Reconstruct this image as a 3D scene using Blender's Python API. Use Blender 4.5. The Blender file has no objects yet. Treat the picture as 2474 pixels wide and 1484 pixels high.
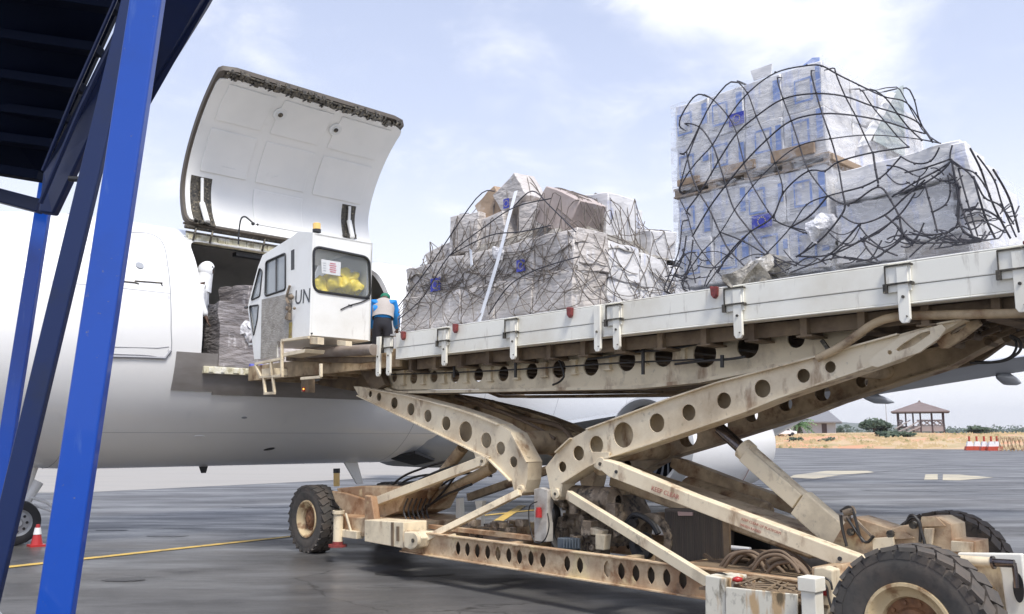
import bpy, bmesh, math, random
from mathutils import Vector, Matrix, noise
from mathutils.geometry import tessellate_polygon
R = math.radians
rnd = random.Random(7)
scene = bpy.context.scene
col = scene.collection

# ------------------------------------------------------------------ camera
CAM_H = 1.65
PITCH = math.atan((1056.0 - 742.0) / 2125.0)
cam = bpy.data.cameras.new('camera')
cam.sensor_width = 36.0
cam.lens = 36.0 * 2125.0 / 2473.0
cam.clip_start = 0.05
cam.clip_end = 20000
camo = bpy.data.objects.new('camera', cam)
col.objects.link(camo)
camo.location = (0, 0, CAM_H)
camo.rotation_euler = (R(90) + PITCH, 0, 0)
scene.camera = camo

# ------------------------------------------------------------------ world, sun, exposure
SUN_EL, SUN_AZ = R(57), R(156)          # azimuth clockwise from +Y
world = bpy.data.worlds.new('World')
scene.world = world
world.use_nodes = True
wt = world.node_tree
for n in list(wt.nodes): wt.nodes.remove(n)
def wn(t, **k):
    n = wt.nodes.new(t)
    for a, v in k.items(): setattr(n, a, v)
    return n
sky = wn('ShaderNodeTexSky', sky_type='NISHITA', sun_disc=False)
sky.sun_elevation = SUN_EL; sky.sun_rotation = SUN_AZ
sky.air_density = 1.0; sky.dust_density = 2.0; sky.ozone_density = 1.0
tc = wn('ShaderNodeTexCoord')
sep = wn('ShaderNodeSeparateXYZ')
wt.links.new(tc.outputs['Generated'], sep.inputs[0])
# cloud layer as a flat sheet overhead: direction / height
mx = wn('ShaderNodeMath', operation='MAXIMUM'); mx.inputs[1].default_value = 0.0
wt.links.new(sep.outputs[2], mx.inputs[0])
ad = wn('ShaderNodeMath', operation='ADD'); ad.inputs[1].default_value = 0.22
wt.links.new(mx.outputs[0], ad.inputs[0])
dx = wn('ShaderNodeMath', operation='DIVIDE'); dy = wn('ShaderNodeMath', operation='DIVIDE')
wt.links.new(sep.outputs[0], dx.inputs[0]); wt.links.new(ad.outputs[0], dx.inputs[1])
wt.links.new(sep.outputs[1], dy.inputs[0]); wt.links.new(ad.outputs[0], dy.inputs[1])
cmb = wn('ShaderNodeCombineXYZ')
wt.links.new(dx.outputs[0], cmb.inputs[0]); wt.links.new(dy.outputs[0], cmb.inputs[1])
def wnoise(scale, detail, rough, loc):
    mp = wn('ShaderNodeMapping'); mp.inputs['Location'].default_value = loc
    wt.links.new(cmb.outputs[0], mp.inputs[0])
    n = wn('ShaderNodeTexNoise'); n.inputs['Scale'].default_value = scale
    n.inputs['Detail'].default_value = detail; n.inputs['Roughness'].default_value = rough
    n.inputs['Distortion'].default_value = 0.3
    wt.links.new(mp.outputs[0], n.inputs['Vector'])
    return n.outputs[0]
n1 = wnoise(1.6, 9, 0.6, (3.1, 1.7, 0))
n2 = wnoise(5.0, 6, 0.6, (0.3, 4.2, 0))
def blob(d, rad, gain):                    # soft bank of cloud round a direction
    v = wn('ShaderNodeVectorMath', operation='DISTANCE')
    nv = wn('ShaderNodeVectorMath', operation='NORMALIZE')
    wt.links.new(tc.outputs['Generated'], nv.inputs[0])
    wt.links.new(nv.outputs[0], v.inputs[0]); v.inputs[1].default_value = Vector(d).normalized()
    m = wn('ShaderNodeMapRange', interpolation_type='SMOOTHSTEP')
    m.inputs[1].default_value = 0; m.inputs[2].default_value = rad
    m.inputs[3].default_value = gain; m.inputs[4].default_value = 0
    wt.links.new(v.outputs['Value'], m.inputs[0])
    return m.outputs[0]
def wadd(a, b):
    m = wn('ShaderNodeMath', operation='ADD')
    for i, q in enumerate((a, b)):
        if isinstance(q, float): m.inputs[i].default_value = q
        else: wt.links.new(q, m.inputs[i])
    return m.outputs[0]
def wmul(a, b):
    m = wn('ShaderNodeMath', operation='MULTIPLY')
    for i, q in enumerate((a, b)):
        if isinstance(q, float): m.inputs[i].default_value = q
        else: wt.links.new(q, m.inputs[i])
    return m.outputs[0]
CLOUDS = [((0.22, 0.86, 0.50), 0.17, 0.24), ((0.36, 0.82, 0.42), 0.16, 0.16), ((0.13, 0.85, 0.47), 0.10, 0.14),
          ((-0.30, 0.86, 0.42), 0.20, 0.10), ((0.0, 0.90, 0.41), 0.12, 0.05), ((0.55, 0.75, 0.42), 0.06, 0.22)]
cov = wadd(wmul(n1, 0.50), wmul(n2, 0.50))
for d, r_, g in CLOUDS: cov = wadd(cov, blob(d, r_, g))
ramp = wn('ShaderNodeMapRange', interpolation_type='SMOOTHSTEP')
ramp.inputs[1].default_value = 0.50; ramp.inputs[2].default_value = 0.84
ramp.inputs[3].default_value = 0.0; ramp.inputs[4].default_value = 1.0
wt.links.new(cov, ramp.inputs[0])
# thin veil, thicker towards the horizon
veil = wn('ShaderNodeMapRange', interpolation_type='SMOOTHSTEP')
veil.inputs[1].default_value = -0.02; veil.inputs[2].default_value = 0.62
veil.inputs[3].default_value = 1.0; veil.inputs[4].default_value = 0.50
wt.links.new(sep.outputs[2], veil.inputs[0])
skyb = wn('ShaderNodeMix', data_type='RGBA', blend_type='MULTIPLY'); skyb.inputs[0].default_value = 1.0
wt.links.new(sky.outputs[0], skyb.inputs[6]); skyb.inputs[7].default_value = (0.80, 0.95, 1.30, 1)
m1 = wn('ShaderNodeMix', data_type='RGBA')
wt.links.new(veil.outputs[0], m1.inputs[0]); wt.links.new(skyb.outputs[2], m1.inputs[6])
m1.inputs[7].default_value = (6.3, 6.8, 8.1, 1)
m2 = wn('ShaderNodeMix', data_type='RGBA')
wt.links.new(ramp.outputs[0], m2.inputs[0]); wt.links.new(m1.outputs[2], m2.inputs[6])
m2.inputs[7].default_value = (8.7, 8.75, 9.0, 1)
bg = wn('ShaderNodeBackground'); bg.inputs[1].default_value = 0.10
wt.links.new(m2.outputs[2], bg.inputs[0])
m3 = wn('ShaderNodeMix', data_type='RGBA')      # paler, thicker cloud low down
low = wn('ShaderNodeMapRange', interpolation_type='SMOOTHSTEP')
low.inputs[1].default_value = 0.0; low.inputs[2].default_value = 0.36; low.inputs[3].default_value = 0.9; low.inputs[4].default_value = 0.0
wt.links.new(sep.outputs[2], low.inputs[0]); wt.links.new(low.outputs[0], m3.inputs[0])
wt.links.new(m2.outputs[2], m3.inputs[6]); m3.inputs[7].default_value = (8.8, 8.85, 9.05, 1)
wt.links.new(m3.outputs[2], bg.inputs[0])
wo = wn('ShaderNodeOutputWorld')
wt.links.new(bg.outputs[0], wo.inputs[0])

sl = bpy.data.lights.new('sun', 'SUN'); sl.energy = 2.9; sl.angle = R(14); sl.color = (1.0, 0.955, 0.88)
so = bpy.data.objects.new('sun', sl); col.objects.link(so)
sd = Vector((math.sin(SUN_AZ) * math.cos(SUN_EL), math.cos(SUN_AZ) * math.cos(SUN_EL), math.sin(SUN_EL)))
so.rotation_euler = sd.to_track_quat('Z', 'Y').to_euler(); so.location = (0, 0, 30)

vs = scene.view_settings
vs.view_transform = 'Standard'; vs.look = 'None'; vs.gamma = 1.0; vs.use_curve_mapping = False
vs.exposure = 0.55
scene.cycles.max_bounces = 8
scene.cycles.transparent_max_bounces = 24

# ------------------------------------------------------------------ frame and helpers
# frame: a = along the loader (aircraft at negative a), b = along the fuselage towards the tail
AL = R(43.34); SA, CA = math.sin(AL), math.cos(AL)
EA = Vector((SA, -CA, 0)); EB = Vector((CA, SA, 0)); EZ = Vector((0, 0, 1))
def F(a, b, z): return EA * a + EB * b + EZ * z
O = Vector((0, 0, CAM_H))
def ray(px, py):
    x = (px - 1236.5) / 2125.0; y = (742.0 - py) / 2125.0
    return Vector((x, math.cos(PITCH) - math.sin(PITCH) * y, math.sin(PITCH) + math.cos(PITCH) * y))
def onp(px, py, P, n):
    d = ray(px, py); return O + d * ((P - O).dot(n) / d.dot(n))
def wb(px, py, b): return onp(px, py, EB * b, EB)
def wa(px, py, a): return onp(px, py, EA * a, EA)
def wz(px, py, z): return onp(px, py, Vector((0, 0, z)), EZ)
def wy(px, py, y): return onp(px, py, Vector((0, y, 0)), Vector((0, 1, 0)))
def ab(P): return P.dot(EA), P.dot(EB), P.z

class MB:
    def __init__(self): self.bm = bmesh.new()
    def face(self, pts):
        return self.bm.faces.new([self.bm.verts.new(p) for p in pts])
    def prism(self, pts, off):
        b = self.bm; A = [b.verts.new(p) for p in pts]; B = [b.verts.new(p + off) for p in pts]
        b.faces.new(A); b.faces.new(B[::-1])
        n = len(A)
        for i in range(n): b.faces.new((A[i], B[i], B[(i + 1) % n], A[(i + 1) % n]))
    def skirt(self, pts, off):
        b = self.bm; A = [b.verts.new(p) for p in pts]; B = [b.verts.new(p + off) for p in pts]
        n = len(A)
        for i in range(n): b.faces.new((A[i], B[i], B[(i + 1) % n], A[(i + 1) % n]))
    def box(self, a0, a1, b0, b1, z0, z1):
        self.prism([F(a0, b0, z0), F(a1, b0, z0), F(a1, b1, z0), F(a0, b1, z0)], EZ * (z1 - z0))
    def obox(self, C, X, Y, Z):      # centre and three half-axes
        self.prism([C - X - Y - Z, C + X - Y - Z, C + X + Y - Z, C - X + Y - Z], Z * 2)
    def bar(self, P, Q, w, h, side=None):   # w across 'side', h across the other
        d = (Q - P).normalized()
        s = (side if side is not None else EB)
        s = (s - d * s.dot(d)).normalized(); u = d.cross(s)
        s = s * w / 2; u = u * h / 2
        self.prism([P - s - u, P + s - u, P + s + u, P - s + u], Q - P)
    def cyl(self, P, Q, r, r2=None, n=20, caps=True):
        r2 = r if r2 is None else r2
        d = (Q - P).normalized(); s = d.orthogonal().normalized(); u = d.cross(s); b = self.bm
        A = [b.verts.new(P + (s * math.cos(t) + u * math.sin(t)) * r) for t in [2 * math.pi * i / n for i in range(n)]]
        B = [b.verts.new(Q + (s * math.cos(t) + u * math.sin(t)) * r2) for t in [2 * math.pi * i / n for i in range(n)]]
        for i in range(n): b.faces.new((A[i], A[(i + 1) % n], B[(i + 1) % n], B[i]))
        if caps: b.faces.new(A[::-1]); b.faces.new(B)
    def tube(self, pts, r, n=8, caps=True):
        b = self.bm; pts = [Vector(p) for p in pts]; rings = []; s = None
        for i, p in enumerate(pts):
            d = (pts[min(i + 1, len(pts) - 1)] - pts[max(i - 1, 0)])
            if d.length < 1e-9: d = Vector((0, 0, 1))
            d.normalize()
            s = d.orthogonal() if s is None else s - d * s.dot(d)
            if s.length < 1e-6: s = d.orthogonal()
            s = s.normalized(); u = d.cross(s)
            rr = r[i] if isinstance(r, (list, tuple)) else r
            rings.append([b.verts.new(p + (s * math.cos(2 * math.pi * k / n) + u * math.sin(2 * math.pi * k / n)) * rr) for k in range(n)])
        for A, B in zip(rings, rings[1:]):
            for k in range(n): b.faces.new((A[k], A[(k + 1) % n], B[(k + 1) % n], B[k]))
        if caps: b.faces.new(rings[0][::-1]); b.faces.new(rings[-1])
    def lathe(self, C, ax, prof, n=32, closed=False):   # prof: (axial, radius)
        b = self.bm; ax = ax.normalized(); s = ax.orthogonal().normalized(); u = ax.cross(s); rings = []
        for x, r in prof:
            if r < 1e-5: rings.append([b.verts.new(C + ax * x)])
            else: rings.append([b.verts.new(C + ax * x + (s * math.cos(2 * math.pi * k / n) + u * math.sin(2 * math.pi * k / n)) * r) for k in range(n)])
        prs = list(zip(rings, rings[1:]))
        if closed: prs.append((rings[-1], rings[0]))
        for A, B in prs:
            for k in range(n):
                q = (k + 1) % n
                if len(A) == 1 and len(B) == 1: continue
                if len(A) == 1: b.faces.new((A[0], B[k], B[q]))
                elif len(B) == 1: b.faces.new((A[k], A[q], B[0]))
                else: b.faces.new((A[k], A[q], B[q], B[k]))
    def ball(self, C, r, sx=1, sy=1, sz=1, sub=2):
        m = Matrix.Translation(C) @ Matrix.Diagonal((r * sx, r * sy, r * sz, 1))
        bmesh.ops.create_icosphere(self.bm, subdivisions=sub, radius=1, matrix=m)
    def plate(self, outer, off, holes=()):
        """flat plate with holes; outer and holes are world points in one plane"""
        b = self.bm
        n = Vector((0, 0, 0))
        for i in range(len(outer)): n += (outer[i] - outer[0]).cross(outer[(i + 1) % len(outer)] - outer[0])
        n.normalize(); x = n.orthogonal().normalized(); y = n.cross(x); P0 = outer[0]
        loops = [outer] + list(holes)
        l2 = [[Vector(((p - P0).dot(x), (p - P0).dot(y), 0)) for p in L] for L in loops]
        tris = tessellate_polygon(l2)
        flat = [p for L in loops for p in L]
        A = [b.verts.new(p) for p in flat]; B = [b.verts.new(p + off) for p in flat]
        for t in tris:
            try: b.faces.new([A[i] for i in t]); b.faces.new([B[i] for i in t][::-1])
            except ValueError: pass
        k = 0
        for L in loops:
            m = len(L)
            for i in range(m):
                b.faces.new((A[k + i], B[k + i], B[k + (i + 1) % m], A[k + (i + 1) % m]))
            k += m
    def merge(self, other_bm, M=None):
        me = bpy.data.meshes.new('tmp'); other_bm.to_mesh(me)
        if M is not None: me.transform(M)
        self.bm.from_mesh(me); bpy.data.meshes.remove(me)
    def build(self, name, m, parent=None, smooth=0, bevel=0, bseg=2, sub=0, loc=None, label=None):
        bm = self.bm
        bmesh.ops.recalc_face_normals(bm, faces=bm.faces[:])
        me = bpy.data.meshes.new(name)
        if parent is not None: org = world_of(parent)
        elif loc is not None: org = Vector(loc)
        else: org = Vector((0, 0, 0))
        bmesh.ops.translate(bm, verts=bm.verts[:], vec=-org)
        bm.to_mesh(me); bm.free()
        ms = m if isinstance(m, (list, tuple)) else [m]
        for q in ms: me.materials.append(q)
        o = bpy.data.objects.new(name, me); col.objects.link(o)
        if parent is not None: o.parent = parent
        else: o.location = org
        if smooth:
            me.shade_smooth()
            me.set_sharp_from_angle(angle=R(smooth))
        if bevel:
            md = o.modifiers.new('bevel', 'BEVEL'); md.width = bevel; md.segments = bseg
            md.limit_method = 'ANGLE'; md.angle_limit = R(40)
        if sub:
            md = o.modifiers.new('sub', 'SUBSURF'); md.levels = sub; md.render_levels = sub
        if label: o['label'] = label
        return o
def world_of(o):
    v = Vector(o.location); p = o.parent
    while p: v = v + Vector(p.location); p = p.parent
    return v
def tag(o, label=None, cat=None, group=None, kind=None):
    if label: o['label'] = label
    if cat: o['category'] = cat
    if group: o['group'] = group
    if kind: o['kind'] = kind
    return o
def thing(name, label, cat, loc, group=None):
    o = bpy.data.objects.new(name, None); col.objects.link(o); o.location = loc
    o.empty_display_size = 0.3
    return tag(o, label, cat, group)
def circ(C, r, x, y, n=20, ry=None):
    ry = r if ry is None else ry
    return [C + x * (r * math.cos(2 * math.pi * k / n)) + y * (ry * math.sin(2 * math.pi * k / n)) for k in range(n)]
def bez(pts, n=6):      # Catmull-Rom through points
    P = [Vector(p) for p in pts]; out = []
    for i in range(len(P) - 1):
        p0 = P[max(i - 1, 0)]; p1 = P[i]; p2 = P[i + 1]; p3 = P[min(i + 2, len(P) - 1)]
        for k in range(n):
            t = k / n
            out.append(0.5 * ((2 * p1) + (p2 - p0) * t + (2 * p0 - 5 * p1 + 4 * p2 - p3) * t * t + (3 * p1 - p0 - 3 * p2 + p3) * t ** 3))
    out.append(P[-1]); return out
def round_poly(pts, r, n=5):
    out = []; m = len(pts)
    for i in range(m):
        p = pts[i]; a = (pts[i - 1] - p); c = (pts[(i + 1) % m] - p)
        ra = min(r, a.length * .45); rc = min(r, c.length * .45)
        A = p + a.normalized() * ra; C = p + c.normalized() * rc
        for k in range(n + 1):
            t = k / n; out.append(A * (1 - t) ** 2 + p * 2 * t * (1 - t) + C * t * t)
    return out
def text_mb(mb, s, P, x, y, size, depth=0.002):
    """lettering: lower-left corner P, unit axes x (reading) and y (up), cap height about size"""
    cu = bpy.data.curves.new('t', 'FONT'); cu.body = s; cu.size = size / 0.7; cu.extrude = depth / 2
    cu.resolution_u = 3
    o = bpy.data.objects.new('t', cu); col.objects.link(o)
    dg = bpy.context.evaluated_depsgraph_get()
    me = bpy.data.meshes.new_from_object(o.evaluated_get(dg))
    M = Matrix((x.to_4d(), y.to_4d(), x.cross(y).to_4d(), (0, 0, 0, 1))).transposed()
    for i in range(3): M[i][3] = P[i]; M[3][i] = 0
    M[3][3] = 1
    me.transform(M); mb.bm.from_mesh(me)
    bpy.data.objects.remove(o); bpy.data.meshes.remove(me); bpy.data.curves.remove(cu)

# ------------------------------------------------------------------ materials
def mat(name, base, rough=0.5, metal=0.0, spec=0.5, layers=(), bump=None, rvar=0.0, coat=0.0, alpha=1.0):
    """layers: (colour, scale (x,y,z) or float, lo, hi, strength, detail) noise-masked colours over the base"""
    m = bpy.data.materials.new(name); m.use_nodes = True
    t = m.node_tree; N = t.nodes; L = t.links
    p = N['Principled BSDF']
    p.inputs['Roughness'].default_value = rough; p.inputs['Metallic'].default_value = metal
    p.inputs['Specular IOR Level'].default_value = spec; p.inputs['Coat Weight'].default_value = coat
    p.inputs['Base Color'].default_value = (*base, 1)
    tcn = N.new('ShaderNodeTexCoord')
    cur = None
    for i, (c, sc, lo, hi, st, det) in enumerate(layers):
        mp = N.new('ShaderNodeMapping')
        mp.inputs['Scale'].default_value = sc if isinstance(sc, tuple) else (sc, sc, sc)
        mp.inputs['Location'].default_value = (i * 3.7, i * 1.9, i * 5.3)
        L.new(tcn.outputs['Object'], mp.inputs[0])
        nz = N.new('ShaderNodeTexNoise'); nz.inputs['Scale'].default_value = 1.0
        nz.inputs['Detail'].default_value = det; nz.inputs['Roughness'].default_value = 0.62
        L.new(mp.outputs[0], nz.inputs['Vector'])
        mr = N.new('ShaderNodeMapRange'); mr.inputs[1].default_value = lo; mr.inputs[2].default_value = hi
        mr.inputs[3].default_value = 0; mr.inputs[4].default_value = st
        L.new(nz.outputs[0], mr.inputs[0])
        mx = N.new('ShaderNodeMix'); mx.data_type = 'RGBA'
        L.new(mr.outputs[0], mx.inputs[0])
        if cur is None: mx.inputs[6].default_value = (*base, 1)
        else: L.new(cur, mx.inputs[6])
        mx.inputs[7].default_value = (*c, 1)
        cur = mx.outputs[2]
        if i == 0 and rvar:
            ra = N.new('ShaderNodeMapRange'); ra.inputs[1].default_value = lo; ra.inputs[2].default_value = hi
            ra.inputs[3].default_value = rough; ra.inputs[4].default_value = rough + rvar
            L.new(nz.outputs[0], ra.inputs[0]); L.new(ra.outputs[0], p.inputs['Roughness'])
    if cur is not None: L.new(cur, p.inputs['Base Color'])
    if bump:
        sc, st, dist = bump
        mp = N.new('ShaderNodeMapping'); mp.inputs['Scale'].default_value = sc if isinstance(sc, tuple) else (sc, sc, sc)
        L.new(tcn.outputs['Object'], mp.inputs[0])
        nz = N.new('ShaderNodeTexNoise'); nz.inputs['Detail'].default_value = 5; nz.inputs['Scale'].default_value = 1.0
        L.new(mp.outputs[0], nz.inputs['Vector'])
        bp = N.new('ShaderNodeBump'); bp.inputs['Strength'].default_value = st; bp.inputs['Distance'].default_value = dist
        L.new(nz.outputs[0], bp.inputs['Height']); L.new(bp.outputs[0], p.inputs['Normal'])
    if alpha < 1: p.inputs['Alpha'].default_value = alpha
    return m
RUST = (0.20, 0.085, 0.03); DIRT = (0.16, 0.11, 0.07); GRIME = (0.05, 0.04, 0.03)
M = {}
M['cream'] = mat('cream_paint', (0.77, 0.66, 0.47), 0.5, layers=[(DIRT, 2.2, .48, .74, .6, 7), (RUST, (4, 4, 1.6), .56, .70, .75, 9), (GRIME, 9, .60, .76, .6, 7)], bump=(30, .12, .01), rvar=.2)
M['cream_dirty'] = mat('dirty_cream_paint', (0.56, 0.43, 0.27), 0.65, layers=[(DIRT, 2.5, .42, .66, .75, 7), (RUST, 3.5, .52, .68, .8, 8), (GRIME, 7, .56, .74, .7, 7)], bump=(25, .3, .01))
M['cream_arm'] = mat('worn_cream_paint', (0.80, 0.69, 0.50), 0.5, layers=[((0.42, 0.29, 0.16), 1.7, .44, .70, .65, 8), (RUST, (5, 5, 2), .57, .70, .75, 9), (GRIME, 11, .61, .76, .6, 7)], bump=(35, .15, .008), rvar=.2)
M['chassis'] = mat('rusty_cream_paint', (0.62, 0.48, 0.31), 0.6, layers=[((0.30, 0.16, 0.08), 2.0, .40, .58, .85, 8), (RUST, 5, .52, .66, .8, 8), ((0.75, 0.62, 0.35), 2.4, .58, .64, .6, 4), (GRIME, 6, .6, .76, .6, 8)], bump=(30, .3, .01))
M['rail'] = mat('off_white_rail_paint', (0.87, 0.85, 0.76), 0.42, layers=[((0.58, 0.51, 0.38), 1.4, .46, .74, .5, 7), (DIRT, (10, 10, 2), .60, .76, .55, 8), (GRIME, 16, .72, .82, .6, 6)], bump=(14, .06, .01), rvar=.15)
M['cab'] = mat('white_cab_paint', (0.82, 0.82, 0.79), 0.38, layers=[((0.60, 0.57, 0.50), 1.8, .48, .76, .45, 7), (DIRT, (9, 9, 1.6), .63, .78, .5, 8)], bump=(10, .05, .01))
M['cab_dirty'] = mat('dusty_door_skin', (0.36, 0.335, 0.30), 0.85, layers=[((0.22, 0.20, 0.17), 7, .45, .65, .7, 8), ((0.5, 0.47, 0.42), 14, .5, .7, .5, 6)], bump=((20, 20, 60), .5, .02))
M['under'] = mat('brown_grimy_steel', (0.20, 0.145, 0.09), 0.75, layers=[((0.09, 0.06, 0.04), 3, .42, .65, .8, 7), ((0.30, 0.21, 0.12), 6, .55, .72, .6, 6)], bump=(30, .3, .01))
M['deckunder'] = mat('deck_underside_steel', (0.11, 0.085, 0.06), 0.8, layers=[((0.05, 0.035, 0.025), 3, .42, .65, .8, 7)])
M['black'] = mat('black_rubber', (0.018, 0.018, 0.02), 0.55, layers=[((0.07, 0.06, 0.05), 8, .5, .75, .5, 6)])
M['hose'] = mat('hydraulic_hose', (0.03, 0.027, 0.025), 0.5)
M['hose_dusty'] = mat('dusty_hose', (0.17, 0.12, 0.08), 0.75)
M['tyre'] = mat('dusty_tyre', (0.075, 0.068, 0.060), 0.75, layers=[((0.13, 0.10, 0.078), 4, .42, .7, .75, 7), ((0.03, 0.03, 0.03), 18, .5, .7, .5, 5)], bump=(60, .25, .004))
M['tyre_brown'] = mat('brown_dust_tyre', (0.10, 0.08, 0.062), 0.8, layers=[((0.17, 0.12, 0.08), 4, .42, .7, .75, 7), ((0.03, 0.03, 0.03), 18, .5, .7, .6, 5)], bump=(60, .25, .004))
M['rim'] = mat('cream_wheel_rim', (0.62, 0.48, 0.28), 0.55, layers=[(RUST, 7, .48, .62, .8, 7), (GRIME, 12, .6, .75, .6, 6)], bump=(40, .2, .005))
M['hub'] = mat('rusty_hub', (0.25, 0.12, 0.055), 0.75, layers=[((0.10, 0.05, 0.03), 10, .45, .65, .7, 7)], bump=(60, .4, .005))
M['chrome'] = mat('oily_piston_steel', (0.16, 0.14, 0.14), 0.25, metal=0.9, layers=[((0.05, 0.04, 0.04), 6, .45, .65, .6, 5)])
M['plane'] = mat('white_aircraft_paint', (0.82, 0.815, 0.805), 0.28, coat=.3, layers=[((0.64, 0.65, 0.67), (.5, .5, 1.0), .46, .75, .35, 6), ((0.50, 0.50, 0.50), 2.2, .62, .85, .3, 8)])
M['plane_grey'] = mat('grey_fairing_paint', (0.33, 0.345, 0.37), 0.4)
M['wing'] = mat('grey_wing_paint', (0.36, 0.38, 0.41), 0.4, layers=[((0.25, 0.26, 0.28), .8, .45, .7, .6, 5)])
M['seam'] = mat('dark_seam', (0.30, 0.30, 0.32), 0.7)
M['scuff'] = mat('grey_scuff_panel', (0.235, 0.22, 0.21), 0.55, layers=[((0.17, 0.15, 0.135), (1.5, 1.5, 6), .4, .65, .7, 7), ((0.33, 0.31, 0.29), 3, .55, .8, .5, 6)], bump=(20, .1, .01))
M['liner'] = mat('door_lining', (0.83, 0.825, 0.80), 0.45, layers=[((0.62, 0.64, 0.64), .9, .45, .75, .4, 5), ((0.45, 0.45, 0.43), 5, .66, .82, .4, 6)])
M['liner_line'] = mat('door_lining_rib', (0.74, 0.75, 0.74), 0.5)
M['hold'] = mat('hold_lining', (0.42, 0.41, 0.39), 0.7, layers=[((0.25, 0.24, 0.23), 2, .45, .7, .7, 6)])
M['mech'] = mat('dark_latch_metal', (0.085, 0.075, 0.06), 0.45, metal=.4, layers=[((0.34, 0.29, 0.20), 22, .54, .64, .7, 4), ((0.02, 0.02, 0.02), 24, .5, .6, .8, 4)])
M['primer'] = mat('pale_yellow_primer', (0.62, 0.58, 0.42), 0.6, layers=[((0.30, 0.26, 0.16), 8, .52, .62, .7, 5), ((0.85, 0.83, 0.75), 5, .5, .6, .7, 4)])
M['door_edge'] = mat('dark_seal', (0.085, 0.07, 0.055), 0.6)
M['glass'] = mat('cab_glass', (0.55, 0.6, 0.62), 0.05, spec=.6, alpha=0.10)
M['glass_grey'] = mat('grey_window_glass', (0.42, 0.46, 0.48), 0.08, spec=.6, alpha=.75)
M['gasket'] = mat('black_gasket', (0.02, 0.02, 0.022), 0.45)
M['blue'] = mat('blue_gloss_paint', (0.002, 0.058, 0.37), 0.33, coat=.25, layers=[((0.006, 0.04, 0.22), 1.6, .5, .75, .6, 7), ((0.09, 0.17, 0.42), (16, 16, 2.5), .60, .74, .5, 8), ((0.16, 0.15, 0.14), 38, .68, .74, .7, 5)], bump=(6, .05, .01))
M['shadednavy'] = mat('shaded_navy_paint', (0.0010, 0.004, 0.016), 0.7, spec=.12)  # near-black copy of the navy: underside shade put into the colour
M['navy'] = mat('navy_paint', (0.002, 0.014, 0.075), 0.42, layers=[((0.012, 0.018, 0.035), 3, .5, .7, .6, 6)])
M['amber'] = mat('amber_lens', (0.80, 0.52, 0.17), 0.2)
M['redlens'] = mat('red_plastic', (0.42, 0.03, 0.03), 0.35)
M['redstop'] = mat('dark_red_paint', (0.25, 0.045, 0.04), 0.5, layers=[((0.12, 0.03, 0.03), 30, .45, .6, .7, 4)])
M['lettering'] = mat('black_lettering', (0.04, 0.045, 0.055), 0.5)
M['redtext'] = mat('faded_red_lettering', (0.42, 0.16, 0.13), 0.6)
M['white'] = mat('white_plastic', (0.8, 0.8, 0.8), 0.5)
M['engine'] = mat('dusty_engine_casting', (0.22, 0.17, 0.12), 0.7, layers=[((0.42, 0.34, 0.25), 9, .5, .62, .8, 6), ((0.04, 0.033, 0.028), 11, .52, .62, .85, 6)], bump=(40, .4, .01))
M['radiator'] = mat('radiator_fins', (0.085, 0.072, 0.062), 0.6, layers=[((0.15, 0.12, 0.09), (26, 26, 1.0), .45, .7, .6, 5)])
M['box_white'] = mat('white_carton', (0.78, 0.77, 0.77), 0.45, layers=[((0.60, 0.59, 0.60), (2, 2, 8), .45, .7, .5, 7), ((0.34, 0.42, 0.72), (6, 6, 1.8), .58, .66, .5, 5)], bump=((5, 5, 14), .5, .03))  # grey streaks: shading of film folds put into the colour
M['box_grey'] = mat('film_wrapped_grey_carton', (0.60, 0.56, 0.53), 0.34, layers=[((0.43, 0.385, 0.35), (2, 2, 7), .44, .7, .6, 8), ((0.78, 0.77, 0.78), (12, 12, 4), .58, .66, .7, 7)], bump=((6, 6, 15), 1.0, .04))  # pale layer: highlights on the wrapping put into the colour
M['box_tan'] = mat('brown_carton', (0.40, 0.29, 0.20), 0.6, layers=[((0.27, 0.19, 0.13), 4, .45, .7, .6, 6), ((0.55, 0.5, 0.45), 8, .56, .7, .5, 6)], bump=(11, .5, .02))
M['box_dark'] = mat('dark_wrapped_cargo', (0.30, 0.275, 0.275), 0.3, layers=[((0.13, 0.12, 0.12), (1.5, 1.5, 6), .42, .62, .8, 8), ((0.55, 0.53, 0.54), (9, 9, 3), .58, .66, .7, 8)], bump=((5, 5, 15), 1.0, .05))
M['blueprint'] = mat('blue_print', (0.25, 0.35, 0.66), 0.5, layers=[((0.5, 0.55, 0.75), 9, .55, .65, .7, 5)])
M['flagblue'] = mat('flag_blue', (0.03, 0.045, 0.42), 0.4, layers=[((0.12, 0.13, 0.5), 8, .5, .7, .5, 5)])
M['star'] = mat('flag_star_yellow', (0.75, 0.62, 0.12), 0.5)
M['wood'] = mat('pallet_wood', (0.40, 0.31, 0.23), 0.75, layers=[((0.22, 0.15, 0.09), (3, 3, 14), .45, .65, .7, 6)], bump=(20, .3, .01))
M['rope'] = mat('grey_black_rope', (0.045, 0.045, 0.055), 0.85, layers=[((0.11, 0.10, 0.11), 30, .5, .65, .6, 4)])
M['rope_brown'] = mat('dusty_rope', (0.14, 0.12, 0.105), 0.85, layers=[((0.27, 0.23, 0.2), 25, .5, .65, .6, 4)])
M['strap'] = mat('white_strap', (0.78, 0.8, 0.84), 0.5)
M['alu'] = mat('pallet_aluminium', (0.45, 0.45, 0.46), 0.4, metal=.7, layers=[((0.3, 0.3, 0.3), 5, .5, .7, .5, 6)])
M['yellow'] = mat('yellow_rainwear', (0.78, 0.62, 0.035), 0.42, layers=[((0.55, 0.42, 0.02), 7, .5, .7, .6, 5)], bump=(9, .8, .04))
M['coverall'] = mat('white_coverall', (0.82, 0.83, 0.84), 0.7, bump=(12, .35, .02))
M['skin'] = mat('dark_skin', (0.10, 0.055, 0.035), 0.5)
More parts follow.
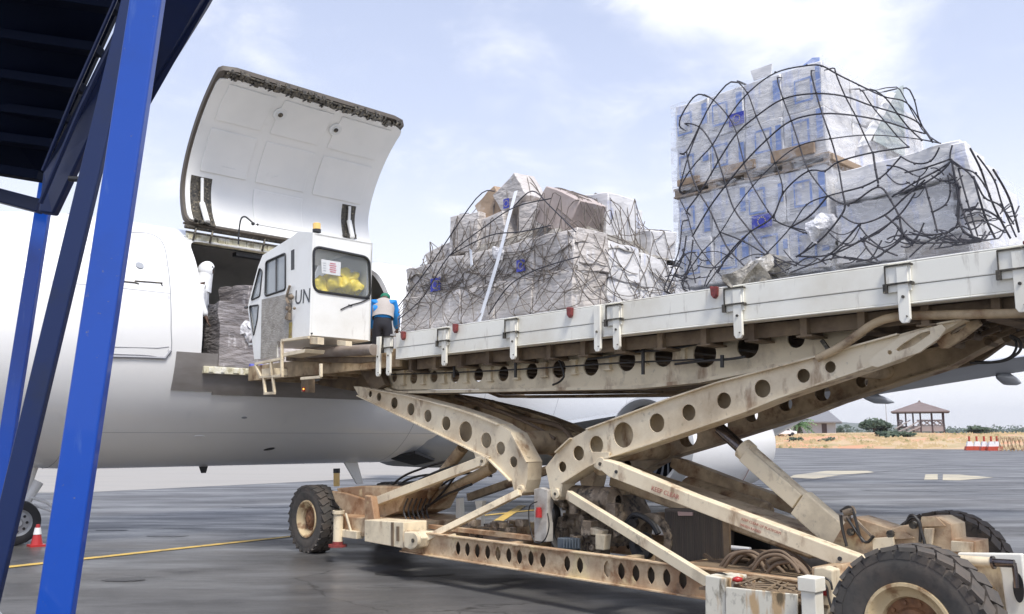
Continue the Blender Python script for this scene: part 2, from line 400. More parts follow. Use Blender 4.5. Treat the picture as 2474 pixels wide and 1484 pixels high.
M['blueshirt'] = mat('blue_fabric', (0.01, 0.22, 0.62), 0.7, bump=(14, .4, .02))
M['vest'] = mat('beige_vest', (0.42, 0.38, 0.35), 0.8, bump=(14, .4, .02))
M['trousers'] = mat('black_trousers', (0.012, 0.012, 0.018), 0.8)
M['greencap'] = mat('green_cap', (0.01, 0.16, 0.09), 0.7)
M['hair'] = mat('black_hair', (0.012, 0.01, 0.01), 0.7)
M['lineyellow'] = mat('road_paint_yellow', (0.62, 0.42, 0.10), 0.6, layers=[((0.16, 0.14, 0.11), 5, .50, .66, .65, 8)])
M['linecream'] = mat('faded_road_paint', (0.55, 0.48, 0.33), 0.6, layers=[((0.16, 0.16, 0.16), (.25, 1.6, 1), .44, .62, .85, 8)])
M['coneor'] = mat('orange_plastic', (0.48, 0.07, 0.035), 0.5)
M['roof'] = mat('grey_brown_roof', (0.20, 0.155, 0.145), 0.8, layers=[((0.13, 0.10, 0.09), (.5, .5, 3), .45, .7, .6, 6)])
M['housewall'] = mat('pale_blue_grey_wall', (0.42, 0.45, 0.48), 0.8)
M['houseroof'] = mat('grey_sheet_roof', (0.20, 0.20, 0.21), 0.6)
M['darkwood'] = mat('dark_timber', (0.07, 0.05, 0.05), 0.8)
M['palewood'] = mat('weathered_timber', (0.33, 0.29, 0.28), 0.8)
M['leaf'] = mat('dark_leaves', (0.035, 0.060, 0.032), 0.6, layers=[((0.075, 0.105, 0.05), 1.1, .45, .65, .8, 4)])
M['leaf_palm'] = mat('palm_leaves', (0.075, 0.15, 0.045), 0.5, layers=[((0.14, 0.22, 0.08), 1.5, .45, .65, .8, 4)])
M['bark'] = mat('bark', (0.10, 0.07, 0.05), 0.9)
M['metalgrey'] = mat('galvanised_steel', (0.42, 0.43, 0.44), 0.45, metal=.3)
M['purple'] = mat('mauve_door_frame', (0.50, 0.44, 0.50), 0.5)
M['bluebar'] = mat('blue_roller_bar', (0.12, 0.14, 0.5), 0.5)

# ground material: dark patched asphalt, a paler worn band of concrete beyond
def ground_mat():
    m = bpy.data.materials.new('apron_asphalt'); m.use_nodes = True
    t = m.node_tree; N = t.nodes; L = t.links; p = N['Principled BSDF']
    tcn = N.new('ShaderNodeTexCoord')
    def nz(sc, det, ro=.6, loc=(0, 0, 0), dist=0):
        mp = N.new('ShaderNodeMapping'); mp.inputs['Scale'].default_value = sc; mp.inputs['Location'].default_value = loc
        mp.inputs['Rotation'].default_value = (0, 0, R(-8))
        L.new(tcn.outputs['Object'], mp.inputs[0])
        n = N.new('ShaderNodeTexNoise'); n.inputs['Scale'].default_value = 1; n.inputs['Detail'].default_value = det
        n.inputs['Roughness'].default_value = ro; n.inputs['Distortion'].default_value = dist
        L.new(mp.outputs[0], n.inputs['Vector']); return n.outputs[0]
    def rg(x, lo, hi, a=0, b=1):
        r = N.new('ShaderNodeMapRange'); r.inputs[1].default_value = lo; r.inputs[2].default_value = hi
        r.inputs[3].default_value = a; r.inputs[4].default_value = b; L.new(x, r.inputs[0]); return r.outputs[0]
    def mix(f, a, b):
        x = N.new('ShaderNodeMix'); x.data_type = 'RGBA'
        L.new(f, x.inputs[0])
        for i, q in ((6, a), (7, b)):
            if isinstance(q, tuple): x.inputs[i].default_value = (*q, 1)
            else: L.new(q, x.inputs[i])
        return x.outputs[2]
    c = mix(rg(nz((.22, .34, 1), 9, .62), .36, .66), (0.047, 0.046, 0.046), (0.125, 0.122, 0.120))
    c = mix(rg(nz((.9, 1.6, 1), 9, .72, (4, 2, 0)), .54, .68, 0, .8), c, (0.028, 0.028, 0.030))
    c = mix(rg(nz((.16, .7, 1), 9, .7, (9, 5, 0)), .55, .70, 0, .6), c, (0.19, 0.188, 0.19))
    c = mix(rg(nz((2.6, 4.2, 1), 8, .75, (2, 7, 0)), .58, .70, 0, .55), c, (0.17, 0.165, 0.16))
    c = mix(rg(nz((38, 38, 1), 4, .7), .56, .72, 0, .6), c, (0.21, 0.20, 0.19))
    c = mix(rg(nz((70, 70, 1), 3, .7, (5, 5, 0)), .58, .72, 0, .6), c, (0.02, 0.02, 0.02))
    # hairline cracks
    mpc = N.new('ShaderNodeMapping'); mpc.inputs['Scale'].default_value = (.35, .5, 1); L.new(tcn.outputs['Object'], mpc.inputs[0])
    dn = N.new('ShaderNodeTexNoise'); dn.inputs['Scale'].default_value = 2.5; dn.inputs['Detail'].default_value = 6; L.new(mpc.outputs[0], dn.inputs['Vector'])
    dm = N.new('ShaderNodeMix'); dm.data_type = 'RGBA'; dm.inputs[0].default_value = .35; L.new(mpc.outputs[0], dm.inputs[6]); L.new(dn.outputs['Color'], dm.inputs[7])
    vo = N.new('ShaderNodeTexVoronoi'); vo.feature = 'DISTANCE_TO_EDGE'; vo.inputs['Scale'].default_value = 1.0; L.new(dm.outputs[2], vo.inputs['Vector'])
    c = mix(rg(vo.outputs['Distance'], .0, .006, .75, 0), c, (0.015, 0.015, 0.015))
    L.new(c, p.inputs['Base Color'])
    L.new(rg(nz((.22, .8, 1), 7, .65, (1, 8, 0)), .38, .62, .31, .58), p.inputs['Roughness'])
    p.inputs['Specular IOR Level'].default_value = 0.5
    b = N.new('ShaderNodeBump'); b.inputs['Strength'].default_value = .4; b.inputs['Distance'].default_value = .004
    L.new(nz((45, 45, 45), 5), b.inputs['Height']); L.new(b.outputs[0], p.inputs['Normal'])
    return m
M['apron'] = ground_mat()
M['concrete'] = mat('pale_worn_concrete', (0.34, 0.318, 0.285), 0.6, layers=[((0.20, 0.19, 0.18), (.12, .8, 1), .5, .75, .4, 8), ((0.36, 0.32, 0.27), (.4, 2, 1), .5, .7, .6, 6)])
M['oil'] = mat('oil_stained_asphalt', (0.045, 0.044, 0.045), .42, layers=[((0.075, 0.073, 0.072), 2.5, .45, .6, .8, 7)])
M['verge'] = mat('dry_grass_and_red_earth', (0.50, 0.36, 0.22), 0.95, layers=[((0.26, 0.24, 0.10), (.09, .2, .3), .52, .64, .7, 7), ((0.58, 0.29, 0.17), (.05, .14, .2), .48, .56, .9, 7), ((0.46, 0.40, 0.24), (.5, .8, .8), .52, .66, .7, 6)])
M['ground'] = mat('far_ground', (0.16, 0.18, 0.09), 0.95, layers=[((0.28, 0.22, 0.12), .01, .45, .6, .8, 7)])
M['hill'] = mat('hill_green', (0.05, 0.075, 0.045), 0.95, layers=[((0.10, 0.12, 0.06), .004, .45, .6, .8, 7)])
def project(P):
    X, Y, Z = P.x, P.y, P.z - CAM_H
    dep = Y * math.cos(PITCH) + Z * math.sin(PITCH); up = -Y * math.sin(PITCH) + Z * math.cos(PITCH)
    return 1236.5 + 2125 * X / dep, 742 - 2125 * up / dep

# ================================================================== SETTING
def sheet(name, pts, z, m, cuts=0, kind='structure'):
    mb = MB(); mb.face([Vector((x, y, z)) for x, y in pts]); o = mb.build(name, m); tag(o, kind=kind); return o
sheet('ground', [(-3900, -900), (3900, -900), (3900, 4400), (-3900, 4400)], -0.03, M['ground'])
sheet('apron', [(-300, -80), (320, -80), (320, 60), (66.5, 117), (39.5, 136), (-60, 175), (-300, 230)], 0.0, M['apron'])
def zp(px, py, z=0.0):
    p = wz(px, py, z); return (p.x, p.y)
p1, p2, p3 = zp(200, 1190), zp(698, 1166), zp(1010, 1149)
sheet('concrete_strip', [(-90, 19), p1, p2, p3, (8, 60), (-60, 160), (-250, 150)], 0.004, M['concrete'])
def strip_line(name, A, B, w, m, z):
    A = Vector((*A, z)); B = Vector((*B, z)); d = (B - A).normalized(); s = Vector((-d.y, d.x, 0)) * w / 2
    mb = MB(); mb.face([A - s, B - s, B + s, A + s]); o = mb.build(name, m); tag(o, kind='structure')
A0 = Vector((*zp(0, 1373), 0)); B0 = Vector((*zp(1260, 1236), 0)); dl = (B0 - A0)
strip_line('painted_line', (A0 - dl * .7).to_2d(), (B0 + dl * .25).to_2d(), 0.17, M['lineyellow'], 0.008)
strip_line('painted_line', zp(1200, 1262), zp(1262, 1222), 0.2, M['lineyellow'], 0.012)
strip_line('painted_line', zp(1700, 1190), zp(2300, 1120), 0.12, M['apron'], 0.008)
sc = 0.4608
def r7(x, y): return zp((2700 + sc * x) / 1.5528, (1400 + sc * y) / 1.5528, 0.008)
for poly in ([(600, 830), (870, 795), (1200, 795), (1270, 808), (1000, 825), (760, 862), (560, 850)],
             [(1672, 825), (1772, 822), (1772, 866), (1662, 868)],
             [(1815, 824), (1950, 826), (2230, 850), (1950, 872), (1812, 870)]):
    sheet('painted_marking', [r7(*q) for q in poly], 0.008, M['linecream'])

for px, py, rx_, ry_, sd_ in ((640, 1225, .55, .22, 1), (405, 1294, .35, .16, 2), (270, 1280, .30, .10, 3), (1000, 1385, .5, .2, 4), (430, 1275, .5, .05, 5), (300, 1400, .25, .12, 6), (2230, 1185, 1.8, .5, 7), (2340, 1172, 1.6, .25, 8), (1985, 1250, .5, .2, 9)):
    c_ = wz(px, py, .006); q_ = MB(); q_.face([Vector((c_.x + rx_ * (1 + .35 * noise.noise(Vector((k * .7, sd_, 0)))) * math.cos(k * math.pi / 14), c_.y + ry_ * (1 + .5 * noise.noise(Vector((k * .8, sd_, 3)))) * math.sin(k * math.pi / 14), .006)) for k in range(28)])
    tag(q_.build('oil_stain', M['oil']), kind='structure')
# verge: a low bank of dry grass and earth beyond the apron
def verge():
    mb = MB(); bm = mb.bm
    xs = [-20 + i * 5 for i in range(60)]; rows = []
    for x in xs:
        ye = 136 - (x - 39.5) * 0.70 if x > 39.5 else 136 + (39.5 - x) * .40
        row = []
        for j, (dy, z) in enumerate([(0, -.02), (4, .35), (9, .9), (16, 1.6), (24, 2.05), (36, 2.25), (60, 2.2), (100, 2.0), (160, 1.2), (260, -.5)]):
            nzv = noise.noise(Vector((x * .05, dy * .07, 0))) * (.5 if j else .0)
            row.append(bm.verts.new((x, ye + dy, z + nzv)))
        rows.append(row)
    for A, B in zip(rows, rows[1:]):
        for j in range(len(A) - 1): bm.faces.new((A[j], B[j], B[j + 1], A[j + 1]))
    o = mb.build('verge', M['verge'], smooth=60); tag(o, kind='structure')
verge()
def hills():
    for (y0, h, sd, nm) in ((1400, 22, 1, 'hills'), (3000, 72, 5, 'hills')):
        mb = MB(); bm = mb.bm; A = []; n = 140
        for i in range(n):
            x = -2600 + 5200 * i / (n - 1) * (y0 / 1500) ** .4
            hh = h * (.55 + .7 * noise.noise(Vector((i * .06, sd, 0))) + .2 * noise.noise(Vector((i * .3, sd, 3)))) 
            hh = max(hh, h * .15)
            A.append([bm.verts.new((x, y0, -1)), bm.verts.new((x, y0 + 200, hh * .7)), bm.verts.new((x, y0 + 450, hh)), bm.verts.new((x, y0 + 900, -1))])
        for P, Q in zip(A, A[1:]):
            for j in range(3): bm.faces.new((P[j], Q[j], Q[j + 1], P[j + 1]))
        tag(mb.build(nm, M['hill'], smooth=60), kind='structure')
hills()

# ================================================================== AIRCRAFT
FA, FZ, RA, RZ = -15.55, 3.24, 1.93, 2.11
plane = thing('cargo_aircraft', 'large white freighter aircraft with its main cargo door raised open behind the loader', 'airplane', F(FA, 8, 0))
def fus(b):      # scale, centre z
    if b < 5.4:
        t = max(b - 0.1, 0) / 5.3; s = max(0.02, (1 - (1 - t) ** 2.3) ** .62)
        return s, FZ - .42 * (1 - s)
    if b > 23:
        t = (b - 23) / 10.0; s = max(0.06, 1 - .94 * t ** 1.5)
        return s, FZ + .55 * (1 - s) * 2.0
    return 1.0, FZ
def fpt(b, th, off=0.0):
    s, zc = fus(b)
    return F(FA + (RA * s + off) * math.cos(th), b, zc + (RZ * s + off) * math.sin(th))
bs = [.1, .2, .4, .7, 1, 1.5, 2, 2.5, 3, 3.5, 4, 4.5, 5, 5.4] + [6 + i * 1.0 for i in range(18)] + [24, 25, 26, 27, 28, 29, 30, 31, 32, 33]
def tubeshell(bs, off, n=72):
    bm = bmesh.new(); rg = []
    for b in bs:
        rg.append([bm.verts.new(fpt(b, 2 * math.pi * k / n, off if fus(b)[0] > .3 else off * fus(b)[0])) for k in range(n)])
    for A, B in zip(rg, rg[1:]):
        for k in range(n): bm.faces.new((A[k], B[k], B[(k + 1) % n], A[(k + 1) % n]))
    bm.faces.new(rg[0]); bm.faces.new(rg[-1][::-1])
    bmesh.ops.recalc_face_normals(bm, faces=bm.faces[:]); return bm
def tmpobj(bm):
    me = bpy.data.meshes.new('tmp'); bm.to_mesh(me); bm.free()
    o = bpy.data.objects.new('tmp', me); col.objects.link(o); return o
OB0, OB1, OZ0, OZ1 = 6.02, 9.85, 2.78, 4.97
def fuselage():
    outer = tmpobj(tubeshell(bs, 0))
    inner = tmpobj(tubeshell([4.9, 5.4, 6, 7, 8, 9, 10, 11, 12, 13], -.11, 48))
    cut = MB()
    pts = round_poly([F(-12.5, OB0, OZ0), F(-12.5, OB1, OZ0), F(-12.5, OB1, OZ1), F(-12.5, OB0, OZ1)], .24, 6)
    cut.prism(pts, EA * -2.35); bmesh.ops.recalc_face_normals(cut.bm, faces=cut.bm.faces[:]); cut = tmpobj(cut.bm)
    for q in (inner, cut):
        md = outer.modifiers.new('b', 'BOOLEAN'); md.operation = 'DIFFERENCE'; md.object = q; md.solver = 'EXACT'
    dg = bpy.context.evaluated_depsgraph_get(); dg.update()
    me = bpy.data.meshes.new_from_object(outer.evaluated_get(dg))
    mb = MB(); mb.bm.from_mesh(me)
    for q in (outer, inner, cut): bpy.data.objects.remove(q)
    mb.build('fuselage', M['plane'], plane, smooth=32)
fuselage()
# hold lining, floor and bulkhead
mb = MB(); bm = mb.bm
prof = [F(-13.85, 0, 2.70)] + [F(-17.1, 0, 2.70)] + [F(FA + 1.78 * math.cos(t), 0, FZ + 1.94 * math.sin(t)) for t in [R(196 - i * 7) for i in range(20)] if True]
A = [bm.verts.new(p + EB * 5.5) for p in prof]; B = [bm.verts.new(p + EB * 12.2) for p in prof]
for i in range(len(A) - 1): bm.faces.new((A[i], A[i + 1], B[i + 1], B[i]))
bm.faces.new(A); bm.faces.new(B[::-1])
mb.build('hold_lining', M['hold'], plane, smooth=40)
mb = MB()
for k in range(7): mb.box(-14.0 - k * .32, -13.9 - k * .32, 5.8, 9.9, 2.705, 2.76)
mb.build('roller_track', M['alu'], plane)
# ceiling lamp strip in hold (unlit)
mb = MB(); mb.box(-14.75, -14.6, 7.0, 7.9, 4.86, 4.93); mb.build('hold_lamp', M['gasket'], plane)
# sill
mb = MB(); mb.box(-13.98, -13.60, OB0 + .05, OB1 - .05, 2.66, 2.775)
for k in range(16):
    mb.box(-13.62, -13.585, OB0 + .12 + k * .21, OB0 + .12 + k * .21 + rnd.uniform(.05, .14), 2.68, 2.76)
mb.build('door_sill', M['primer'], plane, bevel=.008)
mb = MB(); mb.cyl(F(-13.70, 6.9, 2.83), F(-13.70, 8.2, 2.83), .035); mb.cyl(F(-13.70, 6.95, 2.76), F(-13.70, 6.95, 2.83), .02); mb.cyl(F(-13.70, 7.5, 2.76), F(-13.70, 7.5, 2.83), .02)
mb.build('sill_guard_bar', M['bluebar'], plane, smooth=40)
# header above the opening, with hinge hardware
mb = MB()
for k in range(26):
    b0 = OB0 + .05 + k * .134
    mb.box(-14.60 - rnd.uniform(0, .03), -14.50 + rnd.uniform(-.02, .02), b0, b0 + .128, 4.96, 5.14 + rnd.uniform(-.03, .01))
mb.build('door_header', M['primer'], plane, bevel=.01)
mb = MB()
for zz, aa, r_ in ((5.20, -14.45, .035), (5.10, -14.40, .018), (5.27, -14.52, .02)): mb.cyl(F(aa, 5.98, zz), F(aa, 9.5, zz), r_)
for b in (6.12, 6.42, 7.4, 8.4, 9.2):
    mb.tube([F(-14.42, b, 4.97), F(-14.36, b, 5.08), F(-14.42, b + .05, 5.2)], .02)
mb.build('door_hinge', M['mech'], plane, smooth=40)
# scuff panel under the sill
def skin_patch(mb, b0, b1, z0, z1, off, t=.02, nb=8, nz=8):
    bm = mb.bm; G = []
    def p(b, z, o):
        s = (z - FZ) / (RZ + o); s = max(-1, min(1, s)); return F(FA + (RA + o) * math.sqrt(1 - s * s), b, z)
    for o in (off, off + t):
        G.append([[bm.verts.new(p(b0 + (b1 - b0) * i / nb, z0 + (z1 - z0) * j / nz, o)) for j in range(nz + 1)] for i in range(nb + 1)])
    for g in G:
        for i in range(nb):
            for j in range(nz): bm.faces.new((g[i][j], g[i + 1][j], g[i + 1][j + 1], g[i][j + 1]))
    g, h = G
    for i in range(nb):
        for j in (0, nz): bm.faces.new((g[i][j], g[i + 1][j], h[i + 1][j], h[i][j]))
    for j in range(nz):
        for i in (0, nb): bm.faces.new((g[i][j], g[i][j + 1], h[i][j + 1], h[i][j]))
mb = MB(); skin_patch(mb, 5.62, 6.30, 2.38, 2.98, .004); skin_patch(mb, 6.30, 8.4, 2.33, 2.72, .004); skin_patch(mb, 8.402, 10.3, 2.33, 2.72, .004)
mb.bm.faces.ensure_lookup_table()
mb.build('scuff_panel', M['scuff'], plane, smooth=40)

# crew door: recessed outline, porthole, handle, step sill
def skp(b, z, off=0.0):
    s = (z - FZ) / (RZ + off); return F(FA + (RA * fus(b)[0] + off) * math.sqrt(max(0, 1 - s * s)), b, z)
def skin_line(mb, pts, r=.008, off=.002):
    mb.tube([skp(b, z, off) for b, z in pts], r, 5)
def px_skin(px, py):     # pixel to (b,z) on the near side of the cylinder
    P = wa(px, py, -13.65)
    for _ in range(12):
        z = P.z; s = max(-1, min(1, (z - FZ) / RZ)); b = P.dot(EB)
        P = wa(px, py, FA + RA * fus(b)[0] * math.sqrt(1 - s * s))
    return P.dot(EB), P.z
mb = MB()
dl_ = [px_skin(*p) for p in [(305, 561), (350, 563), (378, 572), (395, 592), (405, 640), (412, 720), (413, 790), (408, 858), (345, 858), (262, 855)]]
skin_line(mb, [(q.x, q.y) for q in bez([Vector((*p, 0)) for p in dl_], 4)], .007)
skin_line(mb, [px_skin(*p) for p in [(402, 640), (408, 720), (406, 850)]], .005)
skin_line(mb, [px_skin(*p) for p in [(262, 838), (380, 841), (408, 838)]], .005)
mb.build('door_seam', M['seam'], plane, smooth=40)
mb = MB()
c = px_skin(337, 642); C = skp(*c, .0); nrm = (C - F(FA, c[0], FZ)).normalized()
mb.cyl(C - nrm * .02, C + nrm * .012, .062, n=20); mb.build('door_porthole', M['plane_grey'], plane, smooth=40)
mb = MB()
skin_line(mb, [px_skin(297, 680), px_skin(325, 683), px_skin(335, 686)], .010, .006)
skin_line(mb, [px_skin(325, 679), px_skin(392, 684)], .010, .006)
skin_line(mb, [px_skin(388, 683), px_skin(392, 691)], .008, .006)
mb.build('door_handle', M['mech'], plane, smooth=40)
mb = MB(); ps = [px_skin(*p) for p in [(268, 862), (350, 864), (398, 866), (412, 848)]]
skin_line(mb, ps, .02, .012); mb.build('door_rain_gutter', M['seam'], plane, smooth=40)
# panel seams along and round the fuselage
for b in (4.35, 10.6, 12.2, 14.4, 16.8):
    mb = MB(); mb.tube([fpt(b, R(t), .0005) for t in range(-95, 95, 5)], .0035, 4); mb.build('skin_seam', M['seam'], plane)
for z in (1.72, 3.9):
    mb = MB(); mb.tube([skp(b_ / 2, z, .0005) for b_ in range(6 if z > 2 else 9, 12 if z > 2 else 36)], .003, 4); mb.build('skin_seam', M['seam'], plane)
mb = MB(); mb.tube([skp(b_ / 2, 1.72 + .0) for b_ in range(2)], .001, 3); mb.bm.free()
# small service fittings on the belly
def patch_disc(px, py, ra, rb, m, name, rot=0.0):
    b, z = px_skin(px, py); C = skp(b, z); n = (C - F(FA, b, FZ)); n.normalize(); y = n.cross(EB).normalized()
    x = EB * math.cos(rot) + y * math.sin(rot); y2 = n.cross(x)
    mb = MB(); mb.prism(circ(C - n * .01, ra, x, y2, 18, rb), n * .018); mb.build(name, m, plane, smooth=50)
patch_disc(650, 1085, .10, .035, M['gasket'], 'vent_opening', .3)
patch_disc(482, 1054, .09, .022, M['white'], 'belly_lamp')
patch_disc(590, 1009, .05, .02, M['plane_grey'], 'vent_opening')
mb = MB(); P = fpt(6.9, R(-88)); mb.prism([P, P + EB * .16, P + EB * .13 - EZ * .12, P + EB * .05 - EZ * .12], EA * .03); mb.build('drain_mast', M['gasket'], plane)
mb = MB(); P = F(FA + .1, 9.85, 1.2)
mb.prism([P, P + EB * .34, P + EB * .52 - EZ * .50, P + EB * .36 - EZ * .50], EA * .05); mb.build('blade_antenna', M['plane'], plane, bevel=.01)
# belly fairing
mb = MB(); bm = mb.bm; rg = []
for b, w, zb in ((10.7, .9, 1.22), (11.2, 1.35, 1.04), (12.2, 1.65, .98), (14, 1.85, .95), (18, 1.95, .95), (20, 1.85, 1.0), (21.5, 1.4, 1.12), (22.2, .9, 1.22)):
    rg.append([bm.verts.new(F(FA + w * math.sin(R(t)) , b, zb + (1 - math.cos(R(t))) * 1.0)) for t in range(-80, 81, 10)])
for A, B in zip(rg, rg[1:]):
    for k in range(len(A) - 1): bm.faces.new((A[k], B[k], B[k + 1], A[k + 1]))
bm.faces.new(rg[0]); bm.faces.new(rg[-1][::-1])
mb.build('belly_fairing', M['plane_grey'], plane, smooth=50)
mb = MB(); mb.prism([F(FA + .55, 10.75, 1.2), F(FA + .55, 11.35, 1.06), F(FA + 1.1, 11.45, 1.16), F(FA + 1.1, 10.95, 1.32)], EZ * .06); mb.build('air_inlet', M['gasket'], plane)

# --- raised cargo door
ARC = [(-14.47, 5.17), (-14.68, 5.50), (-14.78, 5.95), (-14.68, 6.40), (-14.42, 6.88), (-14.05, 7.33), (-13.62, 7.68), (-13.36, 7.80)]
DB0, DB1 = 5.98, 9.80
ARCP = bez([Vector((a, 0, z)) for a, z in ARC], 6)
def dpt(b, t, off=0.0):
    k = max(0, min(len(ARCP) - 1.001, t * (len(ARCP) - 1))); i = int(k); f = k - i
    p = ARCP[i].lerp(ARCP[i + 1], f)
    q0 = ARCP[max(i - 1, 0)]; q1 = ARCP[min(i + 2, len(ARCP) - 1)]
    d = (q1 - q0).normalized(); n = Vector((d.z, 0, -d.x))      # concave side normal (towards +a)
    p = p + n * off
    return F(p.x, b, p.z)
def dsolve(px, py, off=.13):
    best = None
    for i in range(61):
        for j in range(61):
            b = DB0 + (DB1 - DB0) * i / 60; t = j / 60; x, y = project(dpt(b, t, off)); e = (x - px) ** 2 + (y - py) ** 2
            if best is None or e < best[0]: best = (e, b, t)
    return best[1], best[2]
def door_panel(name, m, ins, o0, o1, t0, t1, rc, nb=24, nt=26, parent=plane, ins1=None):
    ins1 = ins if ins1 is None else ins1
    mb = MB(); bm = mb.bm; G = []
    L = 3.1
    for off in (o0, o1):
        g = []
        for j in range(nt + 1):
            t = t0 + (t1 - t0) * j / nt; e = min(t - t0, t1 - t) * L; c_ = 0
            if e < rc: c_ = rc - math.sqrt(max(0, rc * rc - (rc - e) ** 2))
            b0 = DB0 + ins + c_; b1 = DB1 - ins1 - c_
            g.append([bm.verts.new(dpt(b0 + (b1 - b0) * i / nb, t, off)) for i in range(nb + 1)])
        G.append(g)
    for g in G:
        for j in range(nt):
            for i in range(nb): bm.faces.new((g[j][i], g[j][i + 1], g[j + 1][i + 1], g[j + 1][i]))
    g, h = G
    for j in range(nt):
        for i in (0, nb): bm.faces.new((g[j][i], g[j + 1][i], h[j + 1][i], h[j][i]))
    for i in range(nb):
        for j in (0, nt): bm.faces.new((g[j][i], g[j][i + 1], h[j][i + 1], h[j][i]))
    return mb.build(name, m, parent, smooth=50)
cdoor = door_panel('cargo_door', M['plane'], .035, 0, .03, .012, .975, .26)
cdoor['label'] = 'raised curved cargo door hinged over the opening'
door_panel('door_rim', M['door_edge'], 0, .025, .12, 0, 1, .28, parent=cdoor, ins1=.03)
door_panel('door_lining', M['liner'], .05, .05, .145, .02, .90, .20, parent=cdoor, ins1=-.006)
# latch mechanism along the free edge
mb = MB()
for k in range(64):
    b = DB0 + .14 + k * .056; t = .915 + rnd.uniform(0, .06)
    P = dpt(b, t, .13); Q = dpt(b, t + .02, .13) - P
    Q = Q.normalized() if Q.length > 1e-6 else EZ
    n = Q.cross(EB)
    mb.obox(P, EB * rnd.uniform(.012, .04), Q * rnd.uniform(.03, .085), n * rnd.uniform(.02, .06))
for t in (.945, .985): mb.tube([dpt(DB0 + .12 + i * .31, t, .15) for i in range(11)], .018, 6)
mb.build('latch_row', M['mech'], cdoor)
mb = MB()
for k in range(9):
    b = DB0 + .25 + k * .34; mb.tube([dpt(b, .88, .15), dpt(b + .02, .915, .17)], .012, 5)
mb.build('latch_pin', M['gasket'], cdoor)
for b0_, b1_ in ((.26, 1.12), (1.30, 2.30), (2.48, 3.58)):
    for t0_, t1_ in ((.10, .36), (.40, .62), (.66, .85)):
        if t0_ < .2 and b0_ != 1.30: continue
        q = MB(); g_ = []
        for off in (.146, .162):
            g_.append([[q.bm.verts.new(dpt(DB0 + b0_ + (b1_ - b0_) * i / 4, t0_ + (t1_ - t0_) * j / 6, off)) for i in range(5)] for j in range(7)])
        for g in g_:
            for j in range(6):
                for i in range(4): q.bm.faces.new((g[j][i], g[j][i + 1], g[j + 1][i + 1], g[j + 1][i]))
        g, h = g_
        for j in range(6):
            for i in (0, 4): q.bm.faces.new((g[j][i], g[j + 1][i], h[j + 1][i], h[j][i]))
        for i in range(4):
            for j in (0, 6): q.bm.faces.new((g[j][i], g[j][i + 1], h[j][i + 1], h[j][i]))
        q.build('lining_panel', M['liner'], cdoor, smooth=50, bevel=.012)
def dline(pts, r=.006):
    mb = MB(); P = []
    q = [dsolve(*p) for p in pts]
    for (b0, t0), (b1, t1) in zip(q, q[1:]):
        for k in range(6): P.append(dpt(b0 + (b1 - b0) * k / 6, t0 + (t1 - t0) * k / 6, .147))
    P.append(dpt(*q[-1], .147)); mb.tube(P, r * 2.6, 6); mb.build('lining_rib', M['liner_line'], cdoor, smooth=60)
dline([(652, 425), (674, 427)], .008); dline([(536, 400), (566, 404)], .008); dline([(652, 432), (674, 434)], .006)
for px, py in ((678, 278), (808, 308)):
    b, t = dsolve(px, py); P = dpt(b, t, .158); n = (dpt(b, t, .2) - P).normalized(); q = MB(); q.lathe(P, n, [(0, .13), (.012, .12), (.004, .06), (.02, .055), (.02, 0)], 20); q.build('lining_port', M['liner_line'], cdoor, smooth=30)
    q = MB(); q.cyl(P + n * .006, P + n * .028, .045); q.build('port_bolt', M['mech'], cdoor)
for (x0, y0, x1, y1) in ((472, 430, 513, 540), (826, 498, 857, 572)):
    b0, t0 = dsolve(x0, y1); b1, t1 = dsolve(x1, y0); b1 = max(b1, b0 + .2)
    q = MB(); N_ = 8
    for k in range(N_):
        ta, tb = t0 + (t1 - t0) * k / N_, t0 + (t1 - t0) * (k + 1) / N_
        q.face([dpt(b0, ta, .149), dpt(b1, ta, .149), dpt(b1, tb, .149), dpt(b0, tb, .149)])
    q.build('actuator_recess', M['mech'], cdoor)
    q = MB(); bm_ = (b0 + b1) / 2
    q.tube([dpt(bm_, t0 - .02, .22), dpt(bm_, (t0 + t1) / 2, .19)], .05, 10); q.tube([dpt(bm_, (t0 + t1) / 2, .19), dpt(bm_, t1 - .01, .17)], .028, 10)
    q.box(0, .001, 0, .001, 0, .001) if False else None
    q.build('actuator', M['liner'], cdoor, smooth=40)
    q = MB()
    for k in range(7): P = dpt(b0 + rnd.random() * (b1 - b0), t0 + rnd.random() * .12 * (t1 - t0), .19); q.obox(P, EB * .03, EZ * .03, EA * .03)
    q.build('actuator_fitting', M['mech'], cdoor)

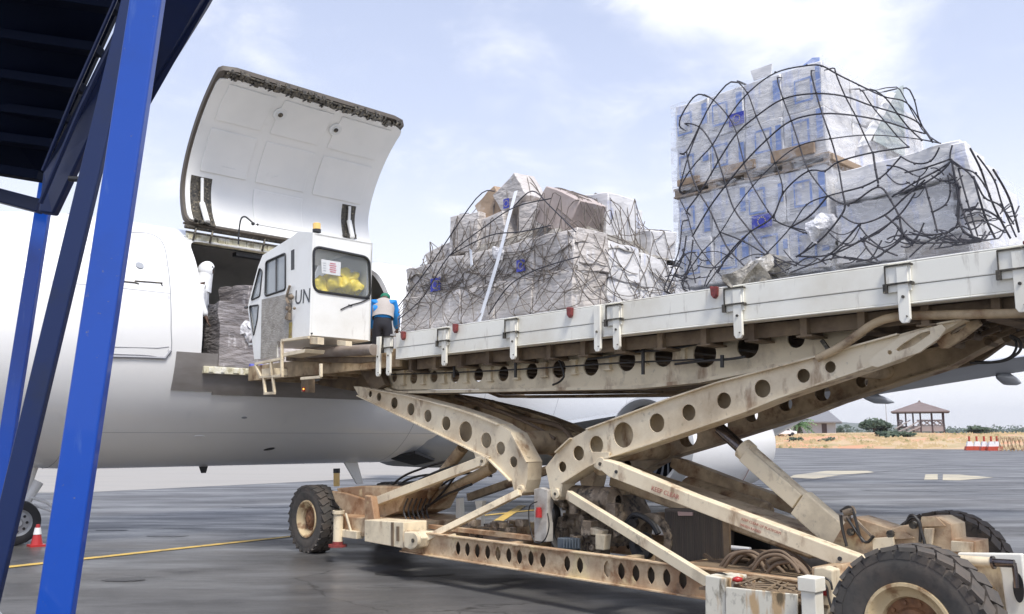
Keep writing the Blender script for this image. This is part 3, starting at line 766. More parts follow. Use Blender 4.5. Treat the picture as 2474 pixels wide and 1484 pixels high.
# --- wing, engine, tail
def wing(side):
    mb = MB(); bm = mb.bm
    secs = [(1.2, 13.3, 7.4, 1.70, .80), (4.8, 16.0, 4.4, 2.44, .38), (14.3, 20.9, 1.5, 3.78, .13)]   # outboard, LE b, chord, z, thickness
    rg = []
    for o_, le, ch, z, th in secs:
        top = [(x, math.sqrt(x) * (1 - x) ** .8 * 1.25) for x in (0, .03, .1, .25, .45, .7, .9, 1)]
        pts = [F(FA + side * o_, le + ch * x, z + th * .62 * y) for x, y in top] + [F(FA + side * o_, le + ch * x, z - th * .42 * y) for x, y in top[-2:0:-1]]
        rg.append([bm.verts.new(p) for p in pts])
    for A, B in zip(rg, rg[1:]):
        n = len(A)
        for k in range(n): bm.faces.new((A[k], A[(k + 1) % n], B[(k + 1) % n], B[k]))
    bm.faces.new(rg[0]); bm.faces.new(rg[-1][::-1])
    w = mb.build('wing', M['wing'], plane, smooth=50)
    for o_, L_, s in ((9.0, 1.5, .62), (6.35, 1.6, .5), (3.2, 2.8, 1.1)):
        f = (o_ - 4.8) / 9.5; te = 16 + 4.4 + (22.4 - 20.4) * f; z = 2.40 + 1.35 * f
        q = MB(); q.lathe(F(FA + side * o_, te - L_ * .62, z - .09 * s), (EB - EZ * .06), [(0, .02), (.3 * s, .13 * s), (L_ * .4, .23 * s), (L_ * .8, .14 * s), (L_, .02)], 14)
        q.build('flap_fairing', M['plane_grey'], w, smooth=60)
    return w
wing(1); wing(-1)
mb = MB(); mb.box(-13.60, -13.42, 13.25, 13.75, 1.75, 1.98); mb.build('landing_light', M['metalgrey'], plane, bevel=.02)
def engine(side):
    c0 = F(FA + side * 4.83, 13.6, 1.52); t = [(0.35, .62), (.12, .74), (.02, .80), (0, .86), (.05, .91), (.25, .98), (.9, 1.04), (1.9, 1.03), (2.7, .98), (3.3, .90), (3.3, .86), (2.6, .80)]
    e = MB(); e.lathe(c0, EB, t[5:], 44); root = e.build('engine', M['plane'], plane, smooth=50)
    q = MB(); q.lathe(c0, EB, t[1:6], 44); q.build('intake_lip', M['metalgrey'], root, smooth=60)
    q = MB(); q.lathe(c0, EB, [(.12, .74), (.8, .76), (.9, .1), (.9, 0)], 44); q.build('intake_duct', M['gasket'], root, smooth=40)
    q = MB()
    for k in range(24):
        a_ = 2 * math.pi * k / 24; d = EA * math.cos(a_) + EZ * math.sin(a_); u = EB.cross(d)
        q.prism([c0 + EB * .72 + d * .2 - u * .02, c0 + EB * .72 + d * .74 - u * .06, c0 + EB * .78 + d * .74 + u * .05, c0 + EB * .78 + d * .2 + u * .03], EB * .01)
    q.build('fan', M['plane_grey'], root)
    q = MB(); q.lathe(c0, EB, [(.42, 0), (.5, .08), (.75, .2)], 20); q.build('spinner', M['plane_grey'], root, smooth=50)
    q = MB(); q.lathe(c0, EB, [(2.6, .62), (3.5, .55), (4.2, .38), (4.2, .25)], 32); q.build('exhaust', M['mech'], root, smooth=50)
    q = MB(); q.prism([c0 + EB * .9 + EZ * .95, c0 + EB * 3.3 + EZ * 1.0, c0 + EB * 6 + EZ * .55, c0 + EB * 4 + EZ * .3, c0 + EB * 3 + EZ * .5], EA * .3); q.build('pylon', M['plane'], root, bevel=.05)
    q = MB(); pts = [c0 + EB * (2.2 + k * .02) + (EA * math.cos(R(-20 - k * 6)) * -1 * -1 + EZ * math.sin(R(-20 - k * 6))) * 1.03 for k in range(8)]
    q.tube(pts, .006, 5); q.build('cowl_marking', M['redtext'], root)
engine(1)
mb = MB(); mb.prism([F(FA - .12, 24.6, 5.1), F(FA - .12, 31.8, 5.0), F(FA - .12, 33.4, 11.0), F(FA - .12, 31.2, 11.0), F(FA - .12, 27.4, 6.6)], EA * .24); mb.build('tail_fin', M['plane'], plane, bevel=.06)
for s in (1, -1):
    mb = MB(); mb.prism([F(FA + s * .4, 28.6, 4.7), F(FA + s * .4, 32.0, 4.7), F(FA + s * 6.2, 33.6, 5.3), F(FA + s * 6.2, 32.2, 5.3)], EZ * .16); mb.build('tailplane', M['plane'], plane, bevel=.04)

# --- nose gear, mostly behind the blue stair leg
mb = MB(); mb.cyl(F(FA, 4.3, 1.5), F(FA, 4.0, .38), .075); mb.cyl(F(FA, 4.3, .95), F(FA, 4.05, .5), .09)
mb.tube([F(FA + .05, 4.1, .75), F(FA + .12, 4.42, .62), F(FA + .05, 4.6, .50)], .022); mb.tube([F(FA + .05, 4.08, .66), F(FA + .12, 4.36, .54), F(FA + .05, 4.58, .46)], .018)
ng = mb.build('nose_strut', M['plane'], plane, smooth=40)
for s in (1, -1):
    C = F(FA + s * .17, 4.0, .34)
    q = MB(); q.lathe(C, EA * s, [(-.07, .2), (-.09, .27), (-.07, .325), (0, .34), (.07, .325), (.09, .27), (.07, .2)], 36, closed=True); w = q.build('nose_wheel', M['black'], plane, smooth=50)
    q = MB(); q.lathe(C, EA * s, [(.055, .215), (.075, .20), (.03, .17), (.05, .08), (.09, .05), (.09, 0)], 28); r_ = q.build('wheel_rim', M['metalgrey'], w, smooth=40)
    q = MB()
    for k in range(8):
        a_ = k * math.pi / 4; q.cyl(C + EA * s * .03 + (EB * math.cos(a_) + EZ * math.sin(a_)) * .13, C + EA * s * .05 + (EB * math.cos(a_) + EZ * math.sin(a_)) * .13, .022, n=8)
    q.build('rim_hole', M['black'], w)
# ================================================================== LOADER
loader = thing('cargo_loader', 'large cream scissor-lift cargo loader raised level with the aircraft door', 'cargo loader', F(-6.5, 8, 0))
LO = loader
def T(pts, b): return [wb(x, y, b) for x, y in pts]
def TA(pts, a): return [wa(x, y, a) for x, y in pts]
def rr(px, py, r, b):       # metric radius of a pixel radius at plane b
    return (wb(px, py + r, b) - wb(px, py - r, b)).length / 2
def hole(px, py, r, b, n=18):
    return circ(wb(px, py, b), rr(px, py, r, b), EA, EZ, n)

# --- platform side rail
RB = 6.70
mb = MB(); mb.box(-9.30, -0.4, RB, RB + .05, 2.793, 2.965); mb.box(-9.30, -0.4, RB + .004, RB + .06, 2.66, 2.790); mb.box(-9.3, -.4, RB, RB + .16, 2.965, 2.98); mb.box(-9.3, -.4, RB, RB + .16, 2.645, 2.66)
mb.build('side_rail', M['rail'], LO, bevel=.006)
mb = MB(); mb.box(-9.3, -.4, 9.42, 9.47, 2.66, 2.98); mb.build('side_rail', M['rail'], LO, bevel=.006)
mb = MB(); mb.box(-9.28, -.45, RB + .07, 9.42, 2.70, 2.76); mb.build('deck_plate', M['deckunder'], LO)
mb = MB()
for k in range(18):
    a = -9.2 + k * .5; mb.box(a, a + .06, RB + .14, 9.40, 2.50, 2.70); mb.box(a - .04, a + .10, RB + .14, 9.40, 2.485, 2.50)
for b in (7.5, 8.2, 8.9): mb.box(-9.2, -.5, b, b + .05, 2.55, 2.695)
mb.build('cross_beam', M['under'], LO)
mb = MB()
for k in range(40): mb.cyl(F(-9.2 + k * .22, 6.95, 2.82), F(-9.2 + k * .22, 9.3, 2.82), .04, n=10)
mb.build('deck_roller', M['alu'], LO, smooth=40)
# dark inner longitudinal plate just under the rail
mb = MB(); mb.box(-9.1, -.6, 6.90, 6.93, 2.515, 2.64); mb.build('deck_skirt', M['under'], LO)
# rail brackets: x of post, post top y, post bottom y, plate extents
def px_a(px, py, b=RB): return wb(px, py, b).dot(EA)
def railz(px): return None
posts = [(918, 846, True, False), (943, 846, True, True), (1077, 835, False, True), (1243, 822, False, True), (1447, 800, True, False), (1493, 797, True, True), (1786, 770, False, True), (2187, 735, False, True), (2470, 716, False, True)]
for i, (px, py, plain, plate_) in enumerate(posts):
    a = px_a(px, py); w = .085
    mb = MB(); zb = 2.50 if i not in (0, 1) else 2.44
    pts = [F(a - w / 2, RB - .035, 2.93 if plate_ else 2.965), F(a + w / 2, RB - .035, 2.93 if plate_ else 2.965), F(a + w / 2, RB - .035, zb + .03), F(a + w / 2 - .02, RB - .035, zb), F(a - w / 2 + .02, RB - .035, zb), F(a - w / 2, RB - .035, zb + .03)]
    mb.prism(pts, EB * .03)
    br = mb.build('rail_bracket', M['rail'], LO, bevel=.004)
    if plate_:
        mb = MB(); mb.box(a - .13, a + .06, RB - .022, RB - .004, 2.745, 2.955); mb.build('bracket_plate', M['rail'], br, bevel=.003)
        mb = MB(); mb.box(a - .13, a + .065, RB - .040, RB - .020, 2.945, 2.955); mb.box(a - .14, a + .075, RB - .045, RB - .020, 2.80, 2.812)
        mb.cyl(F(a + .07, RB - .05, 2.80), F(a + .07, RB - .01, 2.80), .014, n=8); mb.cyl(F(a + .07, RB - .05, 2.945), F(a + .07, RB - .01, 2.945), .010, n=8)
        mb.box(a - .145, a - .115, RB - .05, RB - .018, 2.74, 2.81); mb.box(a - .135, a - .128, RB - .034, RB - .018, 2.80, 2.952)
        mb.build('bracket_latch', M['mech'], br)
    mb = MB(); mb.cyl(F(a, RB - .045, 2.70), F(a, RB - .03, 2.70), .012, n=8); mb.cyl(F(a + .02, RB - .045, zb + .05), F(a + .02, RB - .03, zb + .05), .006, n=8); mb.build('bolt', M['mech'], br)
for px, py in ((978, 820), (1104, 803), (1381, 760), (1730, 710), (2493, 600)):
    a = px_a(px, py)
    mb = MB(); mb.prism([F(a - .035, RB - .05, 2.985), F(a + .035, RB - .05, 2.985), F(a + .028, RB - .05, 2.90), F(a, RB - .05, 2.875), F(a - .03, RB - .05, 2.91)], EB * .045)
    mb.box(a - .05, a - .02, RB - .03, RB - .01, 2.97, 2.995)
    mb.build('pallet_stop', M['redstop'], LO, bevel=.006)

# --- perforated subframe under the deck (near and far)
SB = 7.12
sub_out = [(929, 899), (1124, 882), (1267, 869), (1453, 853), (1533, 838), (1674, 822), (1814, 806), (2050, 786), (2200, 768), (2163, 778), (2110, 796), (2060, 828), (1974, 864), (1882, 880), (1698, 918), (1546, 932), (1152, 940), (960, 942), (915, 925)]
holesN = [(1478, 1415.7, 16), (1551, 1418, 20), (1627, 1413, 20), (1707, 1411, 22), (1793.5, 1406, 24), (1887, 1402, 26), (1993.6, 1392, 28), (2096, 1384, 31), (2216, 1372, 34), (2350, 1352, 37), (2487, 1333, 39), (2642, 1328, 46), (2804, 1298, 42), (2985, 1270, 32)]
def subframe(b, m):
    t = EB * (b - SB); out = [p + t for p in T(sub_out, SB)]
    hs = [[p + t for p in hole(x / 1.5528, y / 1.5528, r * 1.12 / 1.5528, SB, 20)] for x, y, r in holesN]
    mb = MB(); mb.plate(out, EB * .02, hs)
    fl = [p + t for p in T([(915, 928), (960, 948), (1152, 945), (1546, 936), (1698, 921), (1882, 884), (1974, 867)], SB)]
    for P, Q in zip(fl, fl[1:]): mb.bar(P + EB * .02, Q + EB * .02, .16, .035)
    sf = mb.build('subframe', m, LO, bevel=.003)
    mb = MB()
    for P, Q in zip(fl, fl[1:]): mb.bar(P + EB * .36 + EZ * .004, Q + EB * .36 + EZ * .004, .5, .02)
    mb.build('subframe_bottom', M['under'], sf)
    return sf
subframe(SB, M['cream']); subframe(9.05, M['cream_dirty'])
for (x0, y0, _), (x1, y1, __) in zip(holesN[:-3], holesN[1:-2]):
    mb = MB(); x = (x0 + x1) / 2 / 1.5528; y = (y0 + y1) / 2 / 1.5528; P = wb(x, y, SB - .01); h = rr(x, y, 17, SB)
    mb.obox(P, EA * .030, EB * .03, EZ * (h * .9)); mb.obox(P + EZ * h * .95, EA * .05, EB * .04, EZ * .010); mb.obox(P - EZ * h * .95, EA * .05, EB * .04, EZ * .010)
    mb.build('spool_web', M['cream'], LO, bevel=.004)
mb = MB()
fr_ = T([(1974, 866), (2030, 838), (2075, 806), (2115, 780), (2163, 766), (2240, 762), (2480, 757), (2800, 752)], 6.84)
mb.tube(bez(fr_, 5), .035, 12); mb.build('guide_tube', M['cream_dirty'], LO, smooth=50)
mb = MB()
for px, y0, y1 in ((1097, 862, 912), (1245, 848, 912), (1553, 820, 905), (1744, 858, 888)): mb.bar(wb(px, y0, 6.99), wb(px, y1, 6.99), .02, .03)
mb.tube(bez(T([(1420, 868), (1470, 862), (1540, 850), (1600, 846), (1680, 832), (1760, 812)], 7.0), 4), .012, 6)
mb.tube(bez(T([(940, 905), (1100, 900), (1300, 890), (1480, 878), (1700, 868)], 7.03), 4), .009, 6)
mb.tube(bez(T([(1350, 870), (1362, 905), (1352, 922), (1335, 930)], 7.0), 4), .012, 6)
mb.tube(bez(T([(1630, 880), (1700, 872), (1760, 868), (1800, 862)], 7.0), 4), .012, 6)
mb.build('hose_run', M['hose'], LO, smooth=60)
mb = MB(); mb.bar(wb(1985, 822, 7.06), wb(2003, 848, 7.06), .03, .03); mb.build('pin', M['mech'], LO)

# --- scissor arms
def arm(outer, holes, b, depth, m, name='scissor_arm', shift=0.0, back=True):
    out = [p + EB * shift for p in T(outer, b)]
    hs = [[p + EB * shift for p in circ(wb(x, y, b), rr(x, y, r, b), EA, EZ, 22)] for x, y, r in holes]
    mb = MB(); mb.plate(out, EB * .014, hs); mb.skirt([p + EB * .0145 for p in out], EB * (depth - .03))
    n_ = len(out)
    for i in range(n_):
        P_, Q_ = out[i], out[(i + 1) % n_]
        if (Q_ - P_).length > .25: mb.bar(P_ + EB * (depth * .5 - .02), Q_ + EB * (depth * .5 - .02), depth + .035, .014)
    if back:
        mb.plate([p + EB * (depth - .014) for p in out], EB * .012, [[p + EB * (depth - .014) for p in h] for h in (hs if shift else [])])
    return mb.build(name, m, LO, bevel=.003)
AR = [(1317, 1129), (1345, 1093), (1381, 1059), (1420, 1037), (1518, 1001), (1617, 964), (1738, 924), (1974, 862), (2171, 808), (2243, 788), (2330, 772), (2279, 800), (2215, 836), (2163, 866), (2034, 910), (1882, 962), (1799, 996), (1560, 1077), (1469, 1106), (1426, 1126), (1359, 1168), (1354, 1200), (1347, 1209), (1337, 1209), (1331, 1200), (1325, 1165)]
ARH = [(1358, 1128, 13), (1397, 1095, 18), (1440, 1075, 22), (1505, 1051, 31), (1586, 1022, 23), (1663, 997, 20), (1748, 968, 20), (1841, 939, 22), (1940, 908, 17), (2005, 887, 14)]
AF = [(854, 934), (870, 934), (886, 938), (992, 958), (1089, 983), (1150, 1003), (1206, 1026), (1238, 1046), (1276, 1117), (1273, 1160), (1266, 1190), (1258, 1198), (1248, 1197), (1241, 1184), (1236, 1162), (1182, 1108), (1120, 1077), (1026, 1032), (866, 956)]
AFH = [(894, 952, 7.5), (915, 959, 10), (952, 974, 14), (992, 989, 15), (1033, 1005, 15), (1077, 1023, 17), (1124, 1043, 25), (1174, 1064, 19), (1209, 1083, 16), (1240, 1116, 13.5)]
arm(AR, ARH, 6.90, .20, M['cream_arm']); arm(AF, AFH, 6.90, .22, M['cream_arm'])
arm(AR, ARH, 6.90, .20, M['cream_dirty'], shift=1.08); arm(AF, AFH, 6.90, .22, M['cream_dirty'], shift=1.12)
# lugs, pins
def lug(px, py, r, b, m='cream_arm', shift=0):
    P = wb(px, py, b) + EB * shift; R_ = rr(px, py, r, b); mb = MB(); mb.cyl(P, P + EB * .05, R_, n=24); o = mb.build('pivot_lug', M[m], LO, smooth=40, bevel=.004)
    mb = MB(); mb.cyl(P - EB * .012, P + EB * .002, R_ * .3, n=6); mb.build('pivot_pin', M['mech'], o)
lug(1450, 1121, 16, 6.86); lug(1341, 1193, 12, 6.87); lug(1255, 1184, 12, 6.87); lug(1164, 1114, 13, 6.86); lug(998, 1306, 18, 6.28, 'cream')
mb = MB(); mb.prism(T([(1428, 1092), (1472, 1092), (1466, 1125), (1448, 1138), (1434, 1128)], 6.872), EB * .02); mb.build('lug_plate', M['cream_arm'], LO, bevel=.004); mb = MB(); mb.prism(T([(1144, 1090), (1182, 1104), (1174, 1120), (1160, 1128), (1150, 1118)], 6.872), EB * .02)
mb.build('lug_plate', M['cream_arm'], LO, bevel=.004)
# torsion tubes between the two scissor sides
for px, py, r in ((1224, 1070, .14), (1440, 1085, .13), (2000, 880, .08), (960, 962, .07)):
    mb = MB(); P = wb(px, py, 6.9); mb.cyl(P + EB * .2, P + EB * 1.1, r, n=24); mb.build('torsion_tube', M['cream_dirty'], LO, smooth=40)
mb = MB(); P0 = wb(1170, 985, 7.6); mb.prism(T([(1160, 985), (1175, 965), (1200, 975), (1290, 1020), (1385, 1045), (1360, 1095), (1240, 1080), (1170, 1010)], 7.9), EB * .12)
mb.build('tie_plate', M['cream_dirty'], LO, bevel=.01)
mb = MB(); mb.tube(bez(T([(1100, 960), (1180, 985), (1260, 1010), (1350, 1030), (1392, 1075)], 7.7), 5), .03, 8); mb.tube(bez(T([(1120, 958), (1200, 990), (1290, 1030), (1340, 1060)], 7.5), 5), .02, 8)
mb.build('hose_run', M['hose_dusty'], LO, smooth=60)

# --- lower links
def strut(name, x0, y0, x1, y1, b, wpx, depth, m, ext=0, shift=0, bb=None):
    P = wb(x0, y0, b); Q = wb(x1, y1, bb if bb is not None else b); w = (rr(x0, y0, wpx / 2, b) + rr(x1, y1, wpx / 2, b))
    if bb is None: w = 2 * rr((x0 + x1) / 2, (y0 + y1) / 2, wpx / 2, b)
    d = (Q - P).normalized(); w *= max(.5, math.sqrt(d.dot(EA) ** 2 + .2))
    mb = MB(); mb.bar(P + EB * (shift + depth / 2) - d * ext, Q + EB * (shift + depth / 2) + d * ext, depth, w)
    return mb.build(name, M[m], LO, bevel=.006)
strut('stay_bar', 1250, 1190, 1022, 1303, 6.80, 16, .07, 'cream', bb=6.40)
strut('stay_bar', 1368, 1196, 1706, 1406, 6.80, 23, .07, 'cream', bb=6.30)
strut('lift_link', 1162, 1113, 893, 1216, 6.86, 20, .10, 'cream_arm')
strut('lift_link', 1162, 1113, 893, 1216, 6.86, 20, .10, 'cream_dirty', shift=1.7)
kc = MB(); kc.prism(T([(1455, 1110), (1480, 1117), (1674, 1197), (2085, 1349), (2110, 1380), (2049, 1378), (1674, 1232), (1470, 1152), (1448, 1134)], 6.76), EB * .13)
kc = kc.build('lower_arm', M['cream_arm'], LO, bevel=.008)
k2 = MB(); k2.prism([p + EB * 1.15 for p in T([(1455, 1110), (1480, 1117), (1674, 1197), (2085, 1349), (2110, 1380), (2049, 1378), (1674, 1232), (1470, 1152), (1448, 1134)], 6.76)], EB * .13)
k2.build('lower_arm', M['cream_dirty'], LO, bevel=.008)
mb = MB(); P, Q = wb(1612, 1186, 6.757), wb(1684, 1213, 6.757); x = (Q - P).normalized(); y = x.cross(EB).normalized(); y = y if y.z > 0 else -y
x = x if True else x
def lett(par, s, px, py, qx, qy, b, size, m, name='lettering'):
    P, Q = wb(px, py, b), wb(qx, qy, b); x = (Q - P).normalized(); y = EZ - x * x.z; y.normalize()
    mb = MB(); text_mb(mb, s, P, x, y, size); return mb.build(name, M[m], par)
lett(kc, 'KEEP CLEAR', 1572, 1184, 1642, 1208, 6.755, .042, 'redtext')
lett(kc, 'KEEP CLEAR OF PLATFORM', 1790, 1256, 1880, 1290, 6.755, .022, 'redtext')
lett(kc, 'WHEN RAISED', 1787, 1270, 1877, 1304, 6.755, .022, 'redtext')
mb = MB(); mb.cyl(wb(1488, 1140, 6.75), wb(1488, 1140, 6.77), .018, n=8); mb.cyl(wb(2028, 1350, 6.75), wb(2028, 1350, 6.77), .018, n=8); mb.build('bolt', M['gasket'], kc)
mb = MB(); mb.bar(wb(1500, 1150, 7.5), wb(1990, 1318, 7.3), .35, .22); mb.cyl(wb(1660, 1180, 7.9), wb(1850, 1245, 7.7), .13, n=20); mb.build('torque_box', M['cream_dirty'], LO, smooth=30, bevel=.02)
mb = MB(); mb.cyl(wb(1452, 1128, 7.1), wb(1452, 1128, 8.5), .09, n=20); mb.build('torsion_tube', M['cream_dirty'], LO, smooth=40)
# --- lift cylinder of the rear scissor
mb = MB(); mb.cyl(wb(1738, 1035, 7.22), wb(1812, 1103, 7.22), .058, n=24); mb.build('lift_cylinder_rod', M['chrome'], LO, smooth=40)
mb = MB(); A_, B_ = wb(1800, 1088, 7.22), wb(2085, 1338, 7.22); mb.cyl(A_, B_, .088, n=28); mb.cyl(A_ - (B_ - A_).normalized() * .03, A_ + (B_ - A_).normalized() * .05, .10, n=28)
lc = mb.build('lift_cylinder', M['cream_arm'], LO, smooth=40)
d = (B_ - A_).normalized(); up_ = d.cross(EB).normalized(); up_ = up_ if up_.z > 0 else -up_
mb = MB()
Mx = A_ + (B_ - A_) * .28
mb.obox(Mx - EB * .095, d * (B_ - A_).length * .24, up_ * .075, EB * .02); mb.obox(A_ + (B_ - A_) * .72 - EB * .06, d * (B_ - A_).length * .19, up_ * .12, EB * .06)
mb.build('cylinder_cover', M['cream'], lc, bevel=.01)
# front lift cylinders
mb = MB(); mb.cyl(wb(1118, 1082, 7.25), wb(1000, 1235, 7.5), .075, n=24); mb.cyl(wb(1118, 1082, 8.3), wb(1000, 1235, 8.4), .075, n=24)
mb.cyl(wb(1190, 1130, 7.5), wb(960, 1250, 7.6), .07, n=24)
mb.build('lift_cylinder', M['cream_dirty'], LO, smooth=40)
mb = MB()
for i in range(9):
    y = 1155 + rnd.uniform(-25, 60); b_ = 7.1 + rnd.random() * .6
    x0 = rnd.uniform(960, 1060)
    mb.tube(bez(T([(x0 - 60, y + 80), (x0, y + rnd.uniform(0, 50)), (x0 + 60, y + rnd.uniform(-20, 30)), (x0 + 130, y + rnd.uniform(-60, 0))], b_), 5), .016, 6)
for i in range(6):
    x0 = 985 + i * 11; mb.tube(bez(T([(x0, 1205), (x0 - 10, 1235), (x0 + 4, 1270)], 6.9 + .08 * i), 5), .012, 6)
mb.build('hose_bundle', M['hose'], LO, smooth=60)

# --- chassis
CB = 6.45
def dz(px, py, w, h, b):     # elongated diamond-ended hole
    P = wb(px, py, b); W = rr(px, py, w, b) * 1.0; H = rr(px, py, h, b); W = H * .52
    return [P + EA * x * W + EZ * z * H for x, z in ((0, 1), (.55, .72), (1, .3), (1, -.3), (.55, -.72), (0, -1), (-.55, -.72), (-1, -.3), (-1, .3), (-.55, .72))]
CH = [(1717, 2046), (1752, 2050.6), (1789, 2056), (1827.7, 2063), (1866.6, 2069.6), (1907, 2075), (1947, 2081), (1990, 2089), (2034.6, 2097.6), (2126, 2116), (2174, 2124), (2276, 2136), (2329, 2144), (2384, 2152), (2441, 2161), (2499.6, 2170), (2560, 2180)]
def chassis_beam(b, m, sh=0):
    out = [F(-8.75, CB, .315), F(-3.2, CB, .315), F(-3.2, CB, .545), F(-8.75, CB, .545)]
    hs = []
    for i, (x, y) in enumerate(CH):
        P = wb(x / 1.5528, y / 1.5528, CB); a = P.dot(EA); H = .078; W = .040
        C = F(a, CB, .432)
        hs.append([C + EA * u * W + EZ * v * H for u, v in ((0, 1), (.6, .7), (1, .3), (1, -.3), (.6, -.7), (0, -1), (-.6, -.7), (-1, -.3), (-1, .3), (-.6, .7))])
    mb = MB(); mb.plate([p + EB * sh for p in out], EB * .012, [[p + EB * sh for p in h] for h in hs])
    for z in (.30, .545): mb.box(-8.75, -3.2, CB + sh - .035, CB + sh + .05, z, z + .016)
    cb_ = mb.build('chassis_beam', m, LO, bevel=.003)
    mb = MB(); mb.box(-8.7, -3.3, CB + sh + .07, CB + sh + .085, .33, .53); mb.build('beam_hole_shade', M['deckunder'], cb_)  # dark sheet added behind the holes so they read as shaded
    return cb_
chassis_beam(CB, M['chassis']); chassis_beam(CB, M['chassis'], 1.75)
mb = MB()
for a in (-8.7, -7.2, -5.6, -4.2): mb.box(a, a + .1, CB + .03, 8.2, .33, .52)
mb.box(-4.9, -3.2, 6.55, 8.15, .50, .53); mb.box(-8.6, -7.4, 6.7, 8.1, .40, .43)
mb.bar(wb(1040, 1272, 6.9), wb(1290, 1300, 6.9), .08, .05)
mb.build('cross_member', M['chassis'], LO, bevel=.004)
# front axle housing, toolbox, tow eye, jack
mb = MB()
mb.prism(T([(812, 1180), (870, 1174), (960, 1176), (985, 1186), (960, 1236), (905, 1258), (868, 1256), (830, 1222)], 7.0), EB * .9)
mb.prism(T([(800, 1186), (830, 1190), (880, 1206), (905, 1232), (885, 1262), (848, 1258), (810, 1215)], 6.92), EB * .06)
mb.box(-10.6, -9.0, 6.7, 7.9, .36, .60)
mb.cyl(F(-11.5, 6.9, .47), F(-11.5, 8.6, .47), .14, n=20)
mb.prism(T([(880, 1196), (896, 1200), (905, 1260), (880, 1262)], 6.6), EB * .1)
mb.build('front_axle', M['chassis'], LO, bevel=.015)
mb = MB(); mb.prism(T([(880, 1256), (974, 1262), (974, 1325), (880, 1308)], 6.36), EB * .35); tb = mb.build('tool_box', M['cream'], LO, bevel=.008)
mb = MB(); mb.prism(T([(944, 1262), (950, 1262), (950, 1320), (944, 1319)], 6.352), EB * .006); mb.prism(T([(957, 1272), (963, 1272), (963, 1308), (957, 1307)], 6.350), EB * .006); mb.build('tool_box_latch', M['under'], tb)
mb = MB(); mb.prism(T([(975, 1285), (1010, 1286), (1018, 1300), (1012, 1322), (990, 1328), (975, 1322)], 6.32), EB * .25); mb.prism(T([(1010, 1300), (1070, 1292), (1070, 1325), (1030, 1330), (1012, 1322)], 6.5), EB * .2); mb.build('beam_knuckle', M['cream'], LO, bevel=.012)
def jack(px, ytop, ybot, r, b, m='cream'):
    P, Q = wb(px, ytop, b), wb(px, ybot, b); Q = Vector((P.x, P.y, Q.z)); mb = MB(); mb.cyl(Q, P, r, n=20); mb.cyl(P - EZ * .05, P, r * 1.25, n=20); j = mb.build('jack_leg', M[m], LO, smooth=40, bevel=.004)
    mb = MB(); mb.cyl(Q - EZ * .03, Q + EZ * .02, r * 1.1, n=20); mb.cyl(Q - EZ * .05, Q - EZ * .02, r * 1.9, n=20); mb.build('jack_foot', M['redstop'], j, smooth=40); return j
jack(818, 1233, 1312, .065, 6.62)
mb = MB(); mb.obox(wb(850, 1290, 6.7), EA * .2, EB * .06, EZ * .05); mb.bar(wb(835, 1240, 6.66), wb(852, 1300, 6.66), .03, .03); mb.build('jack_bracket', M['cream'], LO, bevel=.01)
mb = MB(); mb.cyl(wb(813, 1175, 8.6), wb(813, 1140, 8.6), .055, n=14); mb.build('marker_post', M['amber'], LO, smooth=40)
mb = MB(); mb.cyl(wb(813, 1143, 8.6), wb(813, 1132, 8.6), .06, n=14); mb.build('marker_post_cap', M['gasket'], LO, smooth=40)
# --- wheels
def wheel(a, b, z, Rr, W, rimr, tm, n=44, toward=-1):
    """b is the plane of the outer face; toward=-1: outer face looks to -b"""
    C = F(a, b - toward * W / 2, z); ax = EB * toward
    pr = [(-W * .42, rimr * 1.02), (-W * .5, Rr * .72), (-W * .49, Rr * .88), (-W * .42, Rr * .955), (W * .42, Rr * .955), (W * .49, Rr * .88), (W * .5, Rr * .72), (W * .42, rimr * 1.02)]
    q = MB(); q.lathe(C, ax, [(x, r) for x, r in pr], 64)
    tread = 26
    for k in range(tread):
        for s in (-1, 1):
            t = 2 * math.pi * (k + (.5 if s > 0 else 0)) / tread
            dr = EA * math.cos(t) + EZ * math.sin(t); tt = dr.cross(ax)
            P = C + ax * (s * W * .27) + dr * (Rr * .972)
            sk = (ax * .9 + tt * .42 * s).normalized(); sk2 = dr.cross(sk)
            q.obox(P, sk * W * .235, sk2 * (Rr * .098), dr * (Rr * .026))
            P2 = C + ax * (s * W * .495) + dr * (Rr * .90)
            q.obox(P2, ax * W * .008, tt * (Rr * .095), dr * (Rr * .05))
    w = q.build('wheel', tm, LO, smooth=35)
    q = MB(); q.lathe(C, ax, [(W * .40, rimr * 1.04), (W * .47, rimr * 1.02), (W * .47, rimr * .95), (W * .38, rimr * .88), (W * .30, rimr * .80), (W * .26, rimr * .70), (W * .14, rimr * .66)], 48); q.build('wheel_rim', M['rim'], w, smooth=30)
    q = MB(); q.lathe(C, ax, [(W * .15, rimr * .70), (W * .13, rimr * .45), (W * .24, rimr * .40), (W * .30, rimr * .30), (W * .30, rimr * .20), (W * .36, rimr * .16), (W * .36, 0)], 36)
    for k in range(10):
        t = 2 * math.pi * k / 10; dr = EA * math.cos(t) + EZ * math.sin(t); q.cyl(C + ax * W * .13 + dr * rimr * .56, C + ax * W * .20 + dr * rimr * .56, .014, n=6)
    q.build('wheel_hub', M['hub'], w, smooth=30)
    return w
wheel(-2.42, 5.60, .485, .492, .30, .268, M['tyre'])
wheel(-3.12, 8.0, .50, .51, .30, .285, M['tyre_brown'], toward=-1)
wheel(-11.55, 6.78, .475, .48, .30, .26, M['tyre'])
wheel(-11.55, 8.45, .475, .48, .30, .26, M['tyre'], toward=1)
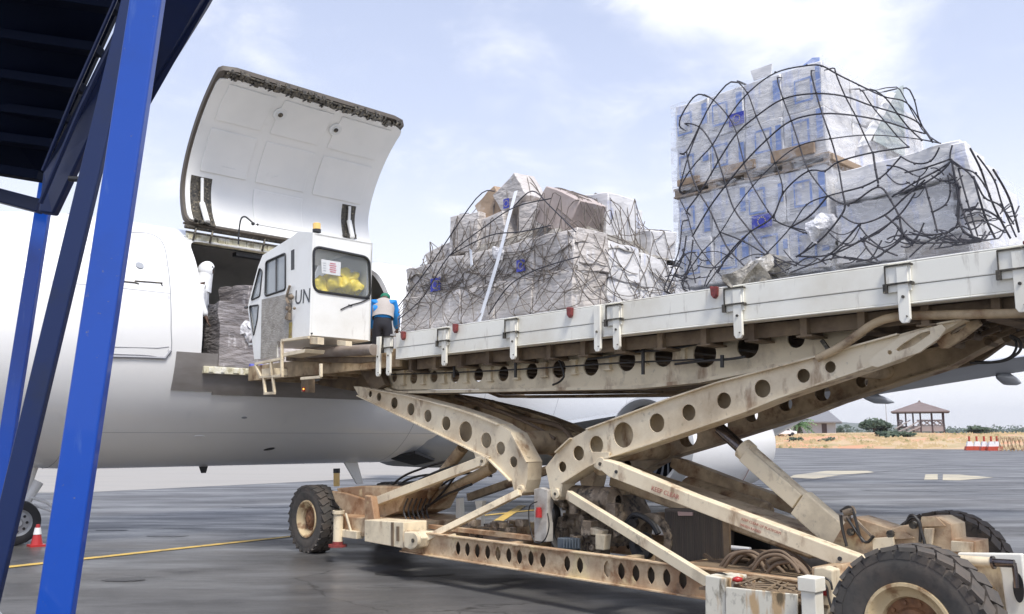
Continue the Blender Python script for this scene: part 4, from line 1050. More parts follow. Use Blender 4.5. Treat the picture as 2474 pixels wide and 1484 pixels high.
# --- rear axle, outrigger housing, rear frame
mb = MB()
mb.prism(T([(2040, 1262), (2060, 1249), (2152, 1278), (2182, 1269), (2219, 1269), (2230, 1249), (2264, 1249), (2297, 1267), (2300, 1304), (2354, 1308), (2356, 1345), (2250, 1400), (2040, 1400), (2000, 1330)], 7.0), EB * .28)
mb.cyl(F(-2.45, 5.9, .5), F(-2.5, 8.2, .5), .13, n=20)
mb.prism(T([(1960, 1370), (2020, 1366), (2030, 1400), (2020, 1500), (1960, 1530)], 6.15), EB * .25)
ra = mb.build('rear_axle', M['chassis'], LO, bevel=.006)
mb = MB(); mb.prism(T([(2228, 1248), (2262, 1248), (2285, 1270), (2225, 1272)], 6.99), EB * -.02); mb.prism(T([(2150, 1290), (2185, 1284), (2210, 1300), (2140, 1304)], 6.99), EB * -.02)
mb.build('rust_patch_plate', M['chassis'], ra)
for P in (wb(2153, 1290, 6.98), wb(2208, 1268, 6.98), wb(2057, 1285, 6.98)):
    mb = MB(); mb.cyl(P, P - EB * .03, .03, n=12); mb.build('axle_bolt', M['mech'], ra)
for pts in ([(2110, 1300), (2160, 1296), (2165, 1330), (2112, 1334)], [(2235, 1276), (2258, 1276), (2252, 1330), (2232, 1330)], [(2300, 1306), (2352, 1310), (2352, 1334), (2300, 1332)]):
    mb = MB(); mb.prism(T(pts, 6.98), EB * -.03); mb.build('axle_plate', M['cream'], ra, bevel=.004)
mb = MB()
for pts in ([(2030, 1235), (2050, 1225), (2062, 1240), (2075, 1290), (2085, 1310)], [(2030, 1245), (2035, 1280), (2045, 1320)], [(2190, 1262), (2200, 1245), (2215, 1255), (2230, 1300), (2235, 1325)], [(2185, 1266), (2205, 1250), (2222, 1265), (2222, 1310)], [(2045, 1250), (2080, 1300), (2095, 1310), (2110, 1295)]):
    mb = MB(); mb.tube(bez(T(pts, 6.93), 5), .012, 6); mb.build('brake_hose', M['hose'], ra, smooth=60)
mb = MB(); mb.cyl(wb(2040, 1238, 6.95), wb(2062, 1232, 6.95), .035, n=12); mb.cyl(wb(2040, 1252, 6.95), wb(2052, 1250, 6.95), .03, n=12); mb.bar(wb(2060, 1250, 6.95), wb(2110, 1300, 6.95), .02, .02); mb.build('valve', M['engine'], ra, smooth=40)
# housing box with open dirty top
hb = 5.78
mb = MB()
mb.prism(T([(1703, 1390), (1752, 1398), (1752, 1560), (1703, 1540)], 5.95), EB * .30)
mb.prism(T([(1752, 1418), (1925, 1436), (1925, 1640), (1752, 1600)], 5.93), EB * .02)
mb.box(px_a(1703, 1400, 6.3), px_a(1925, 1400, 6.3), 6.40, 6.43, .1, .52)
ho = mb.build('outrigger_housing', mat('stained_cream', (0.70, 0.66, 0.55), 0.55, layers=[((0.50, 0.30, 0.12), (7, 7, 1.4), .54, .62, .8, 4), ((0.10, 0.075, 0.04), (5, 5, 2.2), .57, .66, .9, 5), (GRIME, 10, .62, .78, .6, 7)], bump=(14, .2, .01)), LO, bevel=.006)
a0, a1 = px_a(1712, 1400, 6.1), px_a(1925, 1400, 6.1)
P = wb(1752, 1418, 5.95); zt = P.z
mb = MB(); mb.box(a0, a1 + .3, 5.96, 6.40, zt - .05, zt - .03)
for k in range(16):
    x = a0 + .1 + rnd.random() * (a1 - a0); mb.tube(bez([F(x, 6.38, zt), F(x + rnd.uniform(-.2, .2), 6.25, zt + rnd.uniform(0, .05)), F(x + rnd.uniform(-.25, .25), 6.1, zt), F(x + rnd.uniform(-.3, .3), 6.0, zt)], 5), .010, 6)
mb.build('valve_tray', M['under'], ho, smooth=40)
mb = MB(); mb.tube(bez(T([(1712, 1402), (1730, 1386), (1752, 1388), (1762, 1402), (1765, 1412)], 6.1), 5), .008, 6); mb.build('cable_loop', M['hose'], ho)
mb = MB(); mb.ball(wb(1781, 1400, 6.05), .035, 1.3, 1, .7, 1); mb.build('red_knob', M['redlens'], ho, smooth=50)
mb = MB(); P = wb(1953, 1396, 5.80); mb.box(P.dot(EA) - .055, P.dot(EA) + .055, 5.78, 5.89, .02, P.z - .0); mb.box(P.dot(EA) - .068, P.dot(EA) + .068, 5.765, 5.905, P.z - .09, P.z + .005); j2 = mb.build('jack_leg', M['rail'], LO, bevel=.006)
mb = MB(); mb.prism(T([(1965, 1372), (1985, 1370), (2010, 1378), (2012, 1470), (1990, 1500), (1962, 1500)], 5.98), EB * .12); mb.build('jack_mount', M['cream'], LO, bevel=.01)
mb = MB(); mb.obox(wb(1984, 1430, 5.97), EA * .04, EB * .01, EZ * .022); mb.build('side_marker', M['redlens'], LO, bevel=.003)
mb = MB(); mb.tube(bez(T([(1985, 1402), (1997, 1420), (2000, 1440), (2008, 1470)], 5.95), 5), .008, 6); mb.tube(bez(T([(1990, 1395), (2005, 1405), (2010, 1425)], 5.95), 5), .008, 6); mb.build('hose_run', M['hose'], LO, smooth=60)
# rear end frame
mb = MB()
fp = T([(2312, 1335), (2468, 1338), (2492, 1560), (2440, 1560), (2418, 1390), (2410, 1362), (2312, 1352)], 6.9)
mb.prism(fp, EB * .05); mb.box(-1.75, -1.70, 6.95, 8.9, .25, .78)
rf = mb.build('rear_frame', M['rail'], LO, bevel=.01)
mb = MB(); mb.prism(T([(2270, 1360), (2425, 1368), (2440, 1600), (2270, 1600)], 7.0), EB * .03); mb.build('rear_panel', M['cream'], rf)
mb = MB(); mb.cyl(wb(2300, 1351, 6.82), wb(2395, 1359, 6.82), .035, n=16); mb.build('steer_cylinder', M['cream'], LO, smooth=40)
mb = MB(); mb.cyl(wb(2385, 1358, 6.82), wb(2450, 1362, 6.82), .028, n=16); mb.cyl(wb(2396, 1359, 6.82), wb(2402, 1359, 6.82), .045, n=16); mb.tube(bez(T([(2448, 1360), (2452, 1385), (2455, 1420)], 6.85), 4), .018, 8); mb.build('steer_rod', M['chrome'], LO, smooth=40)
mb = MB(); P = wb(2460, 1420, 6.88); mb.prism(circ(P, .035, EA, EZ, 20, .10), EB * -.006); mb.build('frame_slot', M['gasket'], rf)

# --- power pack between the beams
eng = MB(); E0 = F(-5.75, 7.0, .55)
r2 = random.Random(3)
def inp(px, py, b): return wb(px, py, b)
for k in range(95):
    px = 1345 + r2.random() * 150; py = 1180 + r2.random() * 150; 
    if px > 1440 and py < 1200: continue
    b_ = 7.0 + r2.random() * .55; P = inp(px, py, b_)
    s = r2.uniform(.02, .075)
    if r2.random() < .5: eng.obox(P, EA * s, EB * s * 1.1, EZ * s * r2.uniform(.5, 1.5))
    else:
        dv = r2.choice((EA, EB, EZ)); eng.cyl(P - dv * s, P + dv * s * 1.2, s * .8, n=12)
eng.prism(T([(1365, 1200), (1480, 1200), (1500, 1240), (1500, 1320), (1365, 1325)], 7.2), EB * .5)
eng.lathe(wb(1440, 1205, 7.1), EA, [(-.3, .02), (-.3, .13), (.25, .13), (.3, .05)], 20)
eo = eng.build('engine_block', M['engine'], LO, bevel=.008, smooth=35)
mb = MB(); mb.lathe(wb(1572, 1300, 7.12), EB, [(0, .16), (.0, .24), (.22, .24), (.22, .16)], 30, closed=True); mb.prism(T([(1480, 1240), (1500, 1236), (1500, 1290), (1482, 1300)], 7.0), EB * .1); mb.build('fan_shroud', M['engine'], eo, smooth=40)
mb = MB(); mb.cyl(wb(1525, 1268, 7.0), wb(1545, 1250, 7.3), .05, n=14); mb.lathe(wb(1545, 1320, 6.95), EB, [(0, .06), (0, .13), (.08, .13), (.08, .06)], 24, closed=True); mb.tube(bez(T([(1500, 1290), (1530, 1245), (1570, 1260), (1590, 1290)], 7.05), 5), .03, 8)
mb.build('pulley', M['black'], eo, smooth=40)
mb = MB(); mb.obox(wb(1374, 1313, 6.85), EA * .10, EB * .07, EZ * .055); 
for k in range(6): mb.obox(wb(1362 + k * 7, 1313, 6.77), EA * .006, EB * .01, EZ * .05)
mb.build('battery_box', mat('blue_grey_plastic', (0.10, 0.12, 0.14), .6), LO, bevel=.006)
mb = MB(); mb.prism(T([(1410, 1270), (1455, 1282), (1452, 1296), (1410, 1290)], 6.95), EB * .1); mb.prism(T([(1437, 1290), (1462, 1292), (1458, 1330), (1437, 1328)], 6.9), EB * .1); mb.build('filter_bracket', M['cream'], LO, bevel=.01)
mb = MB(); mb.prism(T([(1289, 1182), (1304, 1178), (1322, 1184), (1320, 1310), (1290, 1308)], 6.85), EB * .1); cc = mb.build('control_column', mat('grey_cream', (.5, .47, .42), .6, layers=[(DIRT, 5, .45, .7, .7, 7)]), LO, bevel=.008)
mb = MB(); mb.cyl(wb(1301, 1232, 6.82), wb(1301, 1250, 6.82), .035, n=14); mb.cyl(wb(1301, 1226, 6.82), wb(1301, 1232, 6.82), .028, n=14); mb.build('extinguisher', M['redlens'], cc, smooth=40)
mb = MB(); mb.tube(bez(T([(1297, 1212), (1280, 1222), (1277, 1250), (1284, 1290), (1292, 1310)], 6.8), 5), .007, 6); mb.tube(bez(T([(1322, 1240), (1326, 1270), (1318, 1300), (1304, 1312), (1290, 1310)], 6.8), 5), .007, 6); mb.build('control_cable', M['hose'], cc, smooth=60)
mb = MB()
for k in range(5): mb.tube(bez(T([(1320 + k * 4, 1205), (1338 + k * 3, 1240), (1326 + k * 5, 1290), (1345 + k * 4, 1330)], 6.95 + k * .05), 5), .022, 7)
mb.build('hose_bundle', M['hose'], LO, smooth=60)
mb = MB(); mb.prism(T([(1605, 1228), (1760, 1232), (1752, 1372), (1605, 1352)], 7.15), EB * .12); rd = mb.build('radiator', M['radiator'], LO, bevel=.006)
mb = MB()
for k in range(34):
    x = 1608 + k * 4.45; mb.bar(wb(x, 1236, 7.145), wb(x, 1352 + k * .5, 7.145), .006, .006)
mb.build('radiator_fin', M['radiator'], rd)
mb = MB(); mb.prism(T([(1636, 1236), (1672, 1238), (1672, 1246), (1638, 1246)], 7.13), EB * .02); mb.build('radiator_label', mat('pink_label', (.42, .3, .28), .6), rd)
mb = MB(); mb.prism(T([(1765, 1250), (1860, 1290), (1860, 1335), (1765, 1330)], 7.6), EB * .5); mb.build('battery_compartment', M['gasket'], LO, bevel=.01)
mb = MB(); mb.cyl(wb(1755, 1322, 7.1), wb(1812, 1328, 7.1), .022, n=12); mb.build('grab_bar', M['white'], LO, smooth=40)
mb = MB(); mb.box(-4.75, -3.3, 6.6, 8.1, .53, .545)
mb.prism(T([(1745, 1260), (1760, 1258), (1762, 1400), (1750, 1400)], 6.95), EB * .03); mb.bar(wb(1700, 1340, 7), wb(1770, 1385, 7), .03, .03)
mb.build('floor_plate', M['under'], LO)
mb = MB()
for k in range(26):
    x = 1780 + r2.random() * 140; y = 1345 + r2.random() * 45; b_ = 6.6 + r2.random() * .6
    mb.tube(bez(T([(x - 45, y + 22), (x - 20, y - 8), (x + 20, y - 14), (x + 50, y + 6), (x + 66, y + 30)], b_), 5), r2.uniform(.012, .026), 7)
mb.build('hose_bundle', M['hose_dusty'], LO, smooth=60)
mb = MB()
for k in range(20):
    x = 1120 + r2.random() * 150; y = 1262 + r2.random() * 30; b_ = 7 + r2.random() * .6
    mb = MB(); mb.obox(wb(x, y, b_), EA * r2.uniform(.02, .09), EB * .05, EZ * r2.uniform(.01, .04)); mb.build('valve_block', M['engine'], LO, bevel=.004)
mb = MB(); mb.prism(T([(1102, 1205), (1112, 1203), (1114, 1260), (1100, 1260)], 7.6), EB * .06); mb.build('bracket_post', M['rail'], LO)
mb = MB(); mb.prism(T([(1146, 1210), (1166, 1210), (1162, 1228), (1162, 1272), (1150, 1272), (1150, 1228)], 7.6), EB * .06); mb.build('filler_neck', M['rail'], LO)
# --- links and plates below the rear of the platform
def r3(pts): return [((3100 + .299 * x) / 1.5528, (1130 + .299 * y) / 1.5528) for x, y in pts]
mb = MB(); l1 = T(r3([(545, 810), (530, 745), (640, 650), (900, 460), (1250, 345), (1440, 290), (1495, 350), (1400, 470), (1160, 645), (900, 735), (640, 830)]), 6.84)
mb.plate(l1, EB * .03, [T(r3([(865, 610), (960, 530), (1180, 400), (1290, 375), (1300, 410), (1100, 555), (900, 630)]), 6.84), circ(T(r3([(790, 645)]), 6.84)[0], .018, EA, EZ, 10)])
mb.build('slotted_link', M['cream_arm'], LO, bevel=.004)
mb = MB(); mb.plate(T(r3([(1365, 480), (1500, 400), (1760, 250), (1900, 230), (1930, 290), (1700, 470), (1500, 590), (1425, 595)]), 7.0), EB * .05, [T(r3([(1540, 400), (1640, 330), (1740, 280), (1750, 300), (1640, 390), (1560, 420)]), 7.0)]); mb.build('slotted_link', M['cream_dirty'], LO, bevel=.004)
mb = MB()
for k in range(26):
    x = 1500 + r2.random() * 850; y = 270 + r2.random() * 380 * (1 - (x - 1500) / 1700); b_ = 7.3 + r2.random() * 1.2
    P = T(r3([(x, y)]), b_)[0]; s = r2.uniform(.03, .10)
    if r2.random() < .6: mb.bar(P, P + EA * s * 4 + EZ * s * 1.2, .04, .04)
    else: mb.cyl(P, P + EB * s * 3, s * .5, n=12)
mb.prism(T(r3([(300, 300), (1100, 280), (1500, 230), (2350, 220), (2380, 420), (2000, 700), (1850, 790), (1500, 860)]), 8.55), EB * .08)
mb.build('platform_linkage', M['under'], LO, bevel=.005)
mb = MB(); mb.tube(bez(T(r3([(1800, 775), (2050, 770), (2250, 740), (2400, 650), (2440, 560), (2400, 480), (2300, 430)]), 7.3), 6), .011, 8); mb.tube(bez(T(r3([(1860, 760), (2100, 765), (2290, 710), (2370, 610), (2375, 510), (2300, 450)]), 7.35), 6), .010, 8)
mb.build('hydraulic_hose', M['hose'], LO, smooth=60)
mb = MB(); mb.prism(T(r3([(2370, 0), (2474, 0), (2474, 450), (2420, 450)]), 6.66), EB * .02); mb.bm.free()

# --- bridge platform carrying the cab
mb = MB()
mb.box(-13.5, -9.32, 6.78, 6.83, 2.56, 2.80); mb.box(-13.5, -9.32, 9.38, 9.43, 2.56, 2.82); mb.box(-13.5, -9.32, 6.83, 9.38, 2.74, 2.80)
for k in range(7): mb.box(-13.4 + k * .62, -13.34 + k * .62, 6.83, 9.38, 2.56, 2.74)
mb.build('bridge_platform', M['cream_dirty'], LO, bevel=.005)
mb = MB(); mb.cyl(wb(739, 853, 6.62), wb(903, 845, 6.62), .075, n=24); mb.cyl(wb(739, 853, 6.62), wb(745, 853, 6.62), .085, n=24); mb.build('bridge_slide_tube', mat('grey_brown_steel', (.26, .215, .185), .5, layers=[((.38, .33, .28), 5, .5, .7, .6, 6), (DIRT, 3, .5, .7, .6, 6)]), LO, smooth=40)
mb = MB(); mb.prism(T([(690, 862), (905, 862), (905, 874), (860, 878), (690, 872)], 6.66), EB * .06); mb.prism(T([(860, 880), (905, 876), (930, 930), (905, 945), (885, 925)], 6.98), EB * .1); mb.prism(T([(755, 905), (905, 890), (900, 935), (850, 945), (770, 930)], 7.6), EB * .4)
mb.build('bridge_beam', M['under'], LO, bevel=.01)
mb = MB(); mb.ball(wb(752, 914, 7.3), .12, 1.4, 1.0, .5, 2); mb.prism(T([(710, 880), (750, 876), (770, 884), (720, 890)], 6.9), EB * .3); mb.build('work_lamp', M['plane_grey'], LO, smooth=50)
# steps
SBp = 6.0
mb = MB()
def sbar(x0, y0, x1, y1, w=.035, b=SBp): mb.bar(wb(x0, y0, b), wb(x1, y1, b), w, w)
for s in ((681, 823, 681, 909), (681, 823, 746, 815), (617, 880, 683, 866), (655, 874, 655, 909), (628, 911, 683, 908), (617, 880, 630, 911), (637, 912, 641, 951), (659, 912, 663, 950), (639, 951, 664, 950), (775, 879, 775, 911), (775, 911, 728, 915)): sbar(*s)
mb.plate(T([(683, 853), (738, 843), (735, 852), (684, 862)], SBp), EB * .3, [])
mb.plate(T([(632, 892), (655, 889), (655, 905), (632, 908)], SBp), EB * .25, [])
mb.prism(T([(748, 814), (767, 815), (767, 832), (748, 831)], 6.12), EB * .1); mb.prism(T([(814, 822), (835, 824), (835, 836), (814, 835)], 6.42), EB * .1)
mb.build('boarding_steps', M['cream'], LO, bevel=.003)
mb = MB(); mb.prism(T([(727, 912), (745, 912), (745, 948), (727, 948)], 6.3), EB * .1); tl = mb.build('lamp_bracket', M['under'], LO)
mb = MB(); mb.obox(wb(733, 941, 6.29), EA * .02, EB * .012, EZ * .028); mb.build('tail_lamp', M['redlens'], tl)
ml = bpy.data.materials.new('lit_orange_lamp'); ml.use_nodes = True; p_ = ml.node_tree.nodes['Principled BSDF']; p_.inputs['Base Color'].default_value = (.9, .4, .05, 1); p_.inputs['Emission Color'].default_value = (1, .45, .08, 1); p_.inputs['Emission Strength'].default_value = 1.6
mb = MB(); mb.ball(wb(733, 940, 6.272), .013, 1, 1, 1, 1); mb.build('lamp_bulb', ml, tl, smooth=60)

# --- cab
CBB, CAA = 6.10, None
Cn = wb(747, 810, CBB); CAA = Cn.dot(EA); cz0 = Cn.z; cz1 = wb(755, 563, CBB).z
cbw = wa(897, 700, CAA).dot(EB)
cab = MB()
nw = T([(755, 562), (722, 559), (702, 574), (634, 617), (623, 645), (601, 728), (598, 744), (606, 800), (614, 869), (668, 864), (668, 826), (747, 811)], CBB)
nw[0] = F(CAA, CBB, nw[0].z); nw[-1] = F(CAA, CBB, nw[-1].z)
win1 = round_poly(T([(643, 633), (690, 612), (690, 700), (641, 716)], CBB), .05, 4)
win2 = round_poly(T([(627, 648), (634, 656), (628, 716), (607, 726)], CBB), .03, 3)
win3 = round_poly(T([(603, 740), (625, 737), (622, 772), (613, 812)], CBB), .03, 3)
slot = T([(703, 606), (711, 602), (711, 651), (703, 653)], CBB)
cab.plate(nw, EB * .03, [win1, win2, win3, slot])
rz0 = F(CAA, CBB, cz0); 
ww = [wa(757, 595, CAA), wa(892, 623, CAA), wa(894, 722, CAA), wa(757, 703, CAA)]
ww = round_poly(ww, .12, 5)
rw = [F(CAA, CBB + .031, cz0), F(CAA, cbw, cz0), F(CAA, cbw, cz1), F(CAA, CBB + .031, cz1)]
cab.plate(rw, EA * -.03, [ww])
W_ = EB * (cbw - CBB)
# roof strips, floor, far wall, front wall
roofl = [nw[0], nw[1], nw[2], nw[3], nw[4], nw[5], nw[6]]
for i, (P, Q) in enumerate(zip(roofl, roofl[1:])):
    n = (Q - P).cross(EB).normalized(); n = n if n.z > 0 or abs(n.z) < .2 else -n
    if i < 3: cab.prism([P + EB * .032, Q + EB * .032, Q + W_ - EB * .001, P + W_ - EB * .001], -EZ * .03)
fa = [p + W_ for p in nw]; cab.plate([p for p in fa], EB * -.03, [[p + W_ for p in win1]])
cab.prism([nw[-1] + EB * .031, nw[6] + EB * .031 + EZ * 0, nw[6] + W_ - EB * .031, nw[-1] + W_ - EB * .031], EZ * -.04) if False else None
cab.box(nw[6].dot(EA) + .02, CAA - .031, CBB + .031, cbw - .031, cz0 + .0, cz0 + .03)
cabo = cab.build('cab', M['cab'], LO, bevel=.012)
mb = MB(); mb.prism([p - EB * .006 for p in T([(633, 724), (706, 708), (706, 815), (669, 826), (669, 863), (630, 868)], CBB)], EB * .005); dr_ = mb.build('cab_door', M['cab_dirty'], cabo); dr_['label'] = 'dusty grey lower cab door'
def gasket(loop, r, nm='window_gasket', par=cabo, off=None, m='gasket'):
    mb = MB(); L = loop + [loop[0], loop[1]]; mb.tube(L, r, 6, caps=False); mb.build(nm, M[m], par, smooth=60)
gasket([p - EB * .003 for p in win1], .016); gasket([p - EB * .003 for p in win2], .012); gasket([p - EB * .003 for p in win3], .012); gasket([p + EA * .003 for p in ww], .020)
mb = MB(); mb.bar(wb(667, 624, CBB) - EB * .002, wb(667, 708, CBB) - EB * .002, .01, .022, side=EB); mb.build('window_divider', M['gasket'], cabo)
mb = MB(); mb.plate([p + EB * .012 for p in win1], EB * .005); mb.plate([p + EB * .012 for p in win2], EB * .005); mb.plate([p + EB * .012 for p in win3], EB * .005); mb.build('side_window', M['glass_grey'], cabo)
mb = MB(); mb.plate([p - EA * .012 for p in ww], EA * -.005); mb.build('rear_window', M['glass'], cabo)
mb = MB(); mb.box(CAA - 1.2, CAA - .04, cbw - .06, cbw - .035, cz0 + .05, cz1 - .1); mb.build('cab_lining', M['plane_grey'], cabo)
mb = MB(); mb.prism([p - EB * .002 for p in slot], EB * .034); mb.build('door_slot_shade', M['gasket'], cabo)  # black strip added in the slit, standing in for its inner shade
mb = MB(); mb.cyl(wb(765, 557, 6.3), wb(765, 540, 6.3), .055, n=18); bc = mb.build('beacon', M['amber'], cabo, smooth=40, bevel=.008)
mb = MB(); mb.cyl(wb(765, 562, 6.3), wb(765, 555, 6.3), .06, n=18); mb.build('beacon_base', M['gasket'], bc)
mb = MB(); mb.tube(bez(T([(700, 690), (692, 720), (700, 745), (690, 770)], CBB - .03), 5), .02, 6); mb.ball(wb(703, 718, CBB - .05), .04); mb.ball(wb(695, 745, CBB - .04), .035); mb.ball(wb(711, 745, CBB - .04), .022); mb.obox(wb(697, 765, CBB - .03), EA * .03, EB * .02, EZ * .05)
mb.build('door_latch', M['engine'], cabo, smooth=40)
mb = MB(); mb.obox(wb(701, 800, CBB - .012), EA * .035, EB * .004, EZ * .12); mb.build('hazard_stripe', mat('worn_yellow_stripe', (.28, .22, .05), .7, layers=[(DIRT, 10, .45, .6, .8, 5)]), cabo)
lett(cabo, 'UN', 711, 736, 745, 731, CBB - .003, .20, 'lettering')
mb = MB(); mb.tube(bez(TA([(823, 748), (845, 738), (873, 730), (894, 720)], CAA + .01), 4), .008, 6); mb.obox(wa(846, 738, CAA + .01), EA * .006, EB * .03, EZ * .01); mb.build('wiper', M['gasket'], cabo, smooth=60)
mb = MB(); mb.cyl(wa(752, 806, CAA), wa(752, 806, CAA) + EA * .02, .012, n=8); mb.cyl(wb(599, 743, CBB), wb(592, 743, CBB), .02, n=8); mb.build('cab_rivet', M['gasket'], cabo)
# mirror arm sticking up above the roof side towards the door
mb = MB(); mb.tube(bez([wa(576, 590, -13.2), wa(577, 560, -13.2), wa(582, 530, -13.2), wa(592, 524, -13.2), wa(604, 533, -13.2), wa(612, 540, -13.2)], 4), .014, 6); mb.ball(wa(611, 541, -13.2), .03); mb.ball(wa(622, 543, -13.2), .02)
mb.build('lamp_arm', M['gasket'], LO, smooth=60)
# driver's sheet of paper behind the glass
mb = MB(); sp = [wa(776, 626, CAA - .04), wa(823, 634, CAA - .04), wa(822, 667, CAA - .04), wa(777, 660, CAA - .04)]; mb.prism(sp, EA * -.003)
pp = mb.build('paper_notice', M['white'], None, loc=sp[0]); tag(pp, 'white paper notice with red print taped inside the cab window', 'notice')
mb = MB()
for k in range(5):
    P = wa(795, 636 + k * 5, CAA - .037); mb.obox(P + EB * .06, EB * (.055 if k % 2 else .045), EZ * .007, EA * .001)
mb.build('red_print', mat('red_print', (.6, .12, .16), .6), pp)
mb = MB()
for k in range(4): mb.obox(wa(784, 636 + k * 6, CAA - .037), EB * .02, EZ * .004, EA * .001)
mb.build('grey_print', M['plane_grey'], pp)
# yellow rainwear heaped against the window
q = MB(); r4 = random.Random(5)
for px, py, r_ in ((775, 690, .13), (800, 685, .16), (828, 690, .17), (856, 692, .15), (835, 665, .12), (872, 702, .10), (848, 675, .12), (765, 700, .08)):
    q.ball(wa(px, py, CAA - .24), r_, .8, 1.1, .85, 3)
for v in q.bm.verts:
    n_ = noise.noise_vector(v.co * 7) * .07 + noise.noise_vector(v.co * 19) * .03; v.co += n_
yo = q.build('rain_jacket', M['yellow'], None, smooth=70, loc=wa(820, 700, CAA - .24)); tag(yo, 'crumpled yellow rainwear heaped behind the cab rear window', 'jacket')
# ================================================================== CARGO
ORD = ['first', 'second', 'third', 'fourth', 'fifth', 'sixth']
cartons = []
def carton(C, s, m, label, group, rot=(0, 0, 0), name='carton', lump=.012, cat='carton', n=5, crease=True):
    """C centre (a,b,z); s sizes along a,b,z; rot = (about a, about b, about z)"""
    bm = bmesh.new()
    bmesh.ops.create_cube(bm, size=1.0); bmesh.ops.subdivide_edges(bm, edges=bm.edges[:], cuts=n, use_grid_fill=True)
    Rm = Matrix.Rotation(rot[2], 3, 'Z') @ Matrix.Rotation(rot[1], 3, 'Y') @ Matrix.Rotation(rot[0], 3, 'X')
    seed = Vector((C[0] * 7.1, C[1] * 3.3, C[2] * 5.7))
    for v in bm.verts:
        p = Vector((v.co.x * s[0], v.co.y * s[1], v.co.z * s[2]))
        p = p + noise.noise_vector(p * 4 + seed) * lump + noise.noise_vector(p * 11 + seed) * lump * .4
        p = Rm @ p; v.co = F(C[0] + p.x, C[1] + p.y, C[2] + p.z)
    mb = MB(); mb.bm.free(); mb.bm = bm
    o = mb.build(name, m, None, loc=F(C[0], C[1], C[2] - s[2] / 2), smooth=38, bevel=.008, bseg=1)
    tag(o, label, cat, group); cartons.append((o, C, s, rot)); return o
def local(o, C, rot, u, v, w):
    Rm = Matrix.Rotation(rot[2], 3, 'Z') @ Matrix.Rotation(rot[1], 3, 'Y') @ Matrix.Rotation(rot[0], 3, 'X')
    p = Rm @ Vector((u, v, w)); return F(C[0] + p.x, C[1] + p.y, C[2] + p.z)
def flag(par, P, w, h, x=EA, y=EZ, n=None):
    n = -EB if n is None else n; mb = MB(); mb.obox(P + n * .004, x * w / 2, y * h / 2, n * .0015); f = mb.build('flag_sticker', M['flagblue'], par)
    mb = MB()
    for k in range(12):
        t = 2 * math.pi * k / 12; c = P + n * .0065 + x * math.cos(t) * h * .31 + y * math.sin(t) * h * .31
        st = [c + x * math.cos(R(90 + 36 * i)) * h * (.055 if i % 2 == 0 else .028) + y * math.sin(R(90 + 36 * i)) * h * (.065 if i % 2 == 0 else .028) for i in range(10)]
        mb.prism(st, n * .001)
    mb.build('flag_stars', M['star'], f)
def blueprint(par, C, s, k):
    b0 = C[1] - s[1] / 2 - .014; r5 = random.Random(k)
    mb = MB(); a1 = C[0] + s[0] / 2; z0 = C[2] - s[2] / 2; H = s[2]
    mb.box(a1 - .060 + r5.uniform(-.02, .01), a1 - .010, b0 - .003, b0, z0 + H * r5.uniform(.1, .5), z0 + H * r5.uniform(.65, .97))
    if r5.random() < .9:
        c = C[0] + r5.uniform(-.08, .02); w = .07; zc = z0 + H * r5.uniform(.45, .6); h = H * .22
        for q in ((c - w, c + w, zc + h, zc + h + .018), (c - w, c + w, zc - h - .018, zc - h), (c - w - .012, c - w, zc - h - .018, zc + h + .018), (c + w, c + w + .02, zc - h - .018, zc + h + .018)):
            mb.box(q[0], q[1], b0 - .003, b0, q[2], q[3])
    mb.build('blue_print', M['blueprint'], par)
    mb = MB()
    for i in range(5): mb.box(C[0] - .15, C[0] - .15 + r5.uniform(.05, .16), b0 - .002, b0, z0 + .06 + i * .022, z0 + .066 + i * .022)
    mb.build('printed_text', M['plane_grey'], par)
G1 = 'cartons in the tall netted stack'
rowname = {3: 'top row', 2: 'second row down', 1: 'third row down', 0: 'bottom row'}
NB = 6.98
flags = {}
for r in range(4):
    zb = 3.08 + r * .455 + (.10 if r > 1 else 0) - (.01 * r)
    h = .45 if r < 2 else .42
    if r == 3: zb = 4.50
    if r == 2: zb = 4.08
    for c in range(4):
        w = .388; a = -5.02 + w / 2 + c * .392
        C = (a + rnd.uniform(-.006, .006), NB + .27 + rnd.uniform(-.012, .012), zb + h / 2); s = (w, .54, h)
        lb = 'white blue-printed carton, %s of tall stack, %s from left' % (rowname[r], ORD[c])
        o = carton(C, s, M['box_white'], lb, G1, rot=(rnd.uniform(-.015, .015), rnd.uniform(-.015, .015), 0))
        blueprint(o, C, s, r * 4 + c)
    for c in range(3):          # side face columns
        b = NB + .56 + .26 + c * .53
        h2 = h
        C = (-3.45 - .27 + rnd.uniform(-.02, .02), b, zb + h2 / 2)
        lb = 'plain white carton, right side of tall stack, %s back, %s' % (ORD[c], rowname[r])
        if r >= 1: carton(C, (.54, .52, h2), M['box_white'], lb, G1, rot=(0, rnd.uniform(-.02, .02), 0))
# flaps standing up above the top row
mb = MB(); P = wb(1835, 165, NB); mb.prism([wb(1820, 195, NB), wb(1862, 180, NB), wb(1864, 154, NB), wb(1812, 172, NB)], EB * .012)
o = mb.build('carton_flap', M['box_white'], cartons[19][0] if False else None, loc=P); tag(o, 'loose upright cardboard sheet at the top of the tall stack, left of centre', 'cardboard sheet', 'cardboard sheets on the tall stack')
mb = MB(); mb.prism([wb(1930, 165, NB + .1), wb(1978, 150, NB + .1), wb(1978, 139, NB + .1), wb(1962, 140, NB + .1)], EB * .012)
o = mb.build('carton_flap', M['blueprint'], None, loc=wb(1960, 150, NB)); tag(o, 'loose upright blue cardboard corner at the right top edge of the tall stack', 'cardboard sheet', 'cardboard sheets on the tall stack')
